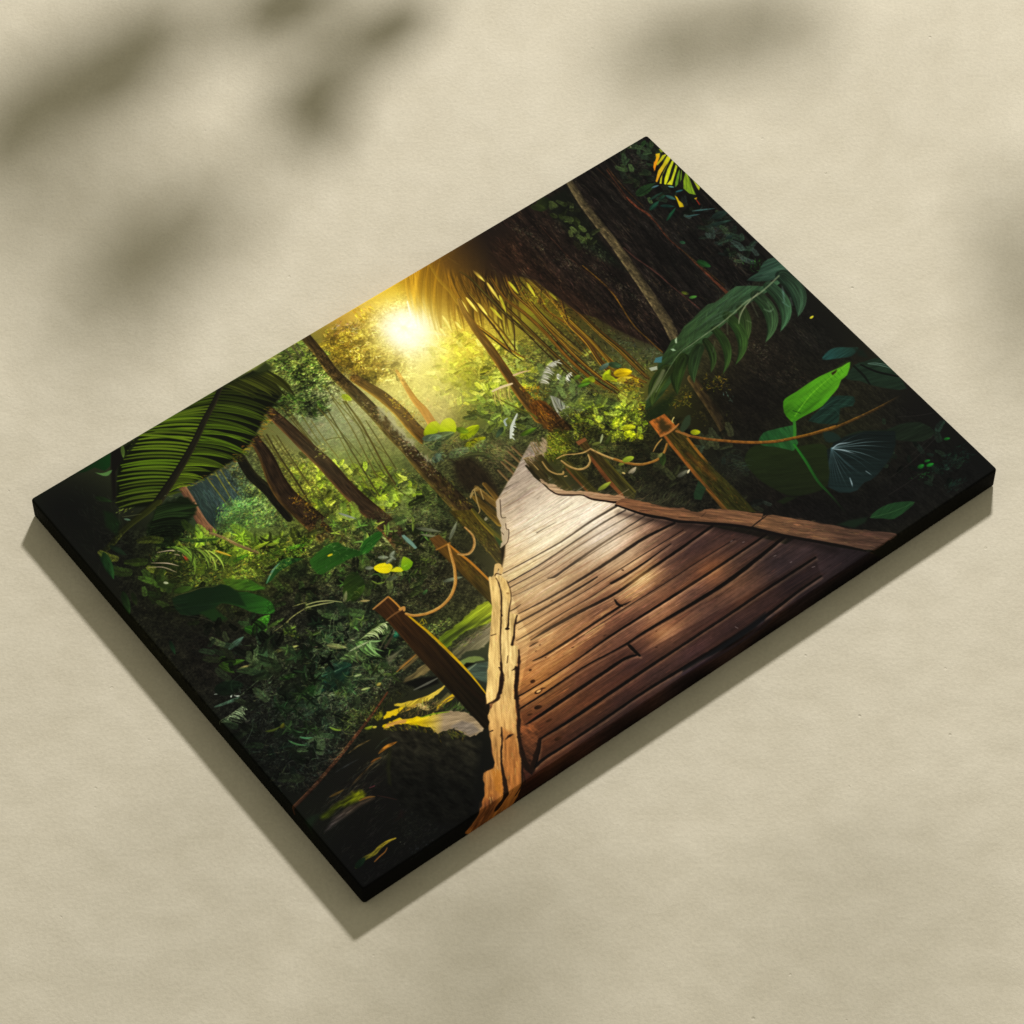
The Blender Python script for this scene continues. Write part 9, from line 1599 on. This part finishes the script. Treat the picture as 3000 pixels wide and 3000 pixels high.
# ------------------------------------------------------------------ materials
def plaster():
    m, nt, b = new_mat('cream_plaster')
    tc = node(nt, 'ShaderNodeTexCoord')
    L = nt.links.new
    big = node(nt, 'ShaderNodeTexNoise', Scale=3.2, Detail=4.0, Roughness=.55); L(tc.outputs['Object'], big.inputs['Vector'])
    mid = node(nt, 'ShaderNodeTexNoise', Scale=26.0, Detail=5.0, Roughness=.6); L(tc.outputs['Object'], mid.inputs['Vector'])
    fine = node(nt, 'ShaderNodeTexNoise', Scale=260.0, Detail=4.0, Roughness=.65); L(tc.outputs['Object'], fine.inputs['Vector'])
    # trowel drag: noise stretched across the surface
    mp = node(nt, 'ShaderNodeMapping'); mp.inputs['Scale'].default_value = (40, 70, 1); mp.inputs['Rotation'].default_value = (0, 0, .35)
    L(tc.outputs['Object'], mp.inputs['Vector'])
    drag = node(nt, 'ShaderNodeTexNoise', Scale=1.0, Detail=5.0, Roughness=.6); L(mp.outputs[0], drag.inputs['Vector'])
    # sand grain and small pits
    vor = node(nt, 'ShaderNodeTexVoronoi', Scale=38.0); L(tc.outputs['Object'], vor.inputs['Vector'])
    pit = node(nt, 'ShaderNodeMapRange'); pit.inputs[1].default_value = .03; pit.inputs[2].default_value = .075; L(vor.outputs['Distance'], pit.inputs[0])
    pmask = node(nt, 'ShaderNodeMapRange'); pmask.inputs[1].default_value = .56; pmask.inputs[2].default_value = .62; pmask.inputs[3].default_value = 1.0; pmask.inputs[4].default_value = 0.0
    L(mid.outputs[0], pmask.inputs[0])
    pm = node(nt, 'ShaderNodeMath', operation='MAXIMUM'); L(pit.outputs[0], pm.inputs[0]); L(pmask.outputs[0], pm.inputs[1])
    def mul(a, k):
        n = node(nt, 'ShaderNodeMath', operation='MULTIPLY'); L(a, n.inputs[0]); n.inputs[1].default_value = k; return n.outputs[0]
    def add(a, c):
        n = node(nt, 'ShaderNodeMath', operation='ADD'); L(a, n.inputs[0]); L(c, n.inputs[1]); return n.outputs[0]
    h = add(add(mul(fine.outputs[0], .00042), mul(drag.outputs[0], .00004)), add(mul(mid.outputs[0], .0005), mul(pm.outputs[0], .0006)))
    h = add(h, mul(big.outputs[0], .007))
    bump = node(nt, 'ShaderNodeBump'); bump.inputs['Strength'].default_value = 1.0; bump.inputs['Distance'].default_value = 1.0
    L(h, bump.inputs['Height']); L(bump.outputs[0], b.inputs['Normal'])
    cr = node(nt, 'ShaderNodeValToRGB')
    cr.color_ramp.elements[0].position = .3; cr.color_ramp.elements[0].color = (PL[0] * .91, PL[1] * .90, PL[2] * .87, 1)
    cr.color_ramp.elements[1].position = .7; cr.color_ramp.elements[1].color = (PL[0] * 1.05, PL[1] * 1.05, PL[2] * 1.05, 1)
    mixn = add(mul(big.outputs[0], .5), mul(mid.outputs[0], .5))
    L(mixn, cr.inputs[0])
    fm = node(nt, 'ShaderNodeMapRange'); fm.inputs[1].default_value = .3; fm.inputs[2].default_value = .7; fm.inputs[3].default_value = .93; fm.inputs[4].default_value = 1.05
    L(fine.outputs[0], fm.inputs[0])
    mx = node(nt, 'ShaderNodeMix', data_type='RGBA', blend_type='MULTIPLY'); mx.inputs[0].default_value = 1.0
    L(cr.outputs[0], mx.inputs[6]); L(fm.outputs[0], mx.inputs[7])
    L(mx.outputs[2], b.inputs['Base Color'])
    b.inputs['Roughness'].default_value = .9
    b.inputs['Specular IOR Level'].default_value = .15
    return m

def print_mat(img):
    m, nt, b = new_mat('printed_canvas')
    L = nt.links.new
    uv = node(nt, 'ShaderNodeTexCoord')
    ti = node(nt, 'ShaderNodeTexImage'); ti.image = img; ti.interpolation = 'Cubic'; ti.extension = 'EXTEND'
    L(uv.outputs['UV'], ti.inputs[0])
    # woven cloth: two crossed thread waves, broken by noise
    hs = []
    for ax in ('X', 'Y'):
        wv = node(nt, 'ShaderNodeTexWave', wave_type='BANDS', bands_direction=ax, wave_profile='SIN')
        wv.inputs['Scale'].default_value = 190.0; wv.inputs['Distortion'].default_value = 1.2; wv.inputs['Detail'].default_value = 1.0
        L(uv.outputs['Object'], wv.inputs['Vector']); hs.append(wv.outputs['Color'])
    sm = node(nt, 'ShaderNodeMath', operation='MULTIPLY'); L(hs[0], sm.inputs[0]); L(hs[1], sm.inputs[1])
    nz = node(nt, 'ShaderNodeTexNoise', Scale=420.0, Detail=2.0); L(uv.outputs['Object'], nz.inputs['Vector'])
    ad = node(nt, 'ShaderNodeMath', operation='ADD'); L(sm.outputs[0], ad.inputs[0]); L(nz.outputs[0], ad.inputs[1])
    bump = node(nt, 'ShaderNodeBump'); bump.inputs['Strength'].default_value = .35; bump.inputs['Distance'].default_value = .0004
    L(ad.outputs[0], bump.inputs['Height']); L(bump.outputs[0], b.inputs['Normal'])
    hsv = node(nt, 'ShaderNodeHueSaturation'); hsv.inputs['Value'].default_value = 1.0
    L(ti.outputs[0], hsv.inputs['Color']); L(hsv.outputs[0], b.inputs['Base Color'])
    b.inputs['Roughness'].default_value = .8
    b.inputs['Specular IOR Level'].default_value = .03
    return m

def plant_mat(name, c, rough=.5):
    m, nt, b = new_mat(name)
    tc = node(nt, 'ShaderNodeTexCoord')
    nz = node(nt, 'ShaderNodeTexNoise', Scale=30.0, Detail=3.0); nt.links.new(tc.outputs['Object'], nz.inputs['Vector'])
    cr = node(nt, 'ShaderNodeValToRGB')
    cr.color_ramp.elements[0].color = (*[x * .7 for x in c], 1); cr.color_ramp.elements[1].color = (*[x * 1.3 for x in c], 1)
    nt.links.new(nz.outputs[0], cr.inputs[0]); nt.links.new(cr.outputs[0], b.inputs['Base Color'])
    b.inputs['Roughness'].default_value = rough
    return m

# ------------------------------------------------------------------ the print on the plaster
PL = (.590, .538, .443)
art = run_art(ART, AW, AH)
img = bpy.data.images.new('jungle_walk', AW, AH, alpha=False, float_buffer=False)
px = np.ones((AH, AW, 4), np.float32); px[..., :3] = art[::-1]
img.pixels.foreach_set(px.ravel()); img.update(); img.pack()

N = 60; S0 = 3.2
gv = [(-S0 + 2 * S0 * i / N, -S0 + 2 * S0 * j / N + .6, 0) for j in range(N + 1) for i in range(N + 1)]
gf = [(j * (N + 1) + i, j * (N + 1) + i + 1, (j + 1) * (N + 1) + i + 1, (j + 1) * (N + 1) + i) for j in range(N) for i in range(N)]
ground = link('plaster_ground', gv, gf, plaster())
tag(ground, 'cream plaster surface with fine sandy grain under the canvas print', 'ground', kind='structure')

canvas = thing('canvas_print', (0, 0, 0), CAN_YAW)
tag(canvas, 'stretched canvas print of a wooden boardwalk winding through sunlit jungle', 'canvas print')
pm = print_mat(img)
W, H, T = CAN_W, CAN_H, CAN_T
R, Q = .0026, 5                       # edge radius, steps per quarter turn
def outline(ins, rad):
    """rounded rectangle, anticlockwise, with the outward direction at every vertex"""
    out = []
    for sx, sy, a0 in ((1, 1, 0), (-1, 1, 90), (-1, -1, 180), (1, -1, 270)):
        cx, cy = sx * (W / 2 - RC), sy * (H / 2 - RC)
        for k in range(Q + 1):
            a = math.radians(a0 + 90 * k / Q)
            d = (math.cos(a), math.sin(a))
            out.append((cx + (RC - ins) * d[0], cy + (RC - ins) * d[1], d))
    return out
RC = .0034
def uvat(x, y, d, s):
    # the print runs on over the edge: arc length s past the flat front
    X, Y = x + d[0] * s + W / 2, y + d[1] * s + H / 2
    return ((X * 1000 + MG) / (W * 1000 + 2 * MG), (Y * 1000 + MG) / (H * 1000 + 2 * MG))
rings, uvs = [], []
for k in range(Q + 1):
    a = math.pi / 2 * k / Q
    ins = R * (1 - math.sin(a)); z = T - R * (1 - math.cos(a))
    o = outline(ins, RC)
    base = outline(R, RC)
    rings.append([(x, y, z) for x, y, d in o]); uvs.append([uvat(bx, by, d, R * a) for (x, y, d), (bx, by, _) in zip(o, base)])
n = len(rings[0])
fv = [v for r in rings[:4] for v in r]; fu = [u for r in uvs[:4] for u in r]
ff = [tuple(range(n))] + [(k * n + i, (k + 1) * n + i, (k + 1) * n + (i + 1) % n, k * n + (i + 1) % n) for k in range(3) for i in range(n)]
face = link('printed_face', fv, ff, pm, canvas, True, fu)
face.data.polygons[0].use_smooth = False
zs = [R, .002, 0.0]
srings = rings[3:]; suv = uvs[3:]
for z in (T * .5, .0025, .0006):
    o = outline(0 if z > .001 else .0014, RC); base = outline(R, RC)
    srings.append([(x, y, z) for x, y, d in o]); suv.append([uvat(bx, by, d, R * math.pi / 2 + (T - R - z)) for (x, y, d), (bx, by, _) in zip(o, base)])
o = outline(.03, RC); o = [(x * .93, y * .9, d) for x, y, d in outline(.0014, RC)]
srings.append([(x, y, .0006) for x, y, d in o]); suv.append(suv[-1])
sv = [v for r in srings for v in r]; su = [u for r in suv for u in r]
sf = [(k * n + i, (k + 1) * n + i, (k + 1) * n + (i + 1) % n, k * n + (i + 1) % n) for k in range(len(srings) - 1) for i in range(n)]
side = link('wrapped_edge', sv, sf, pm, canvas, True, su)
side['label'] = 'dark folded side of the canvas where the print wraps round'

# ------------------------------------------------------------------ leafy branch outside the frame that dapples the plaster
leaf_m = plant_mat('leaf_green', (.05, .10, .03)); bark_m = plant_mat('branch_bark', (.09, .065, .04), .8)
def tube(pts, radii, k=7):
    v, f = [], []
    for i, p in enumerate(pts):
        p = Vector(p)
        d = (Vector(pts[min(i + 1, len(pts) - 1)]) - Vector(pts[max(i - 1, 0)])).normalized()
        a = d.orthogonal().normalized(); b = d.cross(a)
        for j in range(k):
            t = 2 * math.pi * j / k
            v.append(p + (a * math.cos(t) + b * math.sin(t)) * radii[i])
    for i in range(len(pts) - 1):
        for j in range(k):
            f.append((i * k + j, i * k + (j + 1) % k, (i + 1) * k + (j + 1) % k, (i + 1) * k + j))
    f.append(tuple(range(k))[::-1]); f.append(tuple((len(pts) - 1) * k + j for j in range(k)))
    return v, f
def leaf_blade(c, ax, nrm, ln, wd, curl):
    """a leaf with a keeled blade, drooping tip and its own thickness"""
    ax = ax.normalized(); nrm = (nrm - ax * nrm.dot(ax)).normalized(); sd = ax.cross(nrm)
    v, f = [], []
    M, K = 12, 6
    for side_ in (0, 1):
        for i in range(M + 1):
            t = i / M
            hw = wd / 2 * (max(t, .001) ** .6) * (1 - t) ** .75 * 2.0 + .0008
            for j in range(K + 1):
                q = j / K * 2 - 1
                z = -abs(q) * hw * .25 * -1 - curl * ln * (t - .4) ** 2 + (.0004 if side_ == 0 else -.0004) + .006 * math.sin(t * 9 + q * 2) * abs(q)
                v.append(c + ax * (ln * (t - .5)) + sd * (q * hw) + nrm * z)
    o = (M + 1) * (K + 1)
    for s_ in (0, 1):
        for i in range(M):
            for j in range(K):
                a = s_ * o + i * (K + 1) + j
                q = (a, a + 1, a + K + 2, a + K + 1)
                f.append(q if s_ == 0 else q[::-1])
    rim = [i * (K + 1) for i in range(M + 1)] + [M * (K + 1) + j for j in range(1, K + 1)] + [i * (K + 1) + K for i in range(M - 1, -1, -1)] + list(range(K - 1, 0, -1))
    for a, b in zip(rim, rim[1:] + rim[:1]):
        f.append((a, b, b + o, a + o))
    return v, f
LAMP = Vector(LAMP_POS)
for bi, (blabel, stem, radii, leaves) in enumerate(BRANCHES):
    base = Vector(stem[0])
    br = thing('leafy_branch', base)
    tag(br, blabel, 'branch', 'leafy branches shading the plaster')
    v, f = tube([Vector(p) - base for p in stem], radii)
    link('stem', v, f, bark_m, br, True)
    for c, a, ln, wd, twist in leaves:
        c = Vector(c); toL = (LAMP - c).normalized()
        nrm = (toL + Vector((.2 * math.sin(twist * 7), .2 * math.cos(twist * 5), 0))).normalized()
        v, f = leaf_blade(c - base, Vector(a), nrm, ln, wd, .25)
        lf = link('leaf', v, f, leaf_m, br, True)
        p0 = c - base - Vector(a).normalized() * ln * .5
        near = min((Vector(p) - base for p in stem), key=lambda p: (p - p0).length)
        mid_ = (p0 + near) / 2 + Vector((0, 0, .01))
        v, f = tube([near, mid_, p0], [.0022, .0018, .0014], 5)
        link('petiole', v, f, bark_m, br, True)

# ------------------------------------------------------------------ light, air, camera
lamp = bpy.data.lights.new('lamp', 'AREA'); lamp.shape = 'DISK'; lamp.size = LAMP_SIZE; lamp.energy = LAMP_W; lamp.color = (1.0, .985, .95)
lo = bpy.data.objects.new('lamp', lamp); C.objects.link(lo); lo.location = LAMP
lo.rotation_euler = (Vector(LAMP_AIM) - LAMP).to_track_quat('-Z', 'Y').to_euler()
w = bpy.data.worlds.new('World'); bpy.context.scene.world = w; w.use_nodes = True
bg = w.node_tree.nodes['Background']; bg.inputs['Color'].default_value = (*AMB, 1); bg.inputs['Strength'].default_value = AMB_S

cam = bpy.data.cameras.new('camera'); co = bpy.data.objects.new('camera', cam); C.objects.link(co)
cam.sensor_width = 36; cam.lens = CAM_F / 3000 * 36; cam.clip_start = .05; cam.clip_end = 60
co.location = CAM_POS; co.rotation_euler = (math.pi / 2 - CAM_TILT, 0, 0)
sc = bpy.context.scene
sc.camera = co
sc.render.resolution_x = sc.render.resolution_y = 1024
sc.view_settings.view_transform = 'Standard'; sc.view_settings.look = 'None'; sc.view_settings.exposure = 0; sc.view_settings.gamma = 1
sc.cycles.max_bounces = 6
